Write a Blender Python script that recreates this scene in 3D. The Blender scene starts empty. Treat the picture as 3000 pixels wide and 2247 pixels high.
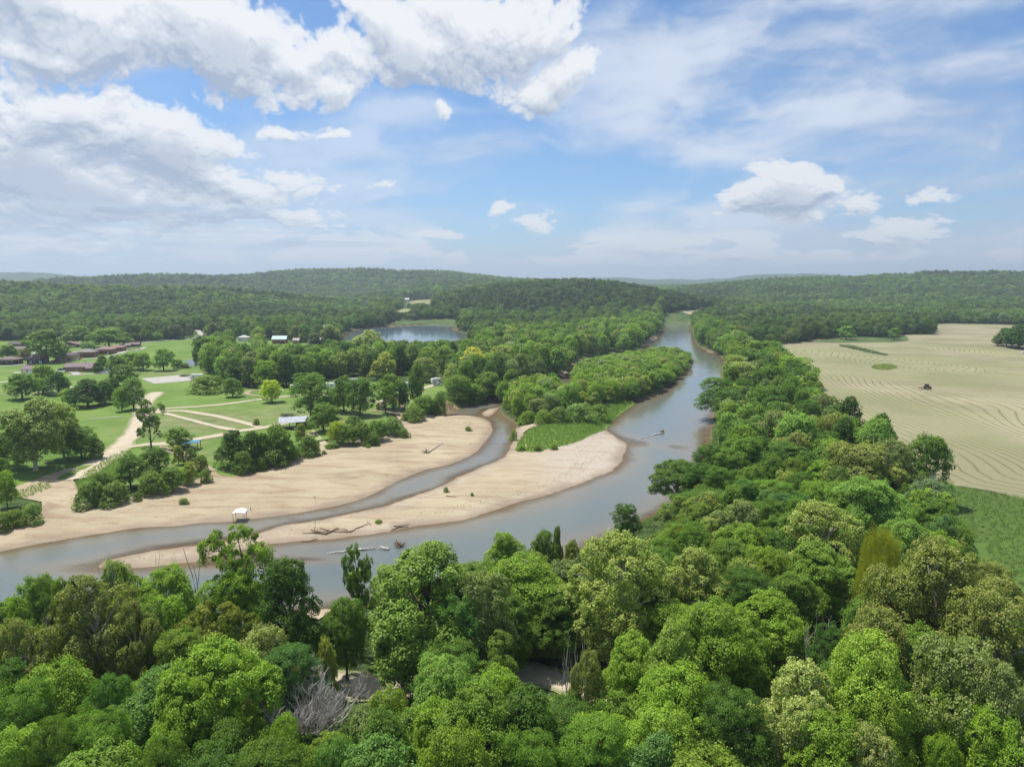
import bpy, bmesh, math, random
import numpy as np
from mathutils import Vector, Matrix, geometry
R = math.radians
S = bpy.context.scene
C = S.collection
PI = math.pi

# ------------------------------------------------------------------ camera
CAMZ, PITCH, FPX = 60.0, R(8.0), 2080.0
cd = bpy.data.cameras.new('camera'); cam = bpy.data.objects.new('camera', cd); C.objects.link(cam)
cd.sensor_width = 36.0; cd.lens = 36.0 * FPX / 3000.0
cd.clip_start = 0.5; cd.clip_end = 60000
cam.location = (0, 0, CAMZ); cam.rotation_euler = (R(90) - PITCH, 0, 0)
S.camera = cam
S.render.resolution_x, S.render.resolution_y = 1024, 766
S.view_settings.view_transform = 'Standard'; S.view_settings.look = 'None'
S.view_settings.exposure = 0.45; S.view_settings.gamma = 1.0

def ray(px, py):
    a = (px - 1500.0) / FPX; b = (1123.5 - py) / FPX
    return np.array([a, math.cos(PITCH) + b * math.sin(PITCH), -math.sin(PITCH) + b * math.cos(PITCH)])
def G(px, py, z=0.0):
    d = ray(px, py); t = (z - CAMZ) / d[2]
    return (d[0] * t, d[1] * t)
def at_depth(px, py, Y):
    d = ray(px, py); t = Y / d[1]
    return (d[0] * t, Y, CAMZ + d[2] * t)
def GP(pts, z=0.0): return [G(p[0], p[1], z) for p in pts]
def proj(x, y, z):
    dy = y; dz = z - CAMZ
    f = dy * math.cos(PITCH) - dz * math.sin(PITCH); u = dy * math.sin(PITCH) + dz * math.cos(PITCH)
    return (1500 + FPX * x / f, 1123.5 - FPX * u / f)

# ------------------------------------------------------------------ sky and sun
SUN_EL, SUN_AZ = 68.0, -58.0        # azimuth clockwise from +Y: the sun stands ahead and to the left
W = bpy.data.worlds.new('World'); S.world = W; W.use_nodes = True
nt = W.node_tree; nt.nodes.clear()
def ND(t, typ, **k):
    n = t.nodes.new(typ)
    for a, b in k.items(): setattr(n, a, b)
    return n
def MA(t, op, a, b=None, c=None, clamp=False):
    n = t.nodes.new('ShaderNodeMath'); n.operation = op; n.use_clamp = clamp
    for i, v in enumerate((a, b, c)):
        if v is None: continue
        if isinstance(v, (int, float)): n.inputs[i].default_value = v
        else: t.links.new(v, n.inputs[i])
    return n.outputs[0]
def VM(t, op, a, b=None, c=None, out=0):
    n = t.nodes.new('ShaderNodeVectorMath'); n.operation = op
    for i, v in enumerate((a, b, c)):
        if v is None: continue
        if isinstance(v, (tuple, list)): n.inputs[i].default_value = v
        else: t.links.new(v, n.inputs[i])
    return n.outputs[out]
def MR(t, v, a, b, c=0.0, d=1.0, smooth=True):
    n = t.nodes.new('ShaderNodeMapRange'); n.interpolation_type = 'SMOOTHSTEP' if smooth else 'LINEAR'
    t.links.new(v, n.inputs[0])
    for i, q in enumerate((a, b, c, d)): n.inputs[i + 1].default_value = q
    return n.outputs[0]
def NZ(t, vec, scale, detail=4, rough=0.5, dist=0.0, out=0, dim='3D'):
    n = t.nodes.new('ShaderNodeTexNoise'); n.noise_dimensions = dim
    if vec is not None: t.links.new(vec, n.inputs['Vector'])
    n.inputs['Scale'].default_value = scale; n.inputs['Detail'].default_value = detail
    n.inputs['Roughness'].default_value = rough; n.inputs['Distortion'].default_value = dist
    return n.outputs[out]
def MX(t, f, a, b, typ='RGBA', mode='MIX'):
    n = t.nodes.new('ShaderNodeMix'); n.data_type = typ
    if typ == 'RGBA': n.blend_type = mode; ia, ib, o = 6, 7, 2
    else: ia, ib, o = 2, 3, 0
    for i, v in ((0, f), (ia, a), (ib, b)):
        if isinstance(v, (int, float)): n.inputs[i].default_value = v
        elif isinstance(v, (tuple, list)): n.inputs[i].default_value = (*v[:3], 1.0)
        else: t.links.new(v, n.inputs[i])
    return n.outputs[o]

# ---- clouds: density and light masks computed from noise over azimuth and elevation
_rt = np.random.RandomState(7).rand(256, 256).astype(np.float32)
def vnoise(x, y):
    xi = np.floor(x).astype(np.int32); yi = np.floor(y).astype(np.int32)
    fx = (x - xi).astype(np.float32); fy = (y - yi).astype(np.float32)
    fx = fx * fx * fx * (fx * (fx * 6 - 15) + 10); fy = fy * fy * fy * (fy * (fy * 6 - 15) + 10)
    x0 = xi & 255; x1 = (xi + 1) & 255; y0 = yi & 255; y1 = (yi + 1) & 255
    a = _rt[y0, x0]; b = _rt[y0, x1]; c = _rt[y1, x0]; d = _rt[y1, x1]
    a += (b - a) * fx; c += (d - c) * fx
    return a + (c - a) * fy
def fbm(x, y, o=5, g=0.5, billow=False):
    s = 0.0; a = 1.0; t = 0.0
    for i in range(o):
        n = vnoise(x + 17.3 * i, y + 31.7 * i)
        if billow: n = 1.0 - np.abs(2 * n - 1) ** 0.9
        s = s + a * n; t += a; a *= g
        x, y = (x * 0.8 - y * 0.6) * 2.03, (x * 0.6 + y * 0.8) * 2.03
    return s / t
_rx = np.random.RandomState(8).rand(2, 128, 128).astype(np.float32)
def worley(x, y):
    xi = np.floor(x).astype(np.int32); yi = np.floor(y).astype(np.int32); m = np.full(x.shape, 9.0, np.float32)
    for i in (-1, 0, 1):
        for j in (-1, 0, 1):
            a = (yi + j) & 127; b = (xi + i) & 127
            dx = xi + i + _rx[0, a, b] - x; dy = yi + j + _rx[1, a, b] - y
            m = np.minimum(m, dx * dx + dy * dy)
    return 1.0 - np.minimum(m, 1.0)
def azel(px, py):
    d = ray(px, py); return (math.degrees(math.atan2(d[0], d[1])), math.degrees(math.atan2(d[2], math.hypot(d[0], d[1]))))
def sstep(a, b, x):
    t = np.clip((x - a) / (b - a), 0, 1); return t * t * (3 - 2 * t)
CUM = [(90,-20,210,85,1.15),(300,60,190,115,1.25),(480,60,170,120,1.25),(640,150,190,95,1.2),(800,215,170,85,1.2),(940,190,140,80,1.1),(560,150,250,75,1.15),(900,280,90,45,1.0),
       (1120,90,160,95,1.08),(1330,50,240,105,1.15),(1540,90,140,95,1.1),(1180,190,100,60,.8),(1300,165,200,75,1.05),(1220,240,60,50,0.65),(1640,270,130,70,.85),(1700,225,70,75,0.8),
       (200,350,110,60,1.15),(330,355,120,70,1.2),(430,420,160,85,1.2),(580,480,140,75,1.2),(700,545,120,60,1.15),(180,520,340,150,1.25),(0,480,320,180,1.2),(480,580,360,75,1.15),(870,615,150,36,0.95),
       (110,165,190,70,0.75),(2140,585,80,45,1.1),(2225,560,95,62,1.2),(2300,590,90,45,1.1),(2355,565,50,36,1.05),(2490,600,110,38,0.65),(2650,668,120,42,1.1),(2560,692,120,22,0.9),(1590,640,75,42,.65),(1490,600,70,36,.5),(910,415,110,30,.55),(1050,420,46,22,.5),(1280,325,70,34,.5),(1160,520,60,30,.4),(2110,735,110,26,.95),(1840,720,120,26,.95),(1280,685,70,24,.9),(2700,560,110,40,.5)]
VEIL = [(1850,130,420,230,1.1),(2350,90,520,200,1.3),(2850,280,450,300,1.3),(2950,600,500,260,1.2),(1350,420,260,70,0.95),(950,450,420,80,1.05),
        (150,650,900,110,1.3),(950,560,450,110,1.05),(1900,730,900,60,1.0),(2500,700,700,110,1.2),(600,760,1800,70,1.25),(2300,770,1600,70,1.2),
        (120,180,260,110,0.9),(1150,330,200,60,0.8),(60,330,350,100,1.0),(2000,400,400,80,0.75)]
def cloud_maps(w, h):
    az = np.linspace(-60, 60, w, dtype=np.float32)[None, :] + np.zeros((h, 1), np.float32)
    v = np.linspace(0, 1, h, dtype=np.float32)[:, None]; el = 90 * v * v + np.zeros((1, w), np.float32)
    k = np.log(el + 3.2) * 2.1
    X, Y = az * 0.10, k
    w1 = fbm(X * 1.3, Y * 1.3, 4) - 0.5; w2 = fbm(X * 1.3 + 50, Y * 1.3 + 9, 4) - 0.5
    aw, ew = az + w1 * 7, el + w2 * 3.5 * np.clip(el / 9, .15, 1)
    def field(lst, sm=0.35):
        acc = np.full(az.shape, -4.0, np.float32)
        for (px, py, rx, ry, a) in lst:
            u, q = azel(px, py); ru = rx / FPX * 57.3; rv = ry / FPX * 57.3
            f = a - np.sqrt(((aw - u) / ru) ** 2 + ((ew - q) / rv) ** 2)
            hh = np.clip(sm - np.abs(acc - f), 0, None); acc = np.maximum(acc, f) + hh * hh / (4 * sm)
        return acc
    F = field(CUM); V = field(VEIL, 0.5)
    V = np.maximum(V, np.where(el > 22, 0.15 + 0 * V, V))
    F = np.maximum(F, sstep(21, 27, el) * (fbm(X * 0.9 + 5, Y * 1.2, 3) - 0.5) * 3 - (1 - sstep(21, 27, el)) * 3)
    Xw, Yw = X + w1 * 0.25, Y + w2 * 0.25
    w3 = fbm(X * 5, Y * 5, 5, 0.55) - 0.5; w4 = fbm(X * 5 + 30, Y * 5 + 11, 5, 0.55) - 0.5
    b1 = fbm(Xw * 2.4, Yw * 2.4, 7, 0.52)
    p1 = worley(Xw * 2.6 + w3 * .5, Yw * 2.6 + w4 * .5); p2 = worley(Xw * 5.6 + w3, Yw * 5.6 + w4); p3 = worley(Xw * 12 + 2 * w3, Yw * 12 + 2 * w4); p4 = worley(Xw * 25 + 4 * w3, Yw * 25 + 4 * w4)
    b2 = 0.38 * p1 + 0.28 * p2 + 0.20 * p3 + 0.14 * p4
    B = (b1 - 0.5) * 1.5 + (b2 - 0.72) * 1.5
    n = fbm(az * 0.22 + w1, el * 0.62 + 40, 6, 0.55)
    band = sstep(0.7, 1.8, el) * sstep(5.6, 2.6, el)
    D = F * 0.95 + B * 0.95 - 0.06
    top = sstep(-.3, .3, F - np.roll(F, -24, 0))
    dc = sstep(0.0, 0.30, D) * np.clip(0.72 + D * 0.6, 0, 1)
    ds = sstep(0.475, 0.57, n + 0.16 * (b2 - .7)) * band
    dens = np.clip(dc + ds * (1 - dc), 0, 1)
    thick = np.clip(D, 0, 1.0) + ds * 0.4
    bank = sstep(11.5, 9.0, el) * sstep(-8, -17, az)
    lit = np.zeros_like(thick)
    for i, st in enumerate((4, 9, 16, 26, 40, 58, 80, 104)):
        lit += np.roll(np.roll(thick, -int(st * 0.7), 0), -int(st * 0.25), 1) * (1.0 / (1 + 0.06 * i))
    lit = lit / 7.0 * (1 - .5 * band)
    rel = 0.30 * (thick - np.roll(thick, -4, 0)) + 0.55 * (thick - np.roll(thick, -11, 0)) + 0.5 * (thick - np.roll(thick, -24, 0))
    L = np.exp(-(1.9 + 1.0 * bank) * lit) + 0.75 * rel
    L = np.clip(0.12 + 1.25 * L, 0, 1)
    stk = fbm(az * 0.12 + 3 + w1 * 1.2, el * 0.42 + w2, 7, 0.56)
    vt = fbm(az * 0.07 - el * 0.03 + w2, el * 0.25 + 8 + w1, 7, 0.56)
    dv = sstep(-0.25, 1.2, V + (stk - 0.5) * 1.4 + (vt - 0.5) * 2.6) * (0.66 + 0.26 * sstep(0, 12, az))
    vs = np.clip(sstep(0.30, 0.68, vt * 0.6 + stk * 0.4) * 0.9 + 0.35 * sstep(3.5, 1.0, el), 0, 1)
    lay = sstep(0.50, 0.66, fbm(az * 0.035 + 2, el * 1.15 + 3, 4, 0.5)) * sstep(6.2, 4.6, el) * sstep(1.6, 2.8, el) * sstep(4, -14, az)
    vs = vs * (1 - 0.85 * lay); dv = np.maximum(dv, lay * 0.85)
    dens = dens * (1 - 0.6 * lay)
    return dens, L, dv, vs
def build_sky():
    t = nt; w, h = 2400, 1200
    m = cloud_maps(w, h)
    im = bpy.data.images.new('cloud_masks', w, h, alpha=True, float_buffer=True, is_data=True)
    im.pixels.foreach_set(np.stack(m, -1).astype(np.float32).ravel())
    sky = ND(t, 'ShaderNodeTexSky', sky_type='NISHITA', sun_disc=False)
    sky.sun_elevation = R(SUN_EL); sky.sun_rotation = R(SUN_AZ); sky.altitude = 200
    sky.air_density = 1.0; sky.dust_density = 0.4; sky.ozone_density = 2.6
    tc = ND(t, 'ShaderNodeTexCoord'); sep = ND(t, 'ShaderNodeSeparateXYZ'); t.links.new(tc.outputs['Generated'], sep.inputs[0])
    az = MA(t, 'MULTIPLY', MA(t, 'ARCTAN2', sep.outputs[0], sep.outputs[1]), 57.2958)
    el = MA(t, 'MULTIPLY', MA(t, 'ARCSINE', sep.outputs[2]), 57.2958)
    elc = MA(t, 'MAXIMUM', el, 0.0)
    cmb = ND(t, 'ShaderNodeCombineXYZ')
    t.links.new(MA(t, 'MULTIPLY_ADD', az, 1 / 120.0, 0.5), cmb.inputs[0])
    t.links.new(MA(t, 'SQRT', MA(t, 'DIVIDE', elc, 90.0)), cmb.inputs[1])
    tex = ND(t, 'ShaderNodeTexImage', extension='MIRROR', interpolation='Cubic'); tex.image = im; t.links.new(cmb.outputs[0], tex.inputs[0])
    sc = ND(t, 'ShaderNodeSeparateColor'); t.links.new(tex.outputs[0], sc.inputs[0])
    K = 1.0 / SKYK
    ccol = MX(t, sc.outputs[1], tuple(K * v for v in CL_GREY), tuple(K * v for v in CL_WHITE))
    vcol = MX(t, tex.outputs[1], tuple(K * v for v in VL_DARK), tuple(K * v for v in VL_LIGHT))
    base = MX(t, 1.0, sky.outputs[0], SKY_TINT, mode='MULTIPLY')
    s1 = MX(t, sc.outputs[2], base, vcol)
    s2 = MX(t, sc.outputs[0], s1, ccol)
    s3 = MX(t, MR(t, el, 5.5, -0.3, 0.0, 0.42, False), s2, tuple(K * v for v in HZ_COL))
    bg = ND(t, 'ShaderNodeBackground'); t.links.new(s3, bg.inputs[0]); bg.inputs[1].default_value = SKYK
    out = ND(t, 'ShaderNodeOutputWorld'); t.links.new(bg.outputs[0], out.inputs[0])
CL_GREY, CL_WHITE = (0.27, 0.33, 0.44), (0.655, 0.67, 0.69)
VL_DARK, VL_LIGHT = (0.31, 0.385, 0.52), (0.54, 0.595, 0.68)
SKY_TINT, HZ_COL = (0.60, 0.81, 1.00), (0.42, 0.49, 0.575)
SKYK = 0.10
build_sky()
W.cycles.sampling_method = 'MANUAL'; W.cycles.sample_map_resolution = 512

sd_ = bpy.data.lights.new('sun', 'SUN'); sd_.energy = 4.6; sd_.angle = R(0.6); sd_.color = (1.0, 0.955, 0.88)
sun = bpy.data.objects.new('sun', sd_); C.objects.link(sun)
sv = Vector((math.sin(R(SUN_AZ)) * math.cos(R(SUN_EL)), math.cos(R(SUN_AZ)) * math.cos(R(SUN_EL)), math.sin(R(SUN_EL))))
sun.rotation_euler = sv.to_track_quat('Z', 'Y').to_euler(); sun.location = (0, 0, 300)
cy = S.cycles
cy.max_bounces = 5; cy.diffuse_bounces = 2; cy.glossy_bounces = 2; cy.transmission_bounces = 3; cy.transparent_max_bounces = 6
cy.volume_bounces = 0; cy.caustics_reflective = False; cy.caustics_refractive = False
cy.use_denoising = True
try: cy.denoiser = 'OPENIMAGEDENOISE'; cy.denoising_prefilter = 'ACCURATE'
except Exception: pass
# ------------------------------------------------------------------ tagging and mesh helpers
def tag(o, label=None, cat=None, group=None, kind=None):
    if label: o['label'] = label
    if cat: o['category'] = cat
    if group: o['group'] = group
    if kind: o['kind'] = kind
    return o
def mesh(name, V, F, mats, attrs=None, smooth=False, parent=None, midx=None):
    me = bpy.data.meshes.new(name); V = np.asarray(V, np.float32)
    F = np.asarray(F, np.int32); n = F.shape[1]
    me.vertices.add(len(V)); me.vertices.foreach_set('co', V.ravel())
    me.loops.add(F.size); me.loops.foreach_set('vertex_index', F.ravel())
    me.polygons.add(len(F)); me.polygons.foreach_set('loop_start', np.arange(0, F.size, n, dtype=np.int32))
    try: me.polygons.foreach_set('loop_total', np.full(len(F), n, np.int32))
    except Exception: pass
    if midx is not None: me.polygons.foreach_set('material_index', np.asarray(midx, np.int32))
    me.polygons.foreach_set('use_smooth', np.full(len(F), smooth))
    for k, a in (attrs or {}).items():
        at = me.attributes.new(k, 'FLOAT', 'POINT'); at.data.foreach_set('value', np.asarray(a, np.float32))
    me.update(calc_edges=True)
    for m in (mats if isinstance(mats, (list, tuple)) else [mats]): me.materials.append(m)
    o = bpy.data.objects.new(name, me); C.objects.link(o)
    if parent is not None: o.parent = parent
    return o
def empty(name, loc, rz=0.0):
    o = bpy.data.objects.new(name, None); C.objects.link(o); o.location = loc; o.rotation_euler = (0, 0, rz)
    o.empty_display_size = 0.5
    return o
class MB:
    """collects boxes, prisms and tubes and builds ONE mesh object"""
    def __init__(s): s.v = []; s.f = []; s.m = []; s.k = 0
    def add(s, vs, fs):
        b = len(s.v); s.v += [tuple(p) for p in vs]; s.f += [tuple(i + b for i in f) for f in fs]; s.m += [s.k] * len(fs); return s
    def box(s, x0, x1, y0, y1, z0, z1):
        return s.add([(x0,y0,z0),(x1,y0,z0),(x1,y1,z0),(x0,y1,z0),(x0,y0,z1),(x1,y0,z1),(x1,y1,z1),(x0,y1,z1)],
                     [(0,3,2,1),(4,5,6,7),(0,1,5,4),(1,2,6,5),(2,3,7,6),(3,0,4,7)])
    def loft(s, rings, cap=True):
        n = len(rings[0]); vs = [p for r in rings for p in r]; fs = []
        for i in range(len(rings) - 1):
            for j in range(n): k = (j + 1) % n; fs.append((i*n+j, i*n+k, (i+1)*n+k, (i+1)*n+j))
        if cap: fs.append(tuple(range(n))[::-1]); fs.append(tuple(range((len(rings)-1)*n, len(rings)*n)))
        return s.add(vs, fs)
    def tube(s, pts, rad, n=6):
        pts = [Vector(p) for p in pts]; rings = []
        if isinstance(rad, (int, float)): rad = [rad] * len(pts)
        for i, p in enumerate(pts):
            d = (pts[min(i+1, len(pts)-1)] - pts[max(i-1, 0)]).normalized()
            a = d.orthogonal().normalized() if abs(d.z) < .95 else Vector((1,0,0)).cross(d).normalized()
            if abs(d.z) < .95: a = d.cross(Vector((0,0,1))).normalized()
            b = d.cross(a)
            rings.append([p + (a*math.cos(2*PI*j/n) + b*math.sin(2*PI*j/n)) * rad[i] for j in range(n)])
        return s.loft(rings)
    def prism(s, prof, x0, x1, axis='x'):
        if axis == 'x': r = [[(x, a, b) for a, b in prof] for x in (x0, x1)]
        else: r = [[(a, x, b) for a, b in prof] for x in (x0, x1)]
        return s.loft(r)
    def build(s, name, mats, parent=None):
        me = bpy.data.meshes.new(name); me.from_pydata(s.v, [], s.f)
        for m in (mats if isinstance(mats, (list, tuple)) else [mats]): me.materials.append(m)
        me.polygons.foreach_set('material_index', s.m)
        bm = bmesh.new(); bm.from_mesh(me); bmesh.ops.recalc_face_normals(bm, faces=bm.faces); bm.to_mesh(me); bm.free()
        o = bpy.data.objects.new(name, me); C.objects.link(o)
        if parent is not None: o.parent = parent
        return o

# ------------------------------------------------------------------ geometry of outlines
def seg_dist(X, Y, poly, closed=True):
    P = np.asarray(poly, np.float64); n = len(P); D = np.full(X.shape, 1e18)
    for i in range(n if closed else n - 1):
        ax, ay = P[i]; bx, by = P[(i + 1) % n]; dx, dy = bx - ax, by - ay
        t = np.clip(((X - ax) * dx + (Y - ay) * dy) / (dx * dx + dy * dy + 1e-12), 0, 1)
        D = np.minimum(D, (X - ax - t * dx) ** 2 + (Y - ay - t * dy) ** 2)
    return np.sqrt(D)
def inside(X, Y, poly):
    P = np.asarray(poly, np.float64); n = len(P); c = np.zeros(X.shape, bool)
    for i in range(n):
        ax, ay = P[i]; bx, by = P[(i + 1) % n]
        if ay == by: continue
        m = ((ay > Y) != (by > Y)) & (X < (bx - ax) * (Y - ay) / (by - ay) + ax); c ^= m
    return c
def sdist(X, Y, poly):      # negative inside
    d = seg_dist(X, Y, poly); return np.where(inside(X, Y, poly), -d, d)
def smooth_poly(P, closed=True, step=6.0, jit=0.0, seed=0):
    P = [np.array(p[:2], float) for p in P]; n = len(P); out = []
    for i in range(n if closed else n - 1):
        p0 = P[(i-1) % n] if closed or i > 0 else P[i]; p1 = P[i]; p2 = P[(i+1) % n]; p3 = P[(i+2) % n] if closed or i + 2 < n else p2
        L = np.linalg.norm(p2 - p1); k = max(1, int(L / step)); k = min(k, 40)
        for j in range(k):
            t = j / k
            out.append(0.5 * (2*p1 + (p2-p0)*t + (2*p0-5*p1+4*p2-p3)*t*t + (3*p1-p0-3*p2+p3)*t**3))
    if not closed: out.append(P[-1])
    out = np.array(out)
    if jit > 0:
        s = seed * 13.7
        out[:, 0] += (fbm(out[:, 0] / 9 + s, out[:, 1] / 9, 3) - .5) * jit * 2; out[:, 1] += (fbm(out[:, 0] / 9 + 40, out[:, 1] / 9 + s, 3) - .5) * jit * 2
    return out
def at_water(pts): return GP(pts, 0.0)

RIVER_OUT = [(-420,1690),(-150,1640),(0,1613),(102,1591),(186,1577),(322,1557),(407,1542),(509,1540),(610,1530),(678,1528),(750,1516),(802,1509),(920,1492),(1039,1465),(1090,1448),(1141,1421),(1175,1401),(1242,1377),(1310,1360),(1371,1336),(1412,1303),(1439,1262),(1429,1238),(1398,1223),(1344,1218),(1307,1223),(1276,1220),(1282,1214),(1320,1204),(1347,1196),(1390,1185),(1430,1178),(1473,1167),(1540,1140),(1600,1126),(1640,1112),(1652,1098),(1672,1075),(1700,1062),(1780,1045),(1840,1034),(1879,1026),(1886,1006),(1905,1001),(1922,993),(1935,965),(1940,954),(1950,947),(2027,947),(2026,955),(2032,975),(2045,1012),(2075,1026),(2100,1036),(2122,1055),(2136,1080),(2135,1110),(2120,1160),(2095,1215),(2080,1270),(2078,1310),(2062,1360),(2035,1420),(1990,1470),(1930,1500),(1880,1525),(1800,1570),(1650,1640),(1450,1705),(1250,1750),(1100,1780),(1000,1785),(930,1792),(700,1815),(400,1850),(0,1880),(-420,1960)]
ISLAND = [(300,1651),(340,1638),(380,1628),(452,1613),(624,1595),(751,1567),(836,1540),(954,1526),(1039,1504),(1124,1486),(1209,1455),(1293,1425),(1378,1387),(1427,1365),(1465,1350),(1492,1327),(1504,1300),(1513,1273),(1511,1246),(1500,1235),(1470,1215),(1462,1195),(1470,1175),(1500,1158),(1560,1150),(1620,1140),(1665,1127),(1680,1095),(1710,1075),(1790,1058),(1850,1048),(1900,1037),(1950,1028),(2000,1034),(2027,1058),(2015,1075),(1990,1100),(1965,1123),(1943,1145),(1910,1160),(1864,1174),(1830,1200),(1799,1225),(1788,1239),(1769,1257),(1800,1280),(1830,1307),(1822,1330),(1815,1350),(1784,1380),(1688,1419),(1596,1450),(1504,1473),(1465,1488),(1350,1519),(1209,1540),(1107,1560),(937,1577),(802,1587),(633,1622),(452,1654),(370,1661),(320,1660)]
ISLET = [(1412,1212),(1428,1199),(1448,1196),(1462,1193),(1452,1206),(1432,1222),(1420,1220)]
LAKE = [(960,1012),(985,994),(1015,975),(1062,964),(1152,957),(1242,951),(1315,951),(1345,957),(1322,964),(1375,978),(1376,990),(1300,1006),(1188,1014),(1050,1018)]
POND = [(541,1074),(548,1058),(574,1057),(580,1074),(560,1079)]
river_p = smooth_poly(at_water(RIVER_OUT), step=5, jit=1.0)
island_p = smooth_poly(at_water(ISLAND), step=4, jit=1.0, seed=2)
islet_p = smooth_poly(at_water(ISLET), step=3, jit=.6, seed=3)
lake_p = smooth_poly(at_water(LAKE), step=14, jit=2.0, seed=4)
pond_p = smooth_poly(GP(POND, 1.2), step=4, jit=.5, seed=5)
# sand, in photo pixels
BEACH = [(-420,1700),(-420,1580),(-100,1570),(0,1552),(60,1536),(128,1512),(122,1484),(60,1470),(-40,1478),(-60,1452),(20,1446),(60,1436),(130,1410),(200,1385),(262,1378),(240,1396),(217,1421),(230,1441),(224,1465),(251,1482),(339,1479),(424,1462),(481,1448),(576,1418),(620,1401),(627,1384),(600,1370),(560,1340),(470,1330),(478,1312),(520,1318),(560,1350),(610,1376),(644,1387),(700,1388),(746,1380),(819,1367),(870,1353),(917,1340),(934,1323),(928,1300),(885,1288),(890,1268),(925,1272),(958,1309),(995,1312),(1039,1300),(1107,1296),(1151,1282),(1188,1276),(1180,1250),(1148,1212),(1163,1206),(1185,1228),(1209,1236),(1239,1231),(1255,1219),(1276,1216),(1300,1226),(1344,1219),(1398,1223),(1429,1238),(1439,1262),(1412,1303),(1371,1336),(1310,1360),(1242,1377),(1175,1401),(1141,1421),(1090,1448),(1039,1465),(920,1492),(802,1509),(750,1516),(678,1528),(610,1530),(509,1540),(407,1542),(322,1557),(186,1577),(102,1591),(0,1613)]
BAR = [(300,1653),(310,1646),(340,1638),(380,1628),(452,1613),(624,1595),(751,1567),(836,1540),(954,1526),(1039,1504),(1124,1486),(1209,1455),(1293,1425),(1378,1387),(1427,1365),(1465,1350),(1492,1327),(1504,1300),(1511,1278),(1520,1300),(1525,1318),(1560,1322),(1620,1314),(1665,1306),(1700,1292),(1735,1272),(1769,1257),(1800,1280),(1830,1307),(1822,1330),(1815,1350),(1784,1380),(1688,1419),(1596,1450),(1504,1473),(1465,1488),(1350,1519),(1209,1540),(1107,1560),(937,1577),(802,1587),(633,1622),(452,1654),(370,1661),(320,1660)]
SAND_B = [(1506,1268),(1512,1248),(1530,1250),(1580,1246),(1610,1240),(1590,1252),(1550,1262),(1528,1275),(1515,1285)]
SAND_C = [(1886,1004),(1900,985),(1926,988),(1924,996),(1908,1006)]
SAND_D = [(1946,1040),(1958,1036),(1972,1045),(1962,1062),(1950,1060)]
SAND_E = [(1628,1092),(1655,1072),(1690,1052),(1712,1055),(1690,1068),(1672,1088),(1655,1102)]
SAND_F = [(890,1835),(905,1800),(950,1788),(975,1795),(965,1820),(930,1850)]
MOUND_XY = G(1310, 1190, 2)

# ------------------------------------------------------------------ hills: ridges read off the skyline, each at its own distance
def ridge_pts(lst, can=14.0):
    return [(*at_depth(px, py, Y)[:2], at_depth(px, py, Y)[2] - can, w) for (px, py, Y, w) in lst]
RIDGES = [
 [(-500,800,1150,300),(-250,815,1250,320),(0,826,1300,330),(250,840,1330,300),(500,841,1400,270),(620,852,1450,230),(750,872,1450,190),(860,889,1450,140)],
 [(250,822,2500,300),(339,822,2500,300),(424,813,2500,300),(560,816,2500,300),(627,822,2700,300)],
 [(560,828,3000,500),(700,819,3000,500),(845,808,3000,520),(931,798,3000,540),(1054,797,3000,540),(1116,805,3000,540),(1188,802,3000,540),(1260,802,3000,520),(1315,808,3000,500),(1423,818,3000,450)],
 [(1440,820,2100,300),(1517,817,2050,300),(1640,816,2000,280),(1685,817,1950,240),(1720,828,1900,200),(1785,856,1850,180),(1864,880,1800,120)],
 [(1330,888,1550,170),(1480,852,1500,240),(1600,823,1450,260),(1690,816,1420,240),(1750,827,1360,200),(1820,858,1260,160),(1880,896,1120,110),(1914,935,980,65)],
 [(2060,868,1900,200),(2181,836,2200,350),(2271,825,2300,450),(2407,818,2350,500),(2542,813,2300,520),(2678,810,2300,560),(2769,804,2350,600),(2859,808,2300,600),(3000,805,2350,620),(3400,798,2300,620)],
 [(1700,842,3600,350),(2000,840,3600,350),(2250,838,3500,350)],
]
FAR = [
 [(1500,826,6500,900),(1720,824,6500,900),(1900,825,6500,900),(2080,825,6500,900),(2200,824,6200,900),(2315,814,6000,900),(2400,817,6000,900),(2600,821,6000,900),(3000,816,6000,900),(3600,812,6000,900)],
 [(1722,824,10500,500),(1762,817,10500,900),(1800,818,10500,900),(1850,826,10500,400)],
 [(-700,806,5200,800),(-300,812,5200,800),(112,812,5200,800),(237,818,5200,700),(339,819,5200,700),(700,823,5200,700),(1000,823,5200,700),(1500,825,5200,700)],
]
def hills(X, Y):
    out = np.zeros(X.shape)
    for rg, can in [(r, 15.0) for r in RIDGES] + [(r, 4.0) for r in FAR]:
        P = ridge_pts(rg, can); best = np.zeros(X.shape)
        for i in range(len(P) - 1):
            ax, ay, ah, aw = P[i]; bx, by, bh, bw = P[i + 1]; dx, dy = bx - ax, by - ay
            t = np.clip(((X - ax) * dx + (Y - ay) * dy) / (dx * dx + dy * dy), 0, 1)
            d = np.hypot(X - ax - t * dx, Y - ay - t * dy); w = aw + (bw - aw) * t
            best = np.maximum(best, (ah + (bh - ah) * t) * np.exp(-(d / w) ** 2))
        out = out + best ** 4
    h = out ** 0.25
    rr = np.hypot(X, Y)
    n = fbm(X / 420.0 + 3, Y / 420.0 + 9, 4) - 0.5
    h = h * (1 + 0.30 * n) + 10 * n * np.clip((rr - 2500) / 2500, 0, 1)
    h = np.where(rr > 3600, h + np.clip((rr - 3600) / 3000, 0, 1) * 22 * (0.6 + n), h)
    return np.maximum(h - 1.5, 0)
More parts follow.
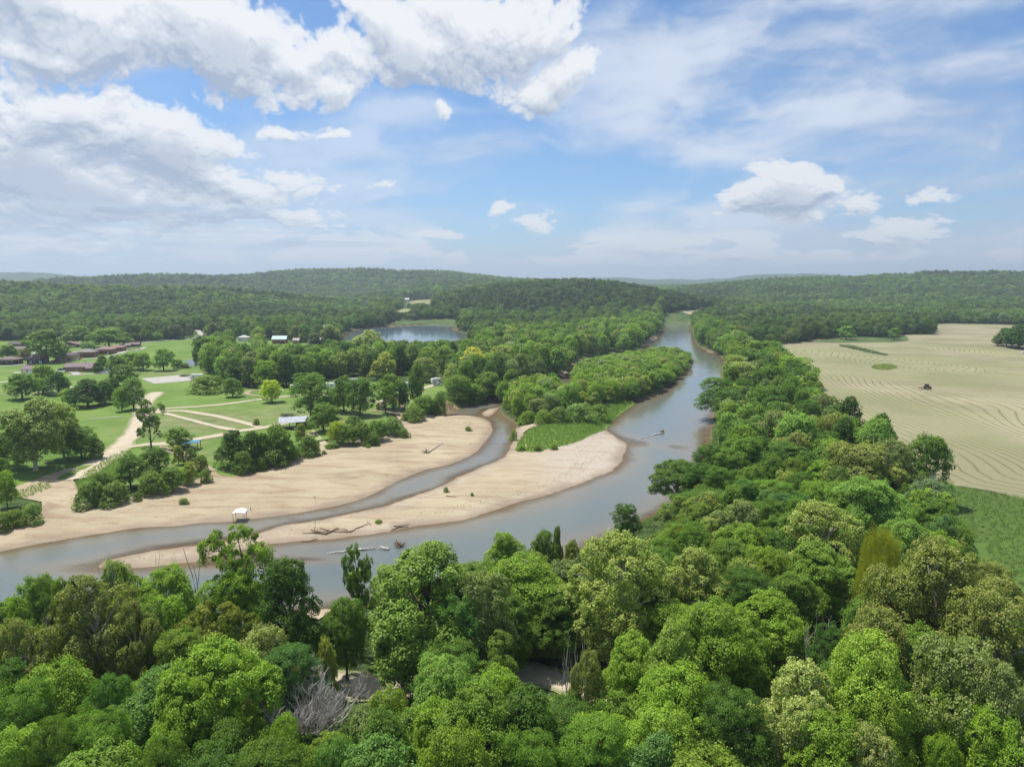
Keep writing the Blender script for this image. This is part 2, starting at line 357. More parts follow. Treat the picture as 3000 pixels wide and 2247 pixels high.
def carve(X, Y):
    """height of the valley floor near water (water level 0) and distance to water"""
    h = np.full(X.shape, 1.8); dw = np.full(X.shape, 99.0)
    m = (Y < 1350) & (Y > 20) & (X > -1000) & (X < 700)
    if m.any():
        x, y = X[m], Y[m]
        dr = sdist(x, y, river_p); di = sdist(x, y, island_p); ds = sdist(x, y, islet_p)
        dl = sdist(x, y, lake_p)
        d = np.maximum(dr, -np.minimum(di, ds)); d = np.minimum(d, dl)      # >0 on land
        d = np.where(dr > 0, np.minimum(dr, dl), np.where(di < 0, -di, np.where(ds < 0, -ds, -np.minimum(np.minimum(-dr, di), ds))))
        d = np.where(dl < 0, dl, np.where(d > 0, np.minimum(d, dl), d))
        ksand = np.clip(.5 - np.minimum(np.minimum(sdist(x, y, beach_p), sdist(x, y, bar_p)), ds) / 9.0, 0, 1); ksand = ksand * ksand * (3 - 2 * ksand)
        for px, py, rx, ry in ((230,1664,190,13),(640,1650,330,18),(900,1636,170,13),(1870,1300,60,12),(1980,1310,50,14),(2095,1035,40,9),(1200,1500,10,4),(1480,1215,40,8)):
            u, v = G(px, py, 0); rxm = rx / FPX * v; rym = abs(G(px, py - ry, 0)[1] - G(px, py + ry, 0)[1]) / 2
            sh = 1.0 * np.exp(-((x - u) / rxm) ** 2 - ((y - v) / rym) ** 2)
            shoal = np.maximum(shoal, sh) if px != 230 else sh
        near = 1.0 * (y < 150) * (dr > 0)
        hs = 1.3 * (1 - np.exp(-np.maximum(d, 0) * 0.055)) + 0.02
        hv = 2.2 * (1 - np.exp(-np.maximum(d, 0) * 0.30)) + near * np.clip(d * 0.12, 0, 1.0)
        bed = -0.02 - 1.9 * (1 - np.exp(np.minimum(d, 0) * 0.10)); bed = bed * (1 - .86 * shoal)
        hh = np.where(d > 0, hs * ksand + hv * (1 - ksand), bed)
        md = np.hypot((x - MOUND_XY[0]) / 9.0, (y - MOUND_XY[1]) / 6.0)
        hh = np.where(d > 0, hh + 3.2 * np.exp(-md ** 2 * 1.6), hh)
        h[m] = hh; dw[m] = d
    return h, dw
beach_p = smooth_poly(GP(BEACH, 0.4), step=5, jit=.7, seed=6)
bar_p = smooth_poly(GP(BAR, 0.0), step=5, jit=.8, seed=2)
def height(X, Y):
    X = np.atleast_1d(np.asarray(X, float)); Y = np.atleast_1d(np.asarray(Y, float))
    h, dw = carve(X, Y); hl = hills(X, Y)
    k = np.clip((dw - 3) / 25, 0, 1)
    return h + hl * k + (fbm(X / 25, Y / 25, 3) - .5) * 0.5 * np.clip(dw / 15, 0, 1)
def hz(x, y): return float(height([x], [y])[0])
def Gt(px, py):
    """the point of the land seen at a pixel of the photograph"""
    d = ray(px, py); ys = np.concatenate([np.arange(60, 1200, 4.0), np.arange(1200, 4500, 8.0)])
    xs = d[0] / d[1] * ys; zs = CAMZ + d[2] / d[1] * ys
    h = height(xs, ys); i = np.argmax(zs < h)
    if not (zs < h).any(): i = len(ys) - 1
    return (xs[i], ys[i], h[i])

# ------------------------------------------------------------------ materials
def mat(name):
    m = bpy.data.materials.new(name); m.use_nodes = True; t = m.node_tree; t.nodes.clear()
    return m, t
def pbsdf(t, col, rough=0.8, spec=0.3, metal=0.0, normal=None):
    b = t.nodes.new('ShaderNodeBsdfPrincipled')
    if isinstance(col, (tuple, list)): b.inputs['Base Color'].default_value = (*col[:3], 1)
    else: t.links.new(col, b.inputs['Base Color'])
    if isinstance(rough, (int, float)): b.inputs['Roughness'].default_value = rough
    else: t.links.new(rough, b.inputs['Roughness'])
    b.inputs['Specular IOR Level'].default_value = spec; b.inputs['Metallic'].default_value = metal
    if normal is not None: t.links.new(normal, b.inputs['Normal'])
    return b
def outm(t, sh):
    o = t.nodes.new('ShaderNodeOutputMaterial'); t.links.new(sh, o.inputs[0])
def pos(t): return ND(t, 'ShaderNodeNewGeometry').outputs['Position']
def attr(t, n, typ='GEOMETRY'):
    a = ND(t, 'ShaderNodeAttribute'); a.attribute_type = typ; a.attribute_name = n; return a.outputs['Fac']
def bump(t, h, dist=0.1, s=1.0):
    b = t.nodes.new('ShaderNodeBump'); b.inputs['Strength'].default_value = s; b.inputs['Distance'].default_value = dist; t.links.new(h, b.inputs['Height']); return b.outputs[0]
def plain(name, col, rough=0.7, spec=0.3, metal=0.0, var=0.12, scale=1.5):
    m, t = mat(name); P = ND(t, 'ShaderNodeTexCoord').outputs['Object']
    n = NZ(t, P, scale, 4)
    c = MX(t, MR(t, n, 0.3, 0.7), tuple(v * (1 - var) for v in col), tuple(min(1, v * (1 + var)) for v in col))
    outm(t, pbsdf(t, c, rough, spec, metal).outputs[0]); return m
def m_ground():
    m, t = mat('ground_meadow'); P = pos(t)
    far = attr(t, 'canopy'); n1 = NZ(t, P, 0.02, 5); n2 = NZ(t, P, 0.35, 5, 0.6); n3 = NZ(t, P, 0.06, 6, 0.65)
    g = MX(t, MR(t, n2, 0.3, 0.7), (0.025, 0.042, 0.012), (0.075, 0.115, 0.032))
    g = MX(t, MR(t, n1, 0.5, 0.75), g, (0.085, 0.075, 0.036))
    fc = MX(t, MR(t, n3, 0.35, 0.65), (0.030, 0.055, 0.018), (0.065, 0.105, 0.032))
    c = MX(t, far, g, fc); c = MX(t, attr(t, 'bed'), c, (0.24, 0.18, 0.115))
    outm(t, pbsdf(t, c, 0.9, 0.1, normal=bump(t, n2, 0.3)).outputs[0]); return m
def m_lawn():
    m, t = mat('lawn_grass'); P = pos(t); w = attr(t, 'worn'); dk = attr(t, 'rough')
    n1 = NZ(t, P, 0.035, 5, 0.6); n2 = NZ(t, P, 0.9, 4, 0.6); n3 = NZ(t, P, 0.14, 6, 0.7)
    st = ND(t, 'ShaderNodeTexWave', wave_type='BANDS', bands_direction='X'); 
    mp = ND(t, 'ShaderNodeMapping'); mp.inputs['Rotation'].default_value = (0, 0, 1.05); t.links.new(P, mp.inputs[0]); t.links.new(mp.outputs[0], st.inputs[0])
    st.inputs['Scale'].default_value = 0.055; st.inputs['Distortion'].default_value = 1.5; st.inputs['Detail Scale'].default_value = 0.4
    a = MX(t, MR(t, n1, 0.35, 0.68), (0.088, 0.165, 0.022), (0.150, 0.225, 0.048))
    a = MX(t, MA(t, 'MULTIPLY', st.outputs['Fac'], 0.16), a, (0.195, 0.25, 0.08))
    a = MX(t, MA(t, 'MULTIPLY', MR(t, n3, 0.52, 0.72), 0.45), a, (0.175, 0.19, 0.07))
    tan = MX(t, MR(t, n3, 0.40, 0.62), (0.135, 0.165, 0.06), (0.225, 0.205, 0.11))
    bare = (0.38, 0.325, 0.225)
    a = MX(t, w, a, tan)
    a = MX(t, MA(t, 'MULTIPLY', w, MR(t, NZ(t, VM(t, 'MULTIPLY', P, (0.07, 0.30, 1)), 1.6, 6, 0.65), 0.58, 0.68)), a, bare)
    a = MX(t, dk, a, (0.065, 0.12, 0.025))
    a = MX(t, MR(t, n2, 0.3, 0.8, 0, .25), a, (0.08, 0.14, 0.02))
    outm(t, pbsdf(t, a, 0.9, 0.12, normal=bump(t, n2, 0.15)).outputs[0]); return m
def m_sand():
    m, t = mat('river_sand'); P = pos(t); wet = attr(t, 'wet'); gv = attr(t, 'gravel')
    n1 = NZ(t, P, 0.05, 6, 0.6); n2 = NZ(t, P, 1.6, 5, 0.7); n3 = NZ(t, VM(t, 'MULTIPLY', P, (0.05, 0.22, 1)), 1.0, 6, 0.62, 0.8)
    a = MX(t, MR(t, n1, 0.3, 0.7), (0.295, 0.238, 0.150), (0.385, 0.320, 0.212))
    a = MX(t, MR(t, n3, 0.46, 0.66), a, (0.235, 0.168, 0.105))
    a = MX(t, MA(t, 'MULTIPLY', MR(t, n2, 0.35, 0.75), 0.35), a, (0.45, 0.375, 0.27))
    vo = ND(t, 'ShaderNodeTexVoronoi'); t.links.new(P, vo.inputs[0]); vo.inputs['Scale'].default_value = 2.2
    gr = MX(t, vo.outputs['Distance'], (0.50, 0.45, 0.37), (0.27, 0.225, 0.18))
    a = MX(t, MA(t, 'MULTIPLY', gv, 0.85), a, gr)
    a = MX(t, wet, a, (0.20, 0.145, 0.095))
    # wheel tracks
    wv = ND(t, 'ShaderNodeTexWave', wave_type='RINGS'); mp = ND(t, 'ShaderNodeMapping'); mp.inputs['Location'].default_value = (60, -330, 0)
    t.links.new(P, mp.inputs[0]); t.links.new(mp.outputs[0], wv.inputs[0]); wv.inputs['Scale'].default_value = 0.012; wv.inputs['Distortion'].default_value = 12
    wv.inputs['Detail'].default_value = 2; wv.inputs['Detail Scale'].default_value = 0.25
    tr = MA(t, 'MULTIPLY', MR(t, wv.outputs['Fac'], 0.97, 1.0), 0.6)
    a = MX(t, tr, a, (0.33, 0.25, 0.17))
    rg = MA(t, 'MULTIPLY_ADD', wet, -0.45, 0.9)
    outm(t, pbsdf(t, a, rg, 0.3, normal=bump(t, n2, 0.12)).outputs[0]); return m
def m_road(name, c0, c1):
    m, t = mat(name); P = pos(t); e = attr(t, 'edge')
    n2 = NZ(t, P, 0.5, 5, 0.65)
    a = MX(t, MR(t, n2, 0.3, 0.7), c0, c1)
    a = MX(t, MA(t, 'MULTIPLY', MR(t, MA(t, 'ADD', e, MA(t, 'MULTIPLY', n2, 0.9)), 1.0, 1.35), 0.8), a, (0.16, 0.19, 0.07))
    outm(t, pbsdf(t, a, 0.92, 0.1, normal=bump(t, n2, 0.05)).outputs[0]); return m
def m_field():
    m, t = mat('mown_hay_field'); P = pos(t); f = attr(t, 'swath'); g = attr(t, 'green')
    n1 = NZ(t, P, 0.016, 5, 0.55); n2 = NZ(t, P, 0.8, 5, 0.7); n3 = NZ(t, P, 0.09, 5, 0.6)
    ff = MA(t, 'ADD', f, MA(t, 'MULTIPLY', MA(t, 'SUBTRACT', n3, 0.5), 0.35))
    s = MA(t, 'PINGPONG', ff, 0.5)
    line = MR(t, s, 0.33, 0.49)
    a = MX(t, MR(t, n1, 0.35, 0.65), (0.222, 0.208, 0.120), (0.312, 0.280, 0.180))
    a = MX(t, MA(t, 'MULTIPLY', MR(t, n2, 0.4, 0.7), 0.4), a, (0.205, 0.19, 0.105))
    gr = MX(t, g, (0.15, 0.155, 0.07), (0.15, 0.20, 0.05))
    a = MX(t, MA(t, 'MULTIPLY', line, MA(t, 'MULTIPLY_ADD', MR(t, n3, 0.35, 0.6), 0.45, 0.32)), a, gr)
    a = MX(t, MA(t, 'MULTIPLY', g, 0.42), a, (0.20, 0.215, 0.095))
    hh = MA(t, 'ADD', line, MA(t, 'MULTIPLY', n2, 0.5))
    outm(t, pbsdf(t, a, 0.92, 0.1, normal=bump(t, hh, 0.35)).outputs[0]); return m
def m_water(name, deep, k=1.0):
    m, t = mat(name); P = pos(t); dep = attr(t, 'depth')
    n1 = NZ(t, VM(t, 'MULTIPLY', P, (0.8, 1.6, 1)), 1.1, 4, 0.6); n2 = NZ(t, P, 0.05, 4, 0.6); n3 = NZ(t, VM(t, 'MULTIPLY', P, (0.02, 0.045, 1)), 1.0, 5, 0.6)
    rip = MA(t, 'MULTIPLY', n1, MR(t, n2, 0.35, 0.65, 0.35, 1.0))
    nb = bump(t, rip, 0.035 * k, 1.0)
    shal = (0.17, 0.145, 0.10)
    dd = MA(t, 'ADD', dep, MA(t, 'MULTIPLY', MA(t, 'SUBTRACT', n3, 0.5), 1.3))
    c = MX(t, MR(t, dd, 0.3, 1.7), shal, deep)
    b = pbsdf(t, c, 0.09, 0.5, normal=nb); b.inputs['IOR'].default_value = 1.333
    tr = ND(t, 'ShaderNodeBsdfTransparent'); tr.inputs[0].default_value = (0.80, 0.74, 0.62, 1)
    fr = ND(t, 'ShaderNodeFresnel'); fr.inputs[0].default_value = 1.333; t.links.new(nb, fr.inputs['Normal'])
    op = MA(t, 'MAXIMUM', MR(t, dd, -0.05, 0.80, 0.12, 1.0), MA(t, 'MULTIPLY', fr.outputs[0], 1.0))
    mx = ND(t, 'ShaderNodeMixShader'); t.links.new(op, mx.inputs[0]); t.links.new(tr.outputs[0], mx.inputs[1]); t.links.new(b.outputs[0], mx.inputs[2])
    outm(t, mx.outputs[0]); return m

# ------------------------------------------------------------------ ground, water and the sheets laid on the ground
def build_ground():
    na, nr = 900, 620
    th = np.radians(np.linspace(-62, 62, na)); r = np.exp(np.linspace(math.log(14), math.log(17000), nr))
    T, RR = np.meshgrid(th, r); X = (RR * np.sin(T)).ravel(); Y = (RR * np.cos(T)).ravel()
    Z = height(X, Y); rr = RR.ravel()
    far = np.clip((rr - 3500) / 900, 0, 1); hl = hills(X, Y)
    bumps = 9 * fbm(X / 22, Y / 22, 3) + 8 * (fbm(X / 75, Y / 75, 3))
    Z = Z + far * bumps - np.where(rr < 1000, 0.15, 0.03)
    can = np.clip(hl / 6, 0, 1) * np.clip((rr - 900) / 600, 0, 1); can = np.maximum(can, np.clip((rr - 2300) / 500, 0, 1))
    i = np.arange(na * nr).reshape(nr, na)
    F = np.stack([i[:-1, :-1], i[:-1, 1:], i[1:, 1:], i[1:, :-1]], -1).reshape(-1, 4)
    o = mesh('ground', np.stack([X, Y, Z], -1), F, m_ground(), {'canopy': can, 'bed': np.clip(0.5 - Z * 1.5, 0, 1)}, smooth=True)
    tag(o, kind='structure'); return o
def sheet(name, poly, step, off, mt, attrs=None, zf=None, holes=()):
    P = np.asarray(poly); mn = P.min(0); mx = P.max(0)
    gx = np.arange(mn[0], mx[0], step); gy = np.arange(mn[1], mx[1], step)
    X, Y = np.meshgrid(gx, gy); X = X.ravel() + (np.random.RandomState(3).rand(X.size) - .5) * step * .3; Y = Y.ravel()
    ok = inside(X, Y, P) & (seg_dist(X, Y, P) > step * .35)
    pts = [Vector((float(a), float(b))) for a, b in P] + [Vector((float(a), float(b))) for a, b in zip(X[ok], Y[ok])]
    n = len(P); vs, es, fs, *_ = geometry.delaunay_2d_cdt(pts, [(i, (i + 1) % n) for i in range(n)], [], 1, 1e-4)
    A = np.array([(v.x, v.y) for v in vs]); F = np.array([f for f in fs if len(f) == 3])
    Z = (height(A[:, 0], A[:, 1]) if zf is None else zf(A[:, 0], A[:, 1])) + off
    at = attrs(A[:, 0], A[:, 1]) if attrs else None
    # faces up
    a, b, c = A[F[:, 0]], A[F[:, 1]], A[F[:, 2]]; cr = (b[:, 0]-a[:, 0])*(c[:, 1]-a[:, 1]) - (b[:, 1]-a[:, 1])*(c[:, 0]-a[:, 0])
    F[cr < 0] = F[cr < 0][:, ::-1]
    o = mesh(name, np.column_stack([A, Z]), F, mt, at, smooth=True); tag(o, kind='structure'); return o
def strip(name, pts, width, off, mt, z0=2.0, jit=0.35, seed=0, world=False):
    P = np.array(pts if world else [Gt(p[0], p[1])[:2] if p[1] < 1000 else G(p[0], p[1], z0) for p in pts], float)
    P = smooth_poly(P, closed=False, step=3.0)
    d = np.gradient(P, axis=0); d /= np.linalg.norm(d, axis=1)[:, None] + 1e-9; nrm = np.stack([-d[:, 1], d[:, 0]], -1)
    w = width / 2 * (1 + (fbm(P[:, 0] / 8 + seed, P[:, 1] / 8, 3) - .5) * jit * 2)[:, None]
    K = 7; V = []; E = []
    for k in range(K):
        q = P + nrm * w * (2 * k / (K - 1) - 1); V.append(np.column_stack([q, height(q[:, 0], q[:, 1]) + off])); E.append(np.full(len(P), abs(2 * k / (K - 1) - 1)))
    V = np.stack(V, 1).reshape(-1, 3); E = np.stack(E, 1).ravel()
    i = np.arange(len(P) * K).reshape(-1, K)
    F = np.stack([i[:-1, :-1], i[:-1, 1:], i[1:, 1:], i[1:, :-1]], -1).reshape(-1, 4)[:, ::-1]
    o = mesh(name, V, F, mt, {'edge': E}, smooth=True); tag(o, kind='structure'); return o

LAWN = [(-420,1078),(-420,1030),(-200,1005),(0,1000),(250,997),(400,1003),(560,993),(620,990),(760,996),(960,1012),(850,1030),(640,1062),(606,1095),(700,1138),(860,1138),(960,1118),(1180,1122),(1310,1115),(1330,1130),(1300,1150),(1260,1180),(1255,1200),(1220,1215),(1160,1205),(1130,1215),(1120,1260),(900,1300),(700,1390),(640,1384),(560,1376),(450,1420),(330,1440),(230,1425),(232,1402),(150,1408),(60,1440),(-60,1456),(-420,1560)]
def lawn_attrs(X, Y):
    w = np.zeros(X.shape); dk = np.zeros(X.shape)
    for (px, py, rx, ry, a) in ((600,1238,190,34,1.0),(820,1210,140,28,.6),(450,1370,60,16,.8),(640,1330,60,20,.8),(500,1095,90,8,.7),(560,1300,60,10,.7),(120,1150,200,10,.55),(1150,1165,120,22,.5),(1000,1240,80,20,.6),(1080,1215,60,20,.6)):
        x0, y0 = G(px, py, 2); rxm = rx / FPX * y0; rym = abs(G(px, py - ry, 2)[1] - G(px, py + ry, 2)[1]) / 2
        w = np.maximum(w, a * np.exp(-((X - x0) / rxm) ** 2 - ((Y - y0) / rym) ** 2))
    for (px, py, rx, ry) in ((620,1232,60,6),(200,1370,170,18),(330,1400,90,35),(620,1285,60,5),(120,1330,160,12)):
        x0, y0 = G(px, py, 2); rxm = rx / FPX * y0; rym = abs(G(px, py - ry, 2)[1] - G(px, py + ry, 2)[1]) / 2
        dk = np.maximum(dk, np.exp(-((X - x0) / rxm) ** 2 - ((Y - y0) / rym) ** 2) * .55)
    return {'worn': w, 'rough': dk}
FIELD = [(2200,1018),(2258,1013),(2362,1001),(2398,995),(2466,997),(2601,999),(2642,983),(2741,977),(2728,950),(3000,952),(3500,955),(3700,1200),(3500,1600),(3000,1463),(2900,1440),(2769,1420),(2700,1400),(2640,1330),(2500,1240),(2380,1140),(2230,1060)]
SWL = smooth_poly(GP([(2150,1022),(2230,1062),(2380,1140),(2500,1235),(2600,1300),(2700,1380),(2800,1425),(3100,1475),(3600,1560)], 2), closed=False, step=10)
def field_attrs(X, Y):
    d = seg_dist(X, Y, SWL, closed=False)
    m = 9 * np.sin(X / 22.0 + Y / 60.0) * np.clip(d / 50, 0, 1) + 9 * np.sin(Y / 41.0 - X / 60.0 + 1.2) * np.clip(d / 60, 0, 1)
    m = m + 30 * (fbm(X / 110 + 4, Y / 110 + 7, 2) - .5) * np.clip(d / 50, 0, 1)
    g = sstep(0.50, 0.62, fbm(X / 60 + 2, Y / 150 + 5, 3)) * .9
    return {'swath': (d + m) / 3.3, 'green': g}

M = {}
def build_setting():
    build_ground()
    def depth(poly_d):
        def f(X, Y):
            h, dw = carve(X, Y); return {'depth': np.clip(-h, -0.2, 3)}
        return f
    z0 = lambda X, Y: np.zeros(len(X))
    big = smooth_poly(at_water(RIVER_OUT), step=5)
    # water sheets reach a little under their banks
    def grow(P, g):
        P = np.asarray(P); d = np.gradient(P, axis=0); d /= np.linalg.norm(d, axis=1)[:, None] + 1e-9
        n = np.stack([d[:, 1], -d[:, 0]], -1); A = P + n * g
        if inside(np.array([A[5, 0]]), np.array([A[5, 1]]), P)[0]: A = P - n * g
        return A
    rp = smooth_poly(GP([(-420,1690),(0,1600),(400,1530),(800,1498),(1080,1440),(1230,1370),(1360,1325),(1425,1262),(1400,1230),(1340,1213),(1260,1222),(1265,1212),(1390,1180),(1473,1162),(1600,1120),(1650,1085),(1700,1056),(1876,1020),(1880,1000),(1918,988),(1935,950),(1950,944),(2032,944),(2036,970),(2052,1005),(2110,1030),(2150,1075),(2145,1130),(2095,1290),(2080,1350),(2010,1475),(1890,1540),(1650,1655),(1250,1770),(930,1800),(400,1870),(-420,1990)]), step=8)
    ws = sheet('river_water', rp, 3.2, 0.0, m_water('river_water', (0.110, 0.132, 0.125)), depth(None), zf=z0)
    sheet('lake_water', grow(lake_p, 6), 14, 0.0, m_water('lake_water', (0.09, 0.13, 0.16), 0.12), depth(None), zf=z0)
    sheet('pond_water', pond_p, 4, 0.06, m_water('pond_water', (0.03, 0.045, 0.025), .3), lambda X, Y: {'depth': np.full(len(X), 2.0)})
    def sand_attrs(X, Y):
        h, dw = carve(X, Y); n = fbm(X / 7, Y / 7, 3) - .5
        wet = np.clip(1 - (dw + n * 6) / 3.0, 0, 1) * .75
        gv = np.zeros(len(X)); x0, y0 = G(1770, 1340, 0)
        gv = np.clip(1.5 - np.hypot((X - x0) / 22, (Y - y0) / 62), 0, 1)
        x1, y1 = G(1200, 1545, 0); gv = np.maximum(gv, .55 * np.clip(1 - dw / 7, 0, 1) * inside(X, Y, bar_p))
        return {'wet': wet, 'gravel': gv}
    ms = m_sand()
    def wide(P, g):
        P = np.asarray(P); X, Y = P[:, 0], P[:, 1]; d = np.gradient(P, axis=0); d /= np.linalg.norm(d, axis=1)[:, None] + 1e-9
        n = np.stack([d[:, 1], -d[:, 0]], -1)
        if (inside(X + n[:, 0] * .5, Y + n[:, 1] * .5, P)).mean() > .5: n = -n
        h, dw = carve(X, Y); k = np.clip(1 - np.abs(dw) / 6, 0, 1)
        k = np.convolve(np.r_[k[-4:], k, k[:4]], np.ones(9) / 9, 'valid'); return P + n * (g * k)[:, None]
    sheet('beach', wide(beach_p, 4.0), 2.6, 0.12, ms, sand_attrs)
    sheet('sandbar', wide(bar_p, 5.0), 2.6, 0.10, ms, sand_attrs)
    for nm, P, z in (('sandbar', SAND_B, 1.0), ('sandbar', SAND_C, 0.5), ('sandbar', SAND_D, 1.5), ('sandbar', SAND_E, 0.8), ('beach', SAND_F, 1.0)):
        sheet(nm, smooth_poly(GP(P, z), step=3, jit=.5), 3, 0.12, ms, sand_attrs)
    sheet('sandbar', islet_p, 2.0, 0.06, ms, sand_attrs)
    gbp = smooth_poly(GP([(1510,1316),(1522,1290),(1560,1262),(1600,1252),(1530,1243),(1515,1232),(1560,1222),(1640,1212),(1720,1206),(1800,1180),(1862,1174),(1830,1200),(1799,1226),(1788,1240),(1768,1256),(1728,1276),(1695,1294),(1660,1306),(1615,1313),(1560,1321)], 1), step=4, jit=.8)
    sheet('grass_bar', gbp, 3, 0.18, m_lawn(), lambda X, Y: {'worn': 0 * X, 'rough': .1 + 0 * X})
    md = m_road('mound_earth', (0.26, 0.19, 0.11), (0.34, 0.26, 0.16))
    a = np.linspace(0, 2 * PI, 28, endpoint=False)
    sheet('dirt_mound', np.stack([MOUND_XY[0] + 10 * np.cos(a), MOUND_XY[1] + 7 * np.sin(a)], -1), 1.5, 0.08, md, lambda X, Y: {'edge': np.hypot((X-MOUND_XY[0])/10, (Y-MOUND_XY[1])/7)})
    lp = np.array([Gt(*p)[:2] if p[1] < 1010 else G(p[0], p[1], 2) for p in LAWN]); lp = smooth_poly(lp, step=10, jit=1.2)
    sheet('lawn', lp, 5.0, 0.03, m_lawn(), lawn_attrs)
    sheet('meadow', smooth_poly(GP([(2690,1380),(2769,1418),(3000,1462),(3500,1570),(3900,1900),(3600,2247),(3000,1800),(2900,1720),(2840,1620),(2750,1570)], 2), step=8, jit=1.0), 5, 0.03, m_lawn(), lambda X, Y: {'worn': .15 + 0 * X, 'rough': .85 + 0 * X})
    fp = smooth_poly(GP(FIELD, 2), step=10, jit=1.0)
    sheet('hay_field', fp, 3.5, 0.04, m_field(), field_attrs)
    gravel = m_road('pale_gravel', (0.38, 0.32, 0.23), (0.48, 0.42, 0.315)); conc = m_road('pale_concrete', (0.33, 0.31, 0.28), (0.40, 0.38, 0.345))
    asph = m_road('light_asphalt', (0.31, 0.30, 0.275), (0.38, 0.37, 0.335)); dirt = m_road('bare_dirt', (0.28, 0.215, 0.14), (0.37, 0.30, 0.205))
    M.update(gravel=gravel, conc=conc, dirt=dirt, asph=asph, sand=ms)
    rd = [('gravel_road', [(215,1402),(237,1392),(305,1347),(346,1318),(372,1290),(400,1256),(420,1215),(424,1187),(440,1168),(462,1150)], 8.5, gravel),
          ('gravel_road', [(-60,1128),(0,1122),(60,1120),(200,1135),(330,1158),(427,1172)], 5.5, gravel),
          ('gravel_road', [(424,1212),(471,1200),(576,1194),(690,1182),(780,1170),(861,1161),(915,1157),(1000,1165),(1109,1178),(1160,1165),(1199,1152),(1242,1138),(1279,1127)], 4.5, gravel),
          ('gravel_road', [(346,1316),(434,1304),(492,1299),(570,1289),(654,1275),(700,1264),(768,1255),(808,1247),(850,1240)], 5.0, gravel),
          ('dirt_track', [(440,1206),(470,1207),(536,1207),(617,1218),(671,1229),(725,1243),(760,1253)], 4.5, gravel),
          ('dirt_track', [(440,1208),(481,1213),(536,1226),(590,1240),(644,1254),(690,1262)], 3.6, gravel),
          ('footpath', [(258,1231),(310,1226),(359,1223)], 1.6, conc), ('footpath', [(-50,1265),(0,1260),(60,1254)], 1.2, conc),
          ('dirt_track', [(775,1163),(740,1160),(722,1154),(735,1147),(765,1144)], 3.2, dirt),
          ('village_road', [(-420,1105),(-200,1088),(0,1075),(110,1066),(203,1058),(305,1048),(340,1040),(370,1030)], 5.0, asph),
          ('village_road', [(395,1007),(460,1001),(560,993),(587,982),(580,970),(563,962),(572,956)], 6.5, asph),
          ('village_road', [(566,993),(620,995),(680,994),(740,998)], 5.0, asph),
          ('driveway', [(198,1102),(237,1099),(290,1096),(328,1095)], 4.5, asph), ('driveway', [(165,1087),(190,1089),(217,1092),(226,1099)], 6, asph),
          ('driveway', [(40,1093),(70,1096),(98,1103)], 6, asph), ('driveway', [(372,1030),(400,1027),(427,1019)], 5, conc),
          ('driveway', [(200,1035),(245,1030),(290,1026)], 5, conc),
          ('dirt_track', [(1160,1212),(1170,1200),(1180,1188),(1165,1182),(1150,1186)], 2.6, dirt),
          ('dirt_track', [(1090,1208),(1130,1206),(1165,1207)], 2.0, dirt),
          ('dirt_track', [(475,1318),(520,1325),(560,1352),(612,1380)], 5, ms),
          ]
    for k, (nm, pts, w, mt) in enumerate(rd): strip(nm, pts, w, 0.15 + 0.006 * k, mt, seed=k * 3.1)
    strip('dirt_track', [G(p[0], p[1], 3) for p in [(700,1985),(850,1995),(990,2008),(1190,2018),(1330,2008),(1450,1985),(1560,1975),(1650,2000),(1760,2060),(1900,2100)]], 6.5, 0.05, gravel, world=True)
    sheet('parking_pad', np.array(GP([(412,1111),(452,1126),(566,1116),(556,1101),(529,1100)], 2)), 6, 0.2, conc, lambda X, Y: {'edge': np.zeros(len(X))})
# ------------------------------------------------------------------ trees
def nrm(v): return v / (np.linalg.norm(v, axis=-1, keepdims=True) + 1e-9)
def m_leaf(name, c0, c1, tip, inst=False, trans=0.36):
    m, t = mat(name)
    v = attr(t, 'tint_leaf'); tp = attr(t, 'tip')
    c = MX(t, v, c0, c1)
    c = MX(t, MA(t, 'MULTIPLY', tp, 0.8), c, tip)
    if inst:
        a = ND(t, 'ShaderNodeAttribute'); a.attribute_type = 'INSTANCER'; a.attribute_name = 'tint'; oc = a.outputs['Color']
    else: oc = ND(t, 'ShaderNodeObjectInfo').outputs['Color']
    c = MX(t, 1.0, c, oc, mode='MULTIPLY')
    b = pbsdf(t, c, 0.55, 0.25)
    tr = ND(t, 'ShaderNodeBsdfTranslucent'); t.links.new(MX(t, 1.0, c, (1.3, 1.5, 0.5), mode='MULTIPLY'), tr.inputs[0])
    mx = ND(t, 'ShaderNodeMixShader'); mx.inputs[0].default_value = trans; t.links.new(b.outputs[0], mx.inputs[1]); t.links.new(tr.outputs[0], mx.inputs[2])
    outm(t, mx.outputs[0]); return m
def m_bark(name, c):
    return plain(name, c, 0.95, 0.1, var=0.3, scale=2.0)

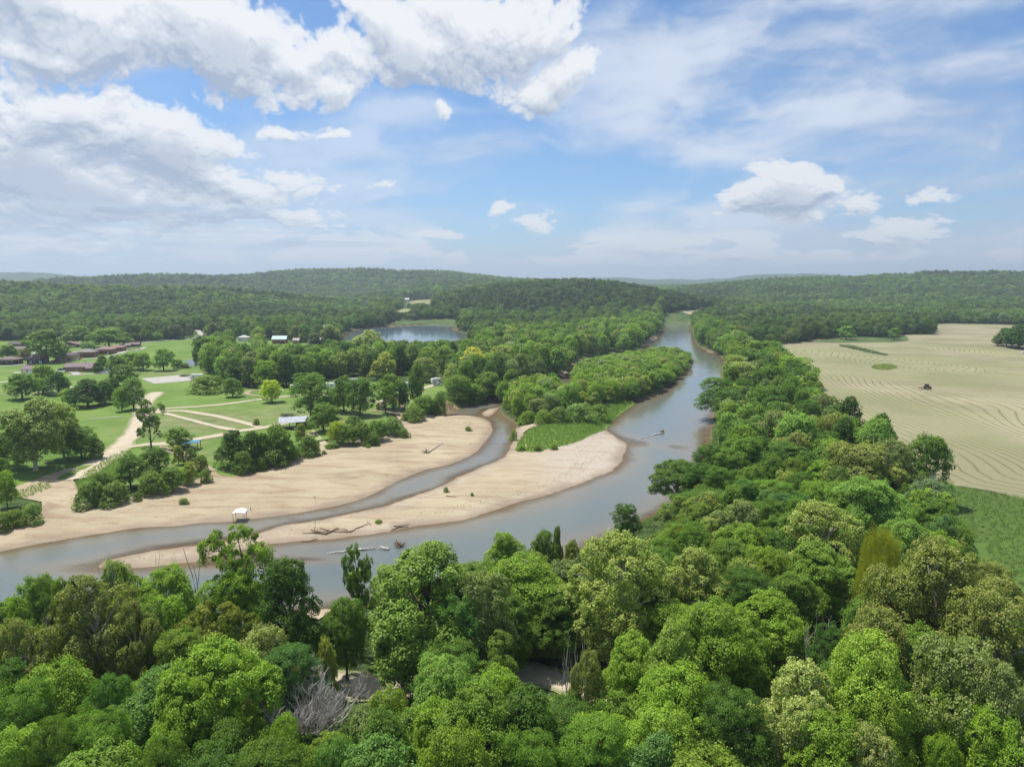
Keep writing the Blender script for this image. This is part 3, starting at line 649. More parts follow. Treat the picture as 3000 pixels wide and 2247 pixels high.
SPEC = {  # crown base (share of height), lobes, lobe size, clump radius, flat, up, droop, shape, leaf colours
 'maple':    dict(zb=.16, nl=20, lr=.34, cr=1.15, flat=.85, up=.45, shape='round', c=((0.111,0.192,0.022),(0.195,0.312,0.036),(0.278,0.400,0.048)), skip=.10),
 'oak':      dict(zb=.10, nl=30, lr=.27, cr=.95, flat=.9, up=.35, shape='dome', c=((0.070,0.140,0.017),(0.134,0.231,0.026),(0.189,0.293,0.034)), skip=.04),
 'sycamore': dict(zb=.14, nl=26, lr=.29, cr=.85, flat=.95, up=.30, shape='round', c=((.115,.170,.028),(.190,.260,.048),(.470,.510,.210)), skip=.12),
 'locust':   dict(zb=.15, nl=18, lr=.38, cr=1.5, flat=.40, up=.25, shape='spread', c=((0.075,0.154,0.021),(0.134,0.238,0.029),(0.178,0.293,0.036)), skip=.12),
 'cottonwood': dict(zb=.12, nl=22, lr=.27, cr=.9, flat=1.25, up=.9, shape='tall', c=((0.114,0.195,0.026),(0.200,0.303,0.048),(0.332,0.421,0.090)), skip=.14),
 'willow':   dict(zb=.10, nl=24, lr=.33, cr=1.2, flat=1.2, up=-.35, shape='round', c=((.300,.320,.024),(.420,.430,.040),(.480,.480,.080)), skip=.05, thin=True),
 'cone':     dict(zb=.06, nl=20, lr=.27, cr=.75, flat=1.0, up=.4, shape='cone', c=((0.166,0.226,0.032),(0.256,0.323,0.050),(0.478,0.498,0.103)), skip=.05),
 'open':     dict(zb=.22, nl=13, lr=.25, cr=1.0, flat=.8, up=.3, shape='two', c=((0.100,0.166,0.022),(0.178,0.273,0.036),(0.256,0.351,0.048)), skip=.30),
 'shrub':    dict(zb=-.02, nl=12, lr=.40, cr=.62, flat=.9, up=.5, shape='bush', c=((0.111,0.179,0.026),(0.195,0.289,0.043),(0.300,0.381,0.072)), skip=.06),
}
def env(shape, t):
    t = np.asarray(t, float)
    if shape == 'round': return np.sin(PI * np.clip(t * .86 + .10, 0, 1)) ** .7
    if shape == 'dome': return np.clip(1 - t ** 2.4, 0, 1) ** .55 * (0.72 + .28 * np.sin(PI * np.clip(t * 1.3, 0, 1)))
    if shape == 'spread': return np.sin(PI * np.clip(t * .75 + .20, 0, 1)) ** .5 * (.75 + .25 * t)
    if shape == 'tall': return np.sin(PI * np.clip(t * .9 + .08, 0, 1)) ** .8 * (1 - .25 * t)
    if shape == 'cone': return np.clip(1.02 - t, 0, 1) ** .62
    if shape == 'two': return np.where(t < .45, .85, .95) * (.55 + .45 * np.abs(np.cos(PI * (t - .22) * 1.75)))
    if shape == 'bush': return np.clip(1 - (t * .95) ** 2, 0, 1) ** .5
    return 1 + 0 * t
def crown_data(sp, seed, Rr, H, leaf, nleaf, clf=1.0):
    """leaf faces of one crown: lobes on the limbs, clumps on the lobes, leaves on the clumps; also returns lobe centres for the limbs"""
    q = SPEC[sp]; rs = np.random.RandomState(seed); zb = q['zb'] * H; hc = H - zb
    nl = q['nl']; k = np.arange(nl)
    t = ((k + .5) / nl) ** .85 * .86 + .04; t = np.clip(t + (rs.rand(nl) - .5) * .10, .02, .92)
    a = k * 2.39996 + rs.rand() * 6 + (rs.rand(nl) - .5) * 1.0
    lr = q['lr'] * Rr * (.60 + .75 * rs.rand(nl)) * np.clip(1.15 - t * .35, .6, 1.1)
    er = env(q['shape'], t) * Rr * ((.90 + .2 * rs.rand(nl)) if sp in ('oak', 'cone', 'willow') else (.70 + .48 * rs.rand(nl)))
    rad = np.maximum(er - lr * .8, 0) * np.sqrt(.35 + .65 * rs.rand(nl))
    L = np.stack([rad * np.cos(a), rad * np.sin(a), zb + t * hc], -1)
    L[:, 2] = np.minimum(L[:, 2], H - lr * .75)
    if sp != 'cone': L = np.vstack([L, [[(rs.rand() - .5) * .5 * Rr, (rs.rand() - .5) * .5 * Rr, H - q['lr'] * Rr * .8]]])
    else: L = np.vstack([L, [[0, 0, H - .12 * H]]])
    lr = np.append(lr, q['lr'] * Rr * (.8 if sp != 'cone' else .5))
    cr = q['cr'] * clf; CL = []; CO = []
    for i in range(len(L)):
        n = int(max(8, 4 * PI * lr[i] ** 2 / (cr * cr * 1.5)))
        j = np.arange(n) + .5; ph = np.arccos(1 - 2 * j / n); th = j * 2.39996 + rs.rand() * 6
        d = np.stack([np.cos(th) * np.sin(ph), np.sin(th) * np.sin(ph), np.cos(ph)], -1); d = nrm(d + (rs.rand(n, 3) - .5) * .5)
        ax = L[i] * np.array([1, 1, 0]); ax = nrm(ax + np.array([0, 0, .6 * Rr]))
        keep = (d @ ax > -.35) & (rs.rand(n) > q['skip'])
        c = L[i] + d[keep] * lr[i] * (np.array([1, 1, .85 if q['flat'] < 1.1 else 1.15])) * (.78 + .34 * rs.rand(keep.sum(), 1))
        CL.append(c); CO.append(d[keep])
    Cc = np.vstack(CL); Co = np.vstack(CO)
    dd = np.linalg.norm(Cc[:, None] - L[None], axis=2) / lr[None]; srt = np.sort(dd, 1)
    ok = (srt[:, 0] > .60) & (Cc[:, 2] > zb - .06 * H) & (Cc[:, 2] < H)
    Cc, Co = Cc[ok], Co[ok]; nc = len(Cc)
    K = max(3, nleaf // nc); crs = cr * (.6 + .75 * rs.rand(nc))
    d = rs.normal(size=(nc, K, 3)); d = nrm(d) ; d = nrm(d + Co[:, None] * .75 + np.array([0, 0, .45]))
    f = .35 + .75 * rs.rand(nc, K, 1) ** .5
    s = np.array([1, 1, abs(q['flat'])])
    p = Cc[:, None] + d * f * crs[:, None, None] * s
    if q['up'] < 0: p[..., 2] -= rs.rand(nc, K) * 1.5
    # spikes: some clumps shoot beyond the outline
    sh = (rs.rand(nc) < .16)[:, None, None] * (rs.rand(nc, K, 1) ** 2) * crs[:, None, None] * 1.0
    p = p + sh * nrm(Co[:, None] + np.array([0, 0, q['up'] * 1.6]))
    n = nrm(d * .65 + np.array([0, 0, .45]) + rs.normal(size=d.shape) * .42)
    tint = np.clip(.5 + .30 * rs.normal(size=(nc, 1)) + .22 * rs.normal(size=(nc, K)), 0, 1)
    tip = np.clip((f[..., 0] - .72) * 2.2, 0, 1) * (rs.rand(nc, K) < (.8 if sp == 'sycamore' else .55)) * np.clip(.35 + .5 * rs.rand(nc, 1) + .4 * Co[:, 2:3], 0, 1)
    p = p.reshape(-1, 3); n = n.reshape(-1, 3); N = len(p)
    u = nrm(np.cross(n, rs.normal(size=(N, 3)))); 
    if q['up'] < 0: u = nrm(np.array([0, 0, -1.0]) + .35 * u); n = nrm(np.cross(u, rs.normal(size=(N, 3))))
    w = np.cross(n, u); l = leaf * (.65 + .7 * rs.rand(N, 1)); wd = l * (.30 if q.get('thin') else .62)
    V = np.stack([p - u * l * .5, p + w * wd * .5 + u * l * .06, p + u * l * .5, p - w * wd * .5 + u * l * .06], 1).reshape(-1, 3)
    F = np.arange(N * 4).reshape(-1, 4)
    return V, F, np.repeat(tint.ravel(), 4), np.repeat(tip.ravel(), 4), L, lr
def trunk_mb(sp, L, lr, H, Rr, seed, mb, side=6, thick=1.0):
    rs = random.Random(seed); r0 = .026 * H * thick
    zt = H * (.70 if sp != 'cone' else .9); lean = (rs.uniform(-.03, .03) * H, rs.uniform(-.03, .03) * H)
    ax = [(lean[0] * t * t, lean[1] * t * t, t * zt - .6) for t in (0, .03, .12, .3, .55, .8, 1)]
    mb.tube(ax, [r0 * 1.6, r0 * 1.25, r0, r0 * .85, r0 * .65, r0 * .4, r0 * .18], side)
    for i, c in enumerate(L):
        if i % 2 and len(L) > 16 and side < 6: continue
        z0 = max(.10 * H, min(c[2] - .35 * math.hypot(c[0], c[1]) - .1 * H, zt * .92)); t = z0 / zt
        b = Vector((lean[0] * t * t, lean[1] * t * t, z0)); e = Vector(c) + Vector((0, 0, .3 * lr[i]))
        mid = b.lerp(e, .5) + Vector((rs.uniform(-.4, .4), rs.uniform(-.4, .4), rs.uniform(.1, .8)))
        mb.tube([b, mid, e], [r0 * .42 * (1 - t * .5), r0 * .28, r0 * .10], max(4, side - 1))
        if side >= 6:
            for _ in range(2):
                q = Vector((rs.gauss(0, 1), rs.gauss(0, 1), rs.gauss(.5, .7))).normalized() * lr[i] * .95
                mb.tube([mid.lerp(e, .6), mid.lerp(e, .8) + q * .5, Vector(c) + q], [r0 * .15, r0 * .09, r0 * .04], 4)
LEAFM = {}
def leaf_mat(sp, inst=False):
    k = (sp, inst)
    if k not in LEAFM:
        c = SPEC[sp]['c']; LEAFM[k] = m_leaf('%s_foliage' % sp, *c, inst=inst)
    return LEAFM[k]
BARK = {}
def bark(k):
    if k not in BARK:
        BARK[k] = m_bark({'g': 'grey_brown_bark', 'w': 'pale_sycamore_bark', 'd': 'weathered_grey_wood', 'b': 'dark_bark', 'p': 'bleached_driftwood', 'r': 'brown_driftwood'}[k],
            {'g': (.11, .09, .07), 'w': (.42, .39, .33), 'd': (.44, .41, .38), 'b': (.06, .05, .035), 'p': (.50, .46, .40), 'r': (.22, .16, .11)}[k])
    return BARK[k]
NOMR, NOMH = 7.0, 18.0
PROTO = {}
def proto(sp, var, lod):
    key = (sp, var, lod)
    if key in PROTO: return PROTO[key]
    Rr, H = (NOMR, NOMH) if sp != 'shrub' else (3.0, 5.0)
    leaf, n, clf, side = {'hi': (.30, 58000, .92, 7), 'mid': (.55, 14000, 1.1, 6), 'lo': (.92, 5200, 1.3, 4)}[lod]
    if sp == 'shrub': leaf, n, clf = {'hi': (.22, 10000, 1, ), 'mid': (.34, 4500, 1), 'lo': (.6, 1400, 1.2)}[lod]
    if sp == 'open': n = int(n * .6)
    if sp == 'locust': leaf *= .8; n = int(n * 1.25)
    if sp == 'willow': n = int(n * 1.5)
    V, F, ti, tp, L, lr = crown_data(sp, 100 + var * 17 + sum(map(ord, sp)), Rr, H, leaf, n, clf)
    o = mesh('crown', V, F, leaf_mat(sp), {'tint_leaf': ti, 'tip': tp}); me = o.data; bpy.data.objects.remove(o)
    mb = MB(); trunk_mb(sp, L, lr, H, Rr, var, mb, side, .7 if sp == 'shrub' else 1)
    if sp == 'shrub':
        rs = random.Random(var)
        for _ in range(5):
            a = rs.uniform(0, 6.28); mb.tube([(0, 0, -.2), (math.cos(a) * .8, math.sin(a) * .8, 1.6), (math.cos(a) * 1.7, math.sin(a) * 1.7, 3.4)], [.07, .05, .02], 4)
    o = mb.build('trunk', bark('w' if sp in ('sycamore', 'cone') else 'g')); tm = o.data; bpy.data.objects.remove(o)
    PROTO[key] = (me, tm); return PROTO[key]
def dead_mesh(seed, H, spread, nb, twig=3, up=.5):
    """bare crown: limbs that fork again and again"""
    rs = random.Random(seed); mb = MB(); tw = MB()
    def grow(p, d, ln, r, lev):
        n = 4; pts = [p]; rr = [r]
        for i in range(n):
            d = (d + Vector((rs.gauss(0, .17), rs.gauss(0, .17), rs.gauss(.06, .10)))).normalized(); p = p + d * ln / n; pts.append(p); rr.append(max(r * (1 - .6 * (i + 1) / n), .012))
        (mb if lev < 2 else tw).tube(pts, rr, 5 if lev < 2 else 3)
        if lev < twig:
            for _ in range(rs.randint(4, 6) if lev else nb):
                k = rs.uniform(.25, .98); i = min(int(k * n), n - 1); b = pts[i].lerp(pts[i + 1], k * n - i)
                a = rs.uniform(0, 2 * PI); q = Vector((math.cos(a), math.sin(a), 0)) * spread * (1 if lev < 1 else .7) + Vector((0, 0, up)) + d * (.5 if lev < 1 else .9)
                grow(b, q.normalized(), ln * (rs.uniform(.75, 1.05) if lev < 1 else rs.uniform(.45, .7)), r * .55, lev + 1)
    grow(Vector((0, 0, -.5)), Vector((0, 0, 1)), H * .42, H * .013, 0)
    return mb, tw

PLACED = []      # (x, y, radius, top) of everything that grows
TREES = []       # dicts, built at the end once their labels are settled
COL = {  # tint name -> (multiplier, words)
 'bright': ((1.25, 1.22, .95), 'bright green'), 'lime': ((1.38, 1.26, 1.25), 'pale lime green'), 'mid': ((1.0, 1.0, 1.0), 'mid green'), 'deep': ((.78, .84, .80), 'deep green'),
 'dark': ((.62, .72, .72), 'dark green'), 'blue': ((.80, .95, 1.45), 'blue-green'), 'grey': ((1.25, 1.28, 1.85), 'grey-green'), 'olive': ((1.12, 1.02, .80), 'olive green'),
 'pale': ((1.45, 1.35, 1.3), 'pale green'), 'yellow': ((2.3, 1.75, .9), 'yellow-green'), 'brown': ((1.3, .98, .90), 'brownish green'), 'purple': ((.9, .42, .75), 'dark purplish')}
LOOK = {'maple': 'leafy round tree', 'oak': 'dense domed tree', 'sycamore': 'lumpy-crowned sycamore', 'locust': 'feathery layered tree', 'cottonwood': 'tall tree of upright sprays',
        'willow': 'weeping tree', 'cone': 'small cone-shaped tree', 'open': 'thin open-crowned tree', 'shrub': 'bush', 'dead': 'bare dead tree'}
NAME = {'maple': 'round_tree', 'oak': 'domed_tree', 'sycamore': 'sycamore_tree', 'locust': 'feathery_tree', 'cottonwood': 'upright_tree', 'willow': 'willow_tree', 'cone': 'conical_tree', 'open': 'open_tree', 'shrub': 'bush', 'dead': 'dead_tree'}
def add_tree(sp, x, y, w, h, col='mid', ref=None, lab=None, zone=None, hand=True, z=None):
    if z is None: z = hz(x, y)
    if sp in ('maple', 'oak', 'sycamore', 'locust', 'cottonwood') and h < 6.5 and w < 8.5: sp = 'shrub'
    t = dict(sp=sp, x=x, y=y, z=z, w=w, h=h, col=col, ref=ref, lab=lab, zone=zone, hand=hand)
    TREES.append(t); PLACED.append((x, y, w / 2, z + h)); return t
def by_top(sp, cx, ty, wpx, h, col='mid', ref=None, lab=None, zone=None):
    z = 2.5
    for _ in range(3): x, y = G(cx, ty, z + h); z = hz(x, y)
    x, y = G(cx, ty, z + h); y = y + 0.0
    kw = 1.22 if sp in ('maple', 'sycamore', 'oak', 'locust', 'cottonwood', 'shrub') and wpx < 260 else 1.05
    return add_tree(sp, x, y, wpx / FPX * y / math.cos(PITCH) * kw, h, col, ref, lab, zone, z=z)
def by_base(sp, cx, ty, by, wpx, col='mid', ref=None, lab=None, zone=None):
    x, y, z = wp(cx, by); z = hz(x, y); zt = at_depth(cx, ty, y)[2]
    return add_tree(sp, x, y, wpx / FPX * y * 1.03, max(zt - z, .7), col, ref, lab, zone, z=z)
NEARREF = 'near_forest'
def hand_trees():
    N = 'near'; T = by_top
    T('open', 705, 1548, 195, 21, 'bright', 'the tall gappy tree on the near bank', 'tall bright green gappy tree standing highest against the river on the near bank', N)
    T('oak', 836, 1640, 205, 19, 'deep', 'the dense dome-shaped tree at the water', 'dense dark dome-shaped tree at the river edge beside the tall gappy tree', N)
    T('maple', 660, 1692, 160, 15, 'bright', None, 'light green sprayed tree at the foot of the tall gappy tree, on its river side', N)
    T('cottonwood', 345, 1655, 150, 15, 'bright', 'the spiky bright tree at the river', 'bright green spiky tree nearest the sand spit, behind the big olive sycamore', N)
    T('maple', 480, 1668, 160, 14, 'bright', None, 'bright green fluffy tree between the spiky tree and the thin river snag', N)
    T('maple', 104, 1692, 120, 14, 'mid', None, 'round mid green tree at the water behind the white-limbed sycamore', N)
    T('open', 182, 1697, 95, 16, 'olive', None, 'thin olive tree squeezed beside the big olive sycamore', N)
    T('sycamore', 272, 1695, 200, 20, 'olive', 'the big olive sycamore', 'big olive sycamore with knobbly pale-tipped crown on the near bank', N)
    T('sycamore', 395, 1772, 135, 17, 'olive', None, 'smaller olive sycamore leaning on the big olive sycamore', N)
    T('maple', 30, 1768, 120, 15, 'bright', None, 'bright green tree at the river edge where the near bank leaves the photo', N)
    T('sycamore', 62, 1822, 150, 17, 'olive', 'the white-limbed sycamore', 'pale olive sycamore with bare white limbs showing through', N)
    T('maple', 150, 1950, 220, 15, 'bright', None, 'fresh green low broad tree in front of the white-limbed sycamore', N)
    T('locust', 60, 2015, 210, 16, 'bright', None, 'feathery light green tree in front of the fresh low broad one', N)
    T('maple', 318, 1993, 120, 14, 'blue', None, 'blue-green small tree wrapped behind the round grey bare tree', N)
    T('maple', 640, 1905, 310, 18, 'bright', 'the very broad bright tree', 'very broad bright green tree filling the near woods below the dome-shaped tree', N)
    T('maple', 540, 1975, 240, 17, 'bright', None, 'bright broad tree overlapping the very broad one on its near side', N)
    T('sycamore', 770, 1838, 150, 15, 'pale', None, 'pale-tipped sycamore just below the dense dome-shaped tree', N)
    T('cone', 954, 1862, 98, 13, 'lime', 'the pale cone-shaped tree', 'pale yellow-green cone-shaped tree beside the shaded clearing', N)
    T('locust', 838, 1897, 190, 15, 'blue', None, 'dark blue-green layered tree behind the wide grey bare thicket', N)
    T('open', 590, 1778, 190, 14, 'brown', None, 'thin brownish half-dead tree among twigs below the river snag', N)
    T('open', 690, 1800, 130, 12, 'olive', None, 'thin olive tree at the river side of the pale-tipped sycamore', N)
    T('maple', 530, 1858, 130, 12, 'bright', None, 'small yellow-green tree glowing beside the dark gap in the near woods', N)
    T('locust', 290, 2097, 210, 16, 'bright', None, 'bright feathery tree in front of the round grey bare tree', N)
    T('maple', 50, 2150, 190, 15, 'pale', None, 'pale green fluffy tree lowest in the corner of the near woods', N)
    T('locust', 150, 2120, 150, 16, 'olive', None, 'olive feathery tree beside the lowest corner tree', N)
    T('maple', 475, 2170, 140, 15, 'mid', None, 'round mid green tree below the very broad bright one at the photo edge', N)
    T('maple', 832, 2112, 120, 13, 'bright', None, 'small vivid green tree poking up before the wide grey bare thicket', N)
    T('maple', 985, 2178, 140, 14, 'blue', None, 'blue-green tree at the lower edge beside the vivid small one', N)
    T('locust', 790, 2180, 240, 15, 'olive', None, 'wide olive feathery tree at the lower edge before the bare thicket', N)
    T('open', 1045, 1600, 95, 18, 'mid', 'the spindly tree at the bank', 'spindly dark green tree with gaps, leaning over the river beside the huge maple', N)
    T('maple', 1010, 1762, 110, 12, 'deep', None, 'dark round tree at the foot of the spindly bank tree', N)
    T('cottonwood', 1240, 1608, 400, 22, 'mid', 'the huge maple', 'huge mid green maple with upright sprays in the middle of the near bank', N)
    T('sycamore', 1410, 1688, 190, 19, 'mid', None, 'dark tall tree joined to the huge maple on its field side', N)
    T('maple', 1335, 1745, 150, 17, 'blue', None, 'blue-green tree in front of the huge maple', N)
    T('cottonwood', 1478, 1568, 135, 13, 'bright', 'the spiky pair at the bank', 'bright spiky tree standing on the bank behind the huge maple', N)
    T('oak', 1592, 1560, 105, 13, 'bright', None, 'bright round tree with a slim dark companion on the bank', N)
    T('cone', 1632, 1538, 48, 13, 'deep', None, 'slim dark pointed tree rising above its bank neighbours', N)
    T('cone', 1677, 1580, 85, 12, 'mid', None, 'pointed mid green tree at the water before the big leafy tree', N)
    T('maple', 1540, 1642, 240, 14, 'bright', None, 'low bright green spreading tree just inside the bank trees', N)
    T('sycamore', 1815, 1576, 285, 20, 'bright', 'the big leafy tree at the bend', 'big bright tree with knobbly boughs at the bend of the river', N)
    T('maple', 1480, 1752, 150, 12, 'deep', None, 'deep green tree in shade between the huge maple and the big leafy one', N)
    T('maple', 1620, 1745, 150, 11, 'deep', None, 'dark low tree beneath the big leafy tree at the bend', N)
    T('maple', 1300, 1945, 215, 15, 'grey', None, 'soft grey-green tree in front of the huge maple', N)
    T('maple', 1468, 1968, 180, 13, 'bright', None, 'vivid green tree beside the patch of bare dirt road', N)
    T('oak', 1130, 2095, 200, 15, 'mid', None, 'round green tree with a dark shaded side below the dirt road', N)
    T('maple', 1400, 2040, 290, 17, 'mid', None, 'broad green tree in the middle of the lowest row', N)
    T('maple', 1350, 2150, 270, 17, 'olive', None, 'broad olive tree cut by the lower edge under the middle one', N)
    T('sycamore', 1722, 1912, 100, 15, 'olive', 'the small sycamore on the road edge', 'small olive sycamore with a visible trunk on the dirt road edge', N)
    T('maple', 1855, 1880, 170, 15, 'pale', None, 'pale green tree right behind the white bare saplings', N)
    T('cottonwood', 1975, 1855, 200, 17, 'pale', 'the pale spiky tree', 'pale grey-green spiky tree in the lower woods', N)
    T('maple', 2105, 1780, 235, 17, 'bright', 'the vivid domed tree', 'vivid green domed tree below the flowering bushes', N)
    T('maple', 2546, 1885, 310, 19, 'lime', 'the palest lime tree', 'palest lime green wide tree of the whole near woods', N)
    T('sycamore', 2345, 1965, 240, 17, 'pale', None, 'pale sprayed tree joined to the palest lime tree on its river side', N)
    T('sycamore', 2770, 1594, 310, 24, 'olive', 'the giant olive sycamore', 'giant olive sycamore with creamy leaf tips next to the weedy meadow', N)
    T('sycamore', 2633, 1662, 200, 21, 'olive', None, 'tall olive sycamore shoulder to shoulder with the giant one', N)
    T('sycamore', 2900, 1730, 270, 21, 'olive', None, 'wide olive sycamore between the giant one and the meadow corner', N)
    T('sycamore', 2814, 1868, 250, 20, 'mid', None, 'knobbly sycamore on the near side of the giant olive one', N)
    T('sycamore', 2570, 1790, 190, 18, 'olive', None, 'olive sycamore above the palest lime tree', N)
    T('sycamore', 2960, 1960, 200, 19, 'mid', None, 'knobbly sycamore cut by the photo edge below the giant one', N)
    T('willow', 2583, 1556, 132, 20.5, 'mid', 'the golden willow', 'golden weeping willow among green trees', N)
    T('sycamore', 2407, 1481, 215, 18, 'bright', 'the big pale-topped tree', 'big bright pale-topped tree uphill from the golden willow', N)
    T('maple', 2398, 1610, 190, 15, 'mid', None, 'green tree between the big pale-topped tree and the golden willow', N)
    T('maple', 2180, 1550, 170, 14, 'bright', None, 'bright leafy tree by the small grassy opening', N)
    T('maple', 2228, 1480, 105, 12, 'mid', None, 'small dense tree behind the grassy opening', N)
    T('locust', 2072, 1440, 195, 12, 'mid', 'the feathery tree at the bank', 'wide feathery tree on the outer bank of the bend', N)
    T('locust', 2045, 1360, 90, 13, 'deep', None, 'dark feathery tree leaning out over the river', N)
    T('locust', 1836, 1480, 72, 9, 'deep', 'the lone feathery sapling', 'lone feathery sapling standing against the water at the bend', N)
    T('locust', 2190, 1670, 150, 14, 'deep', None, 'dark feathery tree in shade behind the vivid domed tree', N)
    T('maple', 2255, 1752, 190, 14, 'bright', None, 'green leafy tree right of the vivid domed one', N)
    T('maple', 2330, 1690, 150, 13, 'mid', None, 'mid green tree under the big pale-topped tree', N)
    T('maple', 2040, 1650, 150, 12, 'mid', None, 'mid green tree beneath the grassy bank by white blossom', N)
    T('maple', 2542, 1413, 195, 18, 'grey', 'the grey-green tree', 'grey-green tree standing high between the belt and the golden willow', N)
    T('maple', 2650, 1535, 150, 16, 'grey', None, 'grey-green tree right behind the golden willow', N)
    T('maple', 2735, 1565, 160, 14, 'bright', None, 'bright green tree at the back of the giant olive sycamore', N)
    T('maple', 2815, 1545, 95, 12, 'mid', None, 'small leafy tree at the meadow edge behind the giant sycamore', N)
    T('locust', 2445, 1840, 130, 14, 'dark', None, 'dark shaded tree behind the slender bare tree', N)
    T('maple', 2440, 2100, 230, 15, 'bright', None, 'round bright tree lowest below the palest lime tree', N)
    T('sycamore', 2550, 2138, 160, 15, 'lime', None, 'creamy-tipped tree at the lower edge below the palest lime tree', N)
    T('maple', 2800, 2025, 190, 15, 'lime', None, 'yellow-lime tree in the lower corner under the sycamores', N)
    T('maple', 2905, 2085, 200, 15, 'bright', None, 'bright tree in the very corner under the sycamores', N)
    T('maple', 2760, 2165, 110, 12, 'bright', None, 'little bright tree at the lower edge by the dark gap', N)
    T('locust', 2150, 2030, 210, 15, 'mid', None, 'feathery tree around the white bare sapling', N)
    T('maple', 1960, 2090, 210, 14, 'pale', None, 'pale tree lowest below the pale spiky one', N)
    T('locust', 1740, 2110, 230, 15, 'bright', None, 'bright feathery tree at the lower edge below the dirt road', N)
    T('locust', 1560, 2160, 200, 15, 'bright', None, 'light feathery tree at the lower edge below the middle row', N)
    # belt: named ones
    T('locust', 2104, 1108, 105, 18, 'mid', 'the overhanging tree', 'feathery tree overhanging the river at the head of the belt', 'belt')
    T('sycamore', 2178, 1062, 90, 19, 'pale', None, 'pale-leaved tree beside the overhanging one', 'belt')
    T('oak', 2255, 1000, 110, 18, 'bright', 'the bright dome at the field corner', 'bright domed tree at the corner of the hay field', 'belt')
    T('maple', 2330, 1050, 110, 17, 'bright', None, 'leafy tree on the field side next to the bright corner dome', 'belt')
    T('oak', 2492, 1165, 70, 18, 'dark', 'the dark tree on the field edge', 'dark round tree jutting into the field edge', 'belt')
    T('oak', 2588, 1215, 75, 18, 'deep', None, 'deep green tree further down the field edge', 'belt')
    T('maple', 2722, 1285, 110, 18, 'deep', 'the last belt tree', 'deep green tree of the belt nearest the hay swaths', 'belt')
    T('sycamore', 2520, 1300, 190, 19, 'olive', 'the creamy sycamore in the belt', 'broad sycamore with creamy tips in the thick of the belt', 'belt')
    T('locust', 2080, 1305, 90, 14, 'mid', None, 'feathery tree above the eroded red bank', 'belt')
    # camp and lawns, base visible
    B = by_base; L = 'lawn'
    B('maple', 66, 1098, 1170, 88, 'deep', 'the round lawn tree', 'deep green round tree alone on the lawn below the long garage', L)
    B('maple', 128, 1074, 1152, 62, 'lime', None, 'pale green tree hiding the end of the long garage', L)
    B('maple', 125, 1110, 1156, 46, 'bright', None, 'bright small tree between the pale and the bluish lawn trees', L)
    B('oak', 172, 1090, 1157, 68, 'blue', None, 'dark bluish tree at the end of the three-tree group on the lawn', L)
    B('maple', 206, 1140, 1190, 52, 'bright', None, 'yellowish young tree at the tip of the long lawn group', L)
    B('oak', 258, 1112, 1192, 100, 'dark', 'the long dark lawn group', 'dark broad tree in the middle of the long lawn group', L)
    B('oak', 308, 1117, 1184, 62, 'deep', None, 'deep green tree joined to the dark broad one of the lawn group', L)
    B('oak', 336, 1110, 1172, 48, 'deep', None, 'narrow deep green tree at the far end of the long lawn group', L)
    B('maple', 362, 1072, 1132, 82, 'deep', None, 'round deep green tree between the log lodge and the gravel road', L)
    B('maple', 346, 1042, 1088, 55, 'mid', None, 'mid green tree nearest the parked silver pickup', L)
    B('maple', 384, 1036, 1083, 60, 'bright', None, 'bright tree in the clump beyond the silver pickup', L)
    B('maple', 420, 1036, 1086, 52, 'bright', None, 'bright rounded tree ending the clump beyond the silver pickup', L)
    B('oak', 288, 1062, 1093, 36, 'dark', None, 'little dark lollipop-shaped tree beside the log lodge', L)
    B('maple', 301, 1042, 1082, 30, 'deep', None, 'slim dark tree behind the lollipop-shaped one', L)
    B('maple', 358, 1140, 1205, 47, 'bright', None, 'bright short-trunked tree beside the gravel road bend', L)
    B('cottonwood', 392, 1108, 1200, 74, 'grey', None, 'grey-green tall tree at the gravel road bend', L)
    B('maple', 480, 1024, 1086, 60, 'grey', 'the pond-side tree', 'grey-green tree standing by the little pond', L)
    B('shrub', 522, 1055, 1079, 36, 'dark', None, 'dark bush between the pond-side tree and the pond', L)
    B('shrub', 546, 1064, 1079, 20, 'lime', None, 'pale bush on the edge of the little pond', L)
    B('open', 443, 1173, 1312, 78, 'deep', 'the lone tall road tree', 'lone tall dark tree with two-tiered crown at the road junction', L)
    B('sycamore', 105, 1178, 1378, 180, 'mid', 'the giant spreading lawn tree', 'giant spreading tree with pale boughs on the lawn by the gravel road', L)
    B('sycamore', 188, 1182, 1345, 120, 'bright', None, 'tall light-topped tree merged with the giant spreading one', L)
    B('locust', 240, 1252, 1345, 92, 'mid', None, 'feathery tree on the road side of the giant spreading one', L)
    B('locust', 281, 1290, 1344, 52, 'deep', None, 'small dark tree closest to the road below the giant spreading one', L)
    B('locust', 10, 1272, 1372, 110, 'mid', None, 'feathery tree half cut by the photo edge beside the giant spreading one', L)
    B('maple', -8, 1345, 1420, 70, 'deep', None, 'dark tree cut by the photo edge above the beach', L)
    B('maple', 22, 1385, 1487, 62, 'bright', None, 'light green young tree on the sand by the photo edge', L)
    B('shrub', 98, 1479, 1535, 60, 'grey', None, 'greyish bush on the beach sand near the light young tree', L)
    B('shrub', 45, 1497, 1545, 62, 'olive', None, 'olive bush on the sand in front of the light young tree', L)
    B('shrub', 5, 1505, 1560, 60, 'mid', None, 'mid green bush on the sand cut by the photo edge', L)
    Q = 'thicket'
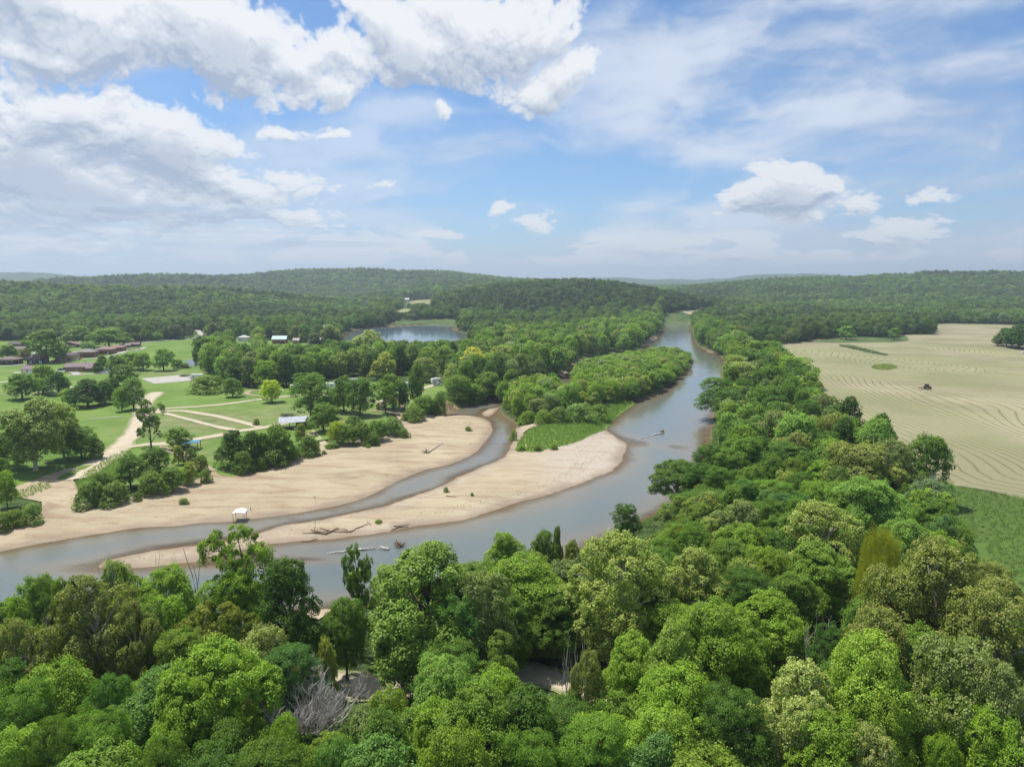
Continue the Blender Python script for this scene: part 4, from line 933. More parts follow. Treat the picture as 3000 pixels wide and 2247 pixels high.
    for k, (cx, ty, by, w, c, sp) in enumerate([(383,1338,1428,84,'deep','maple'),(455,1318,1400,86,'deep','maple'),(340,1418,1477,82,'mid','shrub'),(271,1416,1482,88,'deep','shrub'),(450,1385,1452,78,'mid','shrub'),(556,1352,1422,62,'bright','cone'),(505,1372,1440,72,'mid','maple'),(604,1378,1414,38,'mid','shrub'),(403,1444,1468,30,'mid','shrub'),(524,1304,1362,40,'bright','cone'),(560,1318,1360,42,'dark','maple'),(592,1334,1378,44,'olive','shrub'),(300,1385,1440,70,'mid','shrub'),(310,1440,1480,60,'deep','shrub')]):
        B(sp, cx, ty, by, w, c, None, None, Q)
    B('maple', 527, 1255, 1316, 78, 'mid', 'the tree by the blue shelter', 'mid green tree hugging the blue-roofed shelter', L)
    for (cx, ty, by, w, c, sp) in [(685,1262,1368,92,'dark','oak'),(740,1266,1372,76,'deep','oak'),(772,1270,1362,62,'bright','oak'),(810,1249,1352,74,'mid','maple'),(838,1290,1354,62,'deep','maple'),(884,1238,1302,46,'bright','cone'),(906,1280,1334,56,'mid','maple'),(800,1318,1368,84,'deep','shrub'),(715,1328,1387,66,'deep','shrub'),(860,1318,1350,50,'mid','shrub'),(918,1298,1336,42,'olive','shrub'),(760,1340,1378,50,'mid','shrub')]:
        B(sp, cx, ty, by, w, c, None, None, 'thicket2')
    for (cx, ty, by, w, c, sp) in [(988,1238,1302,54,'yellow','maple'),(1022,1246,1304,62,'mid','maple'),(1062,1240,1300,62,'mid','shrub'),(1106,1234,1292,64,'mid','maple'),(1150,1228,1277,58,'grey','shrub'),(1185,1258,1282,34,'mid','shrub'),(972,1298,1313,44,'bright','shrub'),(1090,1268,1304,50,'deep','shrub'),(1035,1222,1262,60,'deep','maple')]:
        B(sp, cx, ty, by, w, c, None, None, 'thicket3')
    for (cx, ty, by, w, c, sp) in [(1212,1194,1233,68,'mid','shrub'),(1240,1162,1212,74,'mid','maple'),(1272,1178,1212,44,'deep','shrub'),(1188,1212,1232,30,'mid','shrub')]:
        B(sp, cx, ty, by, w, c, None, None, 'thicket4')
    K = 'camp'
    B('locust', 912, 1097, 1228, 122, 'bright', 'the tall tree by the open barn', 'tall feathery bright tree rising behind the metal-roofed open barn', K)
    B('maple', 948, 1186, 1264, 86, 'mid', None, 'round green tree beside the red shed', K)
    B('maple', 1055, 1113, 1218, 92, 'dark', 'the dark campground tree', 'dark spreading tree left of the little stone hut', K)
    B('maple', 1008, 1108, 1208, 72, 'deep', None, 'deep green tree between the red shed and the dark campground tree', K)
    B('locust', 975, 1140, 1203, 62, 'mid', None, 'feathery tree behind the round one by the red shed', K)
    B('open', 1130, 1118, 1210, 64, 'bright', None, 'bright-topped tree whose trunk stands before the stone hut', K)
    B('maple', 1152, 1100, 1202, 74, 'mid', None, 'flat-bottomed tree with a stout bare trunk by the stone hut', K)
    B('cottonwood', 1184, 1123, 1200, 44, 'dark', None, 'narrow dark tree near the grey dome tent', K)
    B('cottonwood', 1222, 1066, 1190, 56, 'deep', None, 'tall narrow dark tree before the campground motorhomes', K)
    B('cone', 1130, 1032, 1108, 84, 'lime', 'the pale twin-peaked tree', 'pale cone-shaped sycamore above the campground', K)
    B('cone', 1106, 1058, 1112, 54, 'lime', None, 'shorter pale tree leaning on the pale cone-shaped one', K)
    B('sycamore', 1247, 1048, 1119, 68, 'pale', None, 'pinkish pale sycamore behind the campground motorhomes', K)
    B('sycamore', 1385, 1022, 1112, 88, 'yellow', 'the yellowish sycamore', 'yellowish green sycamore above the creek mouth', K)
    B('sycamore', 1470, 1014, 1104, 98, 'lime', None, 'pale sycamore with white trunk beside the yellowish one', K)
    B('cone', 1520, 1052, 1122, 48, 'yellow', None, 'yellowish pointed tree at the back channel', K)
    B('maple', 797, 1117, 1179, 64, 'yellow', 'the small yellow tree', 'small yellow-green tree on the bare lawn by the gravel road', K)
    B('maple', 682, 1110, 1163, 54, 'mid', 'the low lawn tree', 'low spreading green tree in front of the dark woods edge', K)
    B('shrub', 609, 1104, 1150, 100, 'bright', None, 'big leafy thicket bush at the corner of the parking pad', K)
    B('sycamore', 1078, 972, 1050, 88, 'pale', None, 'pale green tree standing before the lake', K)
    F_ = 'belt'
    B('oak', 2948, 962, 1016, 70, 'dark', 'the dark grove on the field', 'dark round tree at the tip of the grove jutting into the far field', F_)
    B('oak', 2985, 952, 1022, 90, 'dark', None, 'tallest dark tree of the grove cut by the photo edge on the far field', F_)
    B('oak', 3025, 955, 1022, 90, 'deep', None, 'deep green tree behind the tallest one of the field grove', F_)
    B('maple', 2479, 958, 996, 46, 'grey', None, 'grey-green round tree standing forward of the woods at the field head', F_)
    B('maple', 2619, 963, 997, 34, 'grey', None, 'small grey-green tree at the corner of the field head', F_)
    V_ = 'village'
    B('maple', 137, 972, 1062, 102, 'mid', 'the big village tree', 'big spreading tree in the middle of the cabin village', V_)
    B('maple', 226, 958, 1012, 80, 'mid', None, 'green tree directly behind the pale-railed cabin', V_)
    B('maple', 320, 965, 1016, 104, 'mid', None, 'wide flat-topped tree behind the two red-brown cabins', V_)
    B('shrub', 258, 1003, 1026, 42, 'grey', None, 'greyish bush between cabins on the upper lane', V_)
    B('maple', 22, 1012, 1052, 58, 'mid', None, 'tree in front of the long low cabin at the photo edge', V_)
    B('shrub', 72, 1027, 1055, 36, 'purple', None, 'dark purple-leaved bush beside the balconied cabin', V_)
    B('maple', 750, 979, 1012, 38, 'mid', None, 'small tree left of the green-roofed log cabin', V_)
    B('sycamore', 970, 953, 1006, 54, 'pale', None, 'pale tree at the end of the lake shore cabins', V_)
    for (sp, cx, ty, by, w, c, lb) in [('shrub',1700,1186,1234,92,'grey','wide silvery bush at the back of the grassy bar'),('shrub',1640,1196,1238,62,'mid','green bush left of the wide silvery one on the grassy bar'),('shrub',1590,1204,1240,54,'bright','bright bush in the middle of the grassy bar'),('shrub',1755,1188,1226,62,'mid','green bush right of the wide silvery one on the grassy bar'),('shrub',1545,1206,1240,50,'bright','bright bush at the channel end of the grassy bar'),
       ('shrub',1528,1306,1321,24,'bright','low tuft bush at the sandy foot of the grassy bar'),('shrub',1576,1306,1322,22,'mid','second low tuft bush along the sandy foot of the grassy bar'),('shrub',1622,1300,1317,26,'bright','third low tuft bush, nearest the gravel point'),
       ('maple',1345,1104,1190,84,'mid','round green tree right behind the dirt mound'),('shrub',1392,1130,1187,72,'mid','leafy bush on the pool bank right of the dirt mound'),('maple',1435,1094,1178,84,'mid','spreading tree on the bank above the channel islet'),('shrub',1288,1150,1192,40,'mid','bush on the left flank of the dirt mound')]:
        B(sp, cx, ty, by, w, c, None, lb, 'island' if cx > 1500 else K)
    # low bushes and tufts on the sand
    B('shrub', 539, 1460, 1478, 28, 'bright', None, 'small bush alone on the beach above the tyre tracks', 'sand')
    B('shrub', 1372, 1250, 1263, 22, 'bright', None, 'small bush alone on the rounded head of the beach', 'sand')
    B('shrub', 1307, 1428, 1441, 17, 'mid', None, 'tuft-sized bush on the sandbar by the short log', 'sand')
    B('shrub', 1383, 1444, 1455, 11, 'dark', None, 'tiny dark bush on the sandbar beside the short log', 'sand')
    B('shrub', 1109, 1523, 1535, 24, 'bright', None, 'flat bright bush on the sandbar among driftwood', 'sand')
    B('shrub', 950, 1320, 1332, 16, 'bright', None, 'small bush on the sand below the shaded shrubs', 'sand')
    B('shrub', 1079, 1303, 1312, 15, 'bright', None, 'small bush on the beach in front of the shrub row', 'sand')
    B('shrub', 1505, 1262, 1290, 22, 'bright', None, 'bright bush at the channel side of the grassy bar', 'sand')
    B('shrub', 751, 1228, 1246, 20, 'olive', None, 'single bush between the two dirt tracks', 'sand')

SKYLINE = [(-300,1800),(0,1772),(60,1768),(70,1702),(270,1700),(345,1662),(520,1680),(575,1768),(630,1705),(642,1620),(700,1570),(780,1620),(880,1710),(925,1790),(990,1790),(1012,1640),(1045,1615),(1110,1665),(1160,1625),(1360,1632),(1400,1590),(1540,1600),(1592,1575),(1660,1600),(1740,1590),(1800,1588),(1845,1560),(1900,1545),(1960,1450),(2000,1400),(2040,1330)]
KEEP = [ # parts of the photo that must stay clear of automatic trees: x0, y0, x1, y1
 (985,1985,1195,2040),(1575,1950,1690,2045),(0,1010,560,1480),(600,1140,860,1240),(770,1200,900,1262),(940,1120,1010,1146),(1185,1100,1300,1170),(1060,1140,1260,1215),
 (690,985,735,1008),(780,985,945,1012),(1400,1180,1470,1232),(1500,1240,1620,1290),(2080,1240,2100,1330),(1650,1100,1672,1125),(985,958,1380,1001),(2520,1560,2645,1680),(690,1985,985,2140),(190,2025,335,2110),(1000,1950,1115,2000),(1685,1840,1760,1960),(1790,1945,1820,2040),(2350,1840,2460,1940),(2110,2105,2165,2190),(2190,2135,2270,2230),(2830,2190,2960,2247)]
def okay_auto(x, y, z, w, h):
    px, py = proj(x, y, z + h); bx, by = proj(x, y, z); rx = w / 2 / y * FPX
    if y < 175 and x < 40:
        for q in (-.6, 0, .6):
            if py < np.interp(px + q * rx, [a for a, b in SKYLINE], [b for a, b in SKYLINE]) + 6 and px < 2040: return False
    for (x0, y0, x1, y1) in KEEP:
        if px + rx * .9 > x0 and px - rx * .9 < x1 and py + .05 * (by - py) < y1 and by > y0: return False
    return True
def fill(zone, poly, spmix, colmix, wr, hr, seed, tight=.80, tries=9000, hf=None, maxn=999):
    rs = random.Random(seed); P = np.array(poly); mn = P.min(0); mx = P.max(0); A = []; n = 0
    xs = np.array([[rs.uniform(mn[0], mx[0]), rs.uniform(mn[1], mx[1])] for _ in range(tries)])
    ok = inside(xs[:, 0], xs[:, 1], P); xs = xs[ok]; zz = height(xs[:, 0], xs[:, 1])
    if zone == 'near':
        k = seg_dist(xs[:, 0], xs[:, 1], NEAR_ROAD, False) > 8.0; xs, zz = xs[k], zz[k]
    for (x, y), z in zip(xs, zz):
        w = rs.uniform(*wr); h = rs.uniform(*hr) * (.85 + .15 * w / wr[1])
        if hf: h *= hf(x, y)
        bad = False
        for (qx, qy, qr, qt) in PLACED:
            if (qx - x) ** 2 + (qy - y) ** 2 < (tight * (qr + w / 2)) ** 2: bad = True; break
        if bad or z < .05: continue
        for sh in (1.0, .75, .5):
            if okay_auto(x, y, z, w * (1 if sh == 1 else .9), h * sh):
                sp = rs.choices([s for s, _ in spmix], [p for _, p in spmix])[0]; co = rs.choices([s for s, _ in colmix], [p for _, p in colmix])[0]
                add_tree(sp, x, y, w * (1 if sh == 1 else .88), h * sh, co, zone=zone, hand=False, z=z); n += 1; break
        if n >= maxn: break
    return n
FOREST_EDGE = {}
NEAR_ROAD = [G(p[0], p[1], 3) for p in [(700,1985),(850,1995),(990,2008),(1190,2018),(1330,2008),(1450,1985),(1560,1975),(1650,2000),(1760,2060),(1900,2100)]]
def auto_trees():
    g = lambda L, z=2.5: GP(L, z)
    near = g([(-700,2010),(-300,1975),(0,1920),(400,1895),(700,1865),(900,1850),(1250,1800),(1450,1745),(1650,1675),(1800,1605),(1890,1562)]) 
    r = [(x, y) for x, y in GP([(2740,1360),(2770,1420),(2800,1560),(2890,1600),(2945,1690),(3050,1760),(3400,1900)], 18)]
    b = [(80, 42), (-80, 42)]
    n0 = fill('near', near + g([(2300,1500)]) + r + b, [('maple',5),('locust',3),('sycamore',2),('oak',2),('cottonwood',1),('open',1)], [('bright',4),('mid',4),('deep',2),('olive',2),('pale',1),('blue',1)], (7.5, 12.5), (11, 16.5), 11, .54, 24000)
    # belt between the river and the hay field
    bank = GP([(1890,1558),(1935,1512),(1995,1478),(2045,1420),(2072,1362),(2092,1310),(2094,1270),(2110,1215),(2140,1160),(2150,1110),(2150,1078),(2132,1050),(2105,1033),(2078,1024),(2050,1010),(2038,975),(2034,952)], 1)
    fe = GP([(2062,920),(2130,940),(2200,975),(2240,1000),(2300,1022),(2350,1052),(2380,1095),(2410,1125),(2475,1165),(2510,1198),(2570,1218),(2655,1232),(2700,1280),(2735,1315),(2745,1390)], 18)
    fe = [(x - 4.5, y) for x, y in fe]
    def hb(x, y): return 1 if y > 330 else float(np.clip(.72 + .28 * (seg_dist(np.array([x]), np.array([y]), np.array(bank), False)[0] / 25), .7, 1))
    n1 = fill('belt', bank + fe[::-1][::-1], [('maple',5),('sycamore',3),('oak',3),('locust',2),('cottonwood',1)], [('mid',4),('bright',1.5),('deep',4.5),('grey',2.2),('olive',1),('dark',2)], (9.5, 15.5), (14, 19), 12, .68, 14000, hb)
    isl = GP([(1468,1196),(1478,1176),(1510,1162),(1620,1145),(1668,1130),(1690,1096),(1715,1079),(1900,1042),(1950,1033),(1995,1042),(2020,1060),(2005,1080),(1965,1118),(1930,1145),(1864,1168),(1800,1182),(1720,1210),(1640,1214),(1600,1226),(1560,1240),(1505,1228)], 1)
    def hi_(x, y): return float(np.clip(1.15 - (y - 300) / 420, .55, 1.15))
    n2 = fill('island', isl, [('cone',2),('sycamore',3),('maple',3),('cottonwood',1)], [('mid',3),('bright',5),('grey',2),('pale',3),('lime',1)], (6.5, 11), (7.5, 11), 13, .62, 7000, hi_)
    camp = GP([(566,1050),(574,1080),(606,1098),(700,1134),(860,1136),(950,1112),(1190,1104),(1330,1106),(1322,1128),(1345,1165),(1400,1176),(1473,1160),(1600,1122),(1640,1105),(1655,1085),(1672,1068),(1760,1046),(1872,1022),(1880,998),(1905,990),(1925,975),(1934,950),(1936,935)], 2) + GP([(1880,945),(1700,985),(1500,1000),(1376,1003),(1188,1024),(1000,1024),(860,1022),(760,1018),(700,1015),(640,1040)], 2)
    n3 = fill('camp', camp, [('maple',4),('oak',4),('sycamore',2.5),('cottonwood',2),('locust',1)], [('mid',4),('deep',4),('bright',2.5),('dark',1.5),('pale',1),('lime',.6),('grey',1)], (10, 15), (14, 19), 14, .70, 16000)
    FOREST_EDGE['camp'] = camp; FOREST_EDGE['island'] = isl; FOREST_EDGE['belt'] = bank + fe; FOREST_EDGE['near'] = near + g([(2300,1500)]) + r + b
    print('auto', n0, n1, n2, n3)

TREE_MAX = 400
def seen_share():
    """how many cells of a coarse picture each tree is the first thing in"""
    w, h = 600, 450; k = 5.0; Zb = np.full((h, w), 1e9); Id = np.full((h, w), -1)
    for i, t in enumerate(TREES):
        x, y, z = t['x'], t['y'], t['z']; px, p0 = proj(x, y, z + t['h']); _, p1 = proj(x, y, z + t['h'] * (.1 if t['sp'] != 'shrub' else 0)); D = math.hypot(x, y, CAMZ - z); rx = t['w'] / 2 / D * FPX * .92; cy_ = (p0 + p1) / 2; ry = max((p1 - p0) / 2, rx * .5)
        a, b = max(0, int((px - rx) / k)), min(w, int((px + rx) / k) + 2); c, d = max(0, int((cy_ - ry) / k)), min(h, int((cy_ + ry) / k) + 2)
        if a >= b or c >= d: continue
        X, Y = np.meshgrid(np.arange(a, b) * k, np.arange(c, d) * k); m = ((X - px) / rx) ** 2 + ((Y - cy_) / ry) ** 2 < 1; q = m & (Zb[c:d, a:b] > D)
        Zb[c:d, a:b][q] = D; Id[c:d, a:b][q] = i
    return np.bincount(Id[Id >= 0].ravel(), minlength=len(TREES))
def build_tree_objects(chosen):
    rsg = random.Random(5)
    for t in chosen:
        D = math.hypot(t['x'], t['y']); lod = 'hi' if D < 200 else ('mid' if D < 430 else 'lo')
        sp = t['sp']; nv = {'maple': 3, 'sycamore': 3, 'oak': 2, 'locust': 2, 'cottonwood': 2, 'shrub': 3}.get(sp, 1)
        var = rsg.randrange(nv); cm, tm = proto(sp, var, lod)
        o = empty(NAME[sp], (t['x'], t['y'], t['z']), rsg.uniform(0, 6.28))
        Rr, H = (NOMR, NOMH) if sp != 'shrub' else (3.0, 5.0)
        s = t['w'] / 2 / Rr * 1.0; sz = t['h'] / H; j = rsg.uniform(.94, 1.06); o.scale = (s * j, s / j, sz)
        m = COL[t['col']][0]; k = rsg.uniform(.90, 1.12)
        for nm, me in (('crown', cm), ('trunk', tm)):
            c = bpy.data.objects.new(nm, me); C.objects.link(c); c.parent = o; c.color = (m[0] * k, m[1] * k, m[2] * k, 1)
        tag(o, t['lab'], 'bush' if sp == 'shrub' else 'tree', t.get('grp')); t['obj'] = o

# landmarks for labels: (x, y, z, words)
LANDMARKS = []
def rel_words(dx, dy):
    a = abs(dx) * .55; b = abs(dy)
    h = 'right of' if dx > 0 else 'left of'; v = 'in front of' if dy > 0 else 'behind'
    if a > 2.2 * b: return h
    if b > 2.2 * a: return v
    return v.replace(' of', '') + ' and ' + h if v == 'in front of' else v + ' and ' + h
def label_trees(chosen):
    used = set(t['lab'] for t in chosen if t['lab'])
    marks = [(proj(x, y, z), w) for x, y, z, w in LANDMARKS] + [(proj(t['x'], t['y'], t['z'] + t['h'] * .7), t['ref']) for t in chosen if t['ref']]
    for t in chosen:
        if t['lab']: continue
        p = proj(t['x'], t['y'], t['z'] + t['h'] * .7)
        size = 'small ' if t['h'] < 8 else ('tall ' if t['h'] > 16.5 else '')
        base = size + COL[t['col']][1] + ' ' + LOOK[t['sp']]
        ms = sorted(marks, key=lambda m: math.hypot(m[0][0] - p[0], (m[0][1] - p[1]) * 1.6))[:7]
        c = []
        for m in ms[:4]: c.append('%s %s %s' % (base, rel_words(p[0] - m[0][0], p[1] - m[0][1]), m[1]))
        for m in ms[:5]:
            for n in ms[:5]:
                if n[1] == m[1]: continue
                if (m[0][0] - p[0]) * (n[0][0] - p[0]) < 0: c.append('%s between %s and %s' % (base, m[1], n[1]))
        for m in ms[:3]:
            for n in ms[:5]:
                if n[1] != m[1]: c.append('%s %s %s, towards %s' % (base, rel_words(p[0] - m[0][0], p[1] - m[0][1]), m[1], n[1]))
        c = [x for x in c if len(x.split()) <= 16]
        lab = next((x for x in c if x not in used), None)
        if lab is None:
            lab = c[0]; t['grp'] = 'alike trees ' + rel_words(p[0] - ms[0][0][0], p[1] - ms[0][0][1]) + ' ' + ms[0][1]
            for u in chosen:
                if u['lab'] == lab: u['grp'] = t['grp']
        used.add(lab); t['lab'] = lab
    zg = {'near': 'trees of the near bank wood', 'belt': 'trees between the river and the hay field', 'island': 'young trees on the river island', 'camp': 'trees around the campground',
          'lawn': 'trees on the lawns', 'village': 'trees among the cabins', 'sand': 'bushes dotted on the sand'}
    for t in chosen: t.setdefault('grp', zg.get(t['zone'], 'shrubs along the top of the beach'))

# ------------------------------------------------------------------ woodland: far more trees than could be named, instanced on points
def far_protos():
    col = bpy.data.collections.new('woodland_tree_kinds'); k = 0
    for sp, var in (('maple', 0), ('oak', 1), ('sycamore', 0), ('maple', 2), ('cottonwood', 1), ('oak', 0)):
        for lod, (leaf, n, clf) in enumerate(((1.15, 2600, 1.5), (2.1, 620, 2.1))):
            V, F, ti, tp, L, lr = crown_data(sp, 300 + var * 7 + lod + len(sp), NOMR, NOMH, leaf, n, clf)
            mb = MB(); mb.tube([(0, 0, -2), (0, 0, 3), (0, 0, 11)], [.45, .35, .15], 5)
            nv = len(V); V2 = np.vstack([V, np.array([tuple(v) for v in mb.v])]); tf = [f for f in mb.f if len(f) == 4]; F2 = np.vstack([F, np.array(tf) + nv])
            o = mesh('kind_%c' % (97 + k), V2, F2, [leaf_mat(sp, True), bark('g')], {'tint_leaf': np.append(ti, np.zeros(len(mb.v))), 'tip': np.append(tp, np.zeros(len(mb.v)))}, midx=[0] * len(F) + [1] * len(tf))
            C.objects.unlink(o); col.objects.link(o); k += 1
    return col
def gn_group(col):
    g = bpy.data.node_groups.new('woodland_scatter', 'GeometryNodeTree')
    g.interface.new_socket('Geometry', in_out='INPUT', socket_type='NodeSocketGeometry'); g.interface.new_socket('Geometry', in_out='OUTPUT', socket_type='NodeSocketGeometry')
    i = g.nodes.new('NodeGroupInput'); o = g.nodes.new('NodeGroupOutput'); ip = g.nodes.new('GeometryNodeInstanceOnPoints'); ci = g.nodes.new('GeometryNodeCollectionInfo')
    ci.inputs['Collection'].default_value = col; ci.inputs['Separate Children'].default_value = True; ci.inputs['Reset Children'].default_value = True
    def na(n, ty): a = g.nodes.new('GeometryNodeInputNamedAttribute'); a.data_type = ty; a.inputs['Name'].default_value = n; return a.outputs[0]
    er = g.nodes.new('FunctionNodeEulerToRotation'); g.links.new(na('rot', 'FLOAT_VECTOR'), er.inputs[0])
    g.links.new(i.outputs[0], ip.inputs['Points']); g.links.new(ci.outputs[0], ip.inputs['Instance']); ip.inputs['Pick Instance'].default_value = True
    g.links.new(na('kind', 'INT'), ip.inputs['Instance Index']); g.links.new(er.outputs[0], ip.inputs['Rotation']); g.links.new(na('size', 'FLOAT_VECTOR'), ip.inputs['Scale'])
    g.links.new(ip.outputs[0], o.inputs[0]); return g
def points_obj(name, P, kind, rot, size, tint, g):
    me = bpy.data.meshes.new(name); me.vertices.add(len(P)); me.vertices.foreach_set('co', P.astype(np.float32).ravel())
    a = me.attributes.new('kind', 'INT', 'POINT'); a.data.foreach_set('value', kind.astype(np.int32))
    for k, v in (('rot', rot), ('size', size), ('tint', tint)):
        a = me.attributes.new(k, 'FLOAT_VECTOR', 'POINT'); a.data.foreach_set('vector', v.astype(np.float32).ravel())
    o = bpy.data.objects.new(name, me); C.objects.link(o); md = o.modifiers.new('scatter', 'NODES'); md.node_group = g; return o
MEADOW = [  # far open ground: outline in photo pixels, kind
 [(1125,958),(1160,942),(1240,938),(1300,935),(1350,938),(1352,956),(1322,962),(1250,952),(1152,958)],
 [(1300,985),(1310,974),(1345,972),(1392,975),(1385,992),(1340,990)],
 [(1930,950),(1938,926),(1980,913),(2040,912),(2050,932),(2030,950)],
 [(2000,915),(2090,905),(2110,915),(2060,925)],
 [(1190,893),(1225,880),(1272,878),(1268,890),(1215,896)], [(1152,912),(1175,906),(1212,907),(1208,915),(1165,918)], [(825,884),(845,876),(900,882),(890,890)],
 [(2395,1003),(2460,990),(2530,988),(2620,992),(2650,985),(2640,1002)],
]
def build_woodland(rest):
    col = far_protos(); g = gn_group(col); rs = np.random.RandomState(21)
    excl = [np.array(beach_p), np.array(bar_p), smooth_poly([Gt(*p)[:2] if p[1] < 1010 else G(p[0], p[1], 2) for p in LAWN], step=20), smooth_poly(GP(FIELD, 2), step=20), np.array(island_p)]
    mead = [np.array([Gt(*p)[:2] for p in m]) for m in MEADOW]
    X, Y, Sz = [], [], []
    for (r0, r1, sp, sc) in ((60, 1500, 8.8, .86), (1500, 2600, 11.0, 1.05), (2600, 3900, 15.0, 1.4)):
        gx = np.arange(-r1 * .85, r1 * .85, sp); gy = np.arange(50, r1, sp); x, y = np.meshgrid(gx, gy); x = x.ravel() + (rs.rand(x.size) - .5) * sp * .9; y = y.ravel() + (rs.rand(y.size) - .5) * sp * .9
        d = np.hypot(x, y); m = (d > r0) & (d <= r1) & (np.abs(np.arctan2(x, y)) < R(41)); X.append(x[m]); Y.append(y[m]); Sz.append(np.full(m.sum(), sc))
    X = np.concatenate(X); Y = np.concatenate(Y); Sz = np.concatenate(Sz)
    ok = np.ones(len(X), bool)
    h, dw = carve(X, Y); ok &= dw > 2.5
    for P in excl + mead: ok &= ~inside(X, Y, P)
    for k in ('camp', 'island', 'belt', 'near'): ok &= ~inside(X, Y, np.array(FOREST_EDGE[k]))
    # weedy meadow at the lower right, and the ground right of the belt
    weed = np.array(GP([(2690,1380),(2769,1418),(3000,1462),(3500,1570),(3700,1900),(3300,2247),(3000,1745),(2935,1690),(2880,1610),(2790,1570)], 2)); FOREST_EDGE['weed'] = weed
    ok &= ~inside(X, Y, weed)
    ok &= (Y > 560) | ((X < -40) & (Y > 480))
    # house plots, roads
    for (px, py, r) in [(27,1010,22),(48,1028,22),(25,1064,16),(103,1062,16),(190,1054,16),(250,1045,14),(206,1018,17),(306,1036,15),(336,1027,14),(385,1016,17),(712,1000,15),(818,1008,17),(866,1008,12),(932,1010,12),(952,962,11),(912,972,13),(780,992,12),(575,975,26),(590,960,14),(1069,899,22),(1192,884,20),(600,972,30),(560,985,22),(640,992,18),(2554,893,26),(1430,928,16),(1363,918,12)]:
        x, y, _ = Gt(px, py); ok &= np.hypot(X - x, Y - y) > r
    # keep sight lines open in front of the village lane and the lake shore
    X, Y, Sz = X[ok], Y[ok], Sz[ok]; Z = height(X, Y)
    n = len(X); hh = .55 + .6 * rs.rand(n) ** 1.3; ww = .60 + .75 * rs.rand(n) ** 1.4
    front = (np.hypot(X, Y) < 1100)
    # trees standing in front of things that show must be low
    fx = 1500 + FPX * X / (Y * math.cos(PITCH) + (CAMZ - Z) * math.sin(PITCH)); top = np.array([proj(a, b, c + 18 * s * q)[1] for a, b, c, s, q in zip(X, Y, Z, Sz, hh)]); bot = np.array([proj(a, b, c)[1] for a, b, c in zip(X, Y, Z)])
    kp = np.ones(n, bool)
    for (x0, y0, x1, y1) in [(560,952,612,996),(10,1003,420,1050),(690,983,735,1006),(770,983,850,1010),(1125,940,1345,962),(1055,884,1082,899),(1175,872,1270,888),(1155,906,1210,914),(2545,880,2562,892),(990,958,1375,1000),(1900,955,2030,1010),(935,950,962,964),(902,964,925,974)]:
        kp &= ~((fx > x0) & (fx < x1) & (top < y1) & (bot > (y0 + y1) / 2) & (bot < y1 + 60))
    X, Y, Z, Sz, hh, ww = X[kp], Y[kp], Z[kp], Sz[kp], hh[kp], ww[kp]; n = len(X)
    D = np.hypot(X, Y); lodk = (D > 1250).astype(int); kind = rs.choice(6, n, p=[.26, .2, .16, .18, .1, .1]) * 2 + lodk
    size = np.stack([Sz * ww, Sz * ww, Sz * hh], -1); rot = np.zeros((n, 3)); rot[:, 2] = rs.rand(n) * 6.28
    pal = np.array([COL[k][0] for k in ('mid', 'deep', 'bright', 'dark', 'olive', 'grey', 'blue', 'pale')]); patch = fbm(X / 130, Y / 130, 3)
    idx = rs.choice(8, n, p=[.30, .24, .12, .12, .08, .07, .05, .02]); tint = pal[idx] * (.36 + .72 * patch + .30 * (rs.rand(n) - .5))[:, None]  # mixed tree tones in patches, lowered to put cloud shade into the tint
    hill_shade = np.clip((Z - 6) / 14, 0, 1) * (X > -420) * (X < 480) * (Y > 800) * (Y < 1750); tint *= (1 - .30 * hill_shade)[:, None]; tint[:, 2] *= 1.15  # cloud shade over the middle hill, painted as a darker crown tint
    P = np.stack([X, Y, Z], -1)
    if rest:
        q = rest; P = np.vstack([P, [[t['x'], t['y'], t['z']] for t in q]]); kind = np.append(kind, rs.choice([0, 2, 4, 6], len(q)))
        size = np.vstack([size, [[t['w'] / 14, t['w'] / 14, t['h'] / 18] for t in q]]); rot = np.vstack([rot, np.stack([np.zeros(len(q)), np.zeros(len(q)), rs.rand(len(q)) * 6.28], -1)])
        tint = np.vstack([tint, [COL[t['col']][0] for t in q]])
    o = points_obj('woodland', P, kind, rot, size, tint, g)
    tag(o, 'unbroken green broadleaf woodland covering the hills and the valley beyond the river', 'woodland', kind='stuff')
    print('woodland', len(P))
    return mead
# ------------------------------------------------------------------ buildings, vehicles, small things
MT = {}
def mt_(name, col, rough=.7, spec=.3, metal=0., var=.12, scale=1.5):
    if name not in MT: MT[name] = plain(name, col, rough, spec, metal, var, scale)
    return MT[name]
def planks(name, col, horiz=True, sc=3.0):
    if name in MT: return MT[name]
    m, t = mat(name); P = ND(t, 'ShaderNodeTexCoord').outputs['Object']
    w = ND(t, 'ShaderNodeTexWave', wave_type='BANDS', bands_direction='Z' if horiz else 'X'); t.links.new(P, w.inputs[0]); w.inputs['Scale'].default_value = sc
    n = NZ(t, P, 1.2, 5); c = MX(t, MR(t, n, .3, .7), tuple(v * .8 for v in col), tuple(v * 1.15 for v in col)); c = MX(t, MR(t, w.outputs['Fac'], .0, .25, .6, 0), c, tuple(v * .35 for v in col))
    outm(t, pbsdf(t, c, .8, .2, normal=bump(t, w.outputs['Fac'], .03)).outputs[0]); MT[name] = m; return m
def m_glass():
    if 'glass' in MT: return MT['glass']
    m, t = mat('window_glass'); b = pbsdf(t, (.03, .04, .05), .06, .7); outm(t, b.outputs[0]); MT['glass'] = m; return m
WHITE = lambda: mt_('white_paint', (.78, .78, .76), .5)
def wp(px, py, z=2.0):
    if py < 1025: return Gt(px, py)
    x, y = G(px, py, z); z1 = hz(x, y); x, y = G(px, py, z1); return (x, y, z1)
def mpp(y): return y / FPX / math.cos(PITCH)
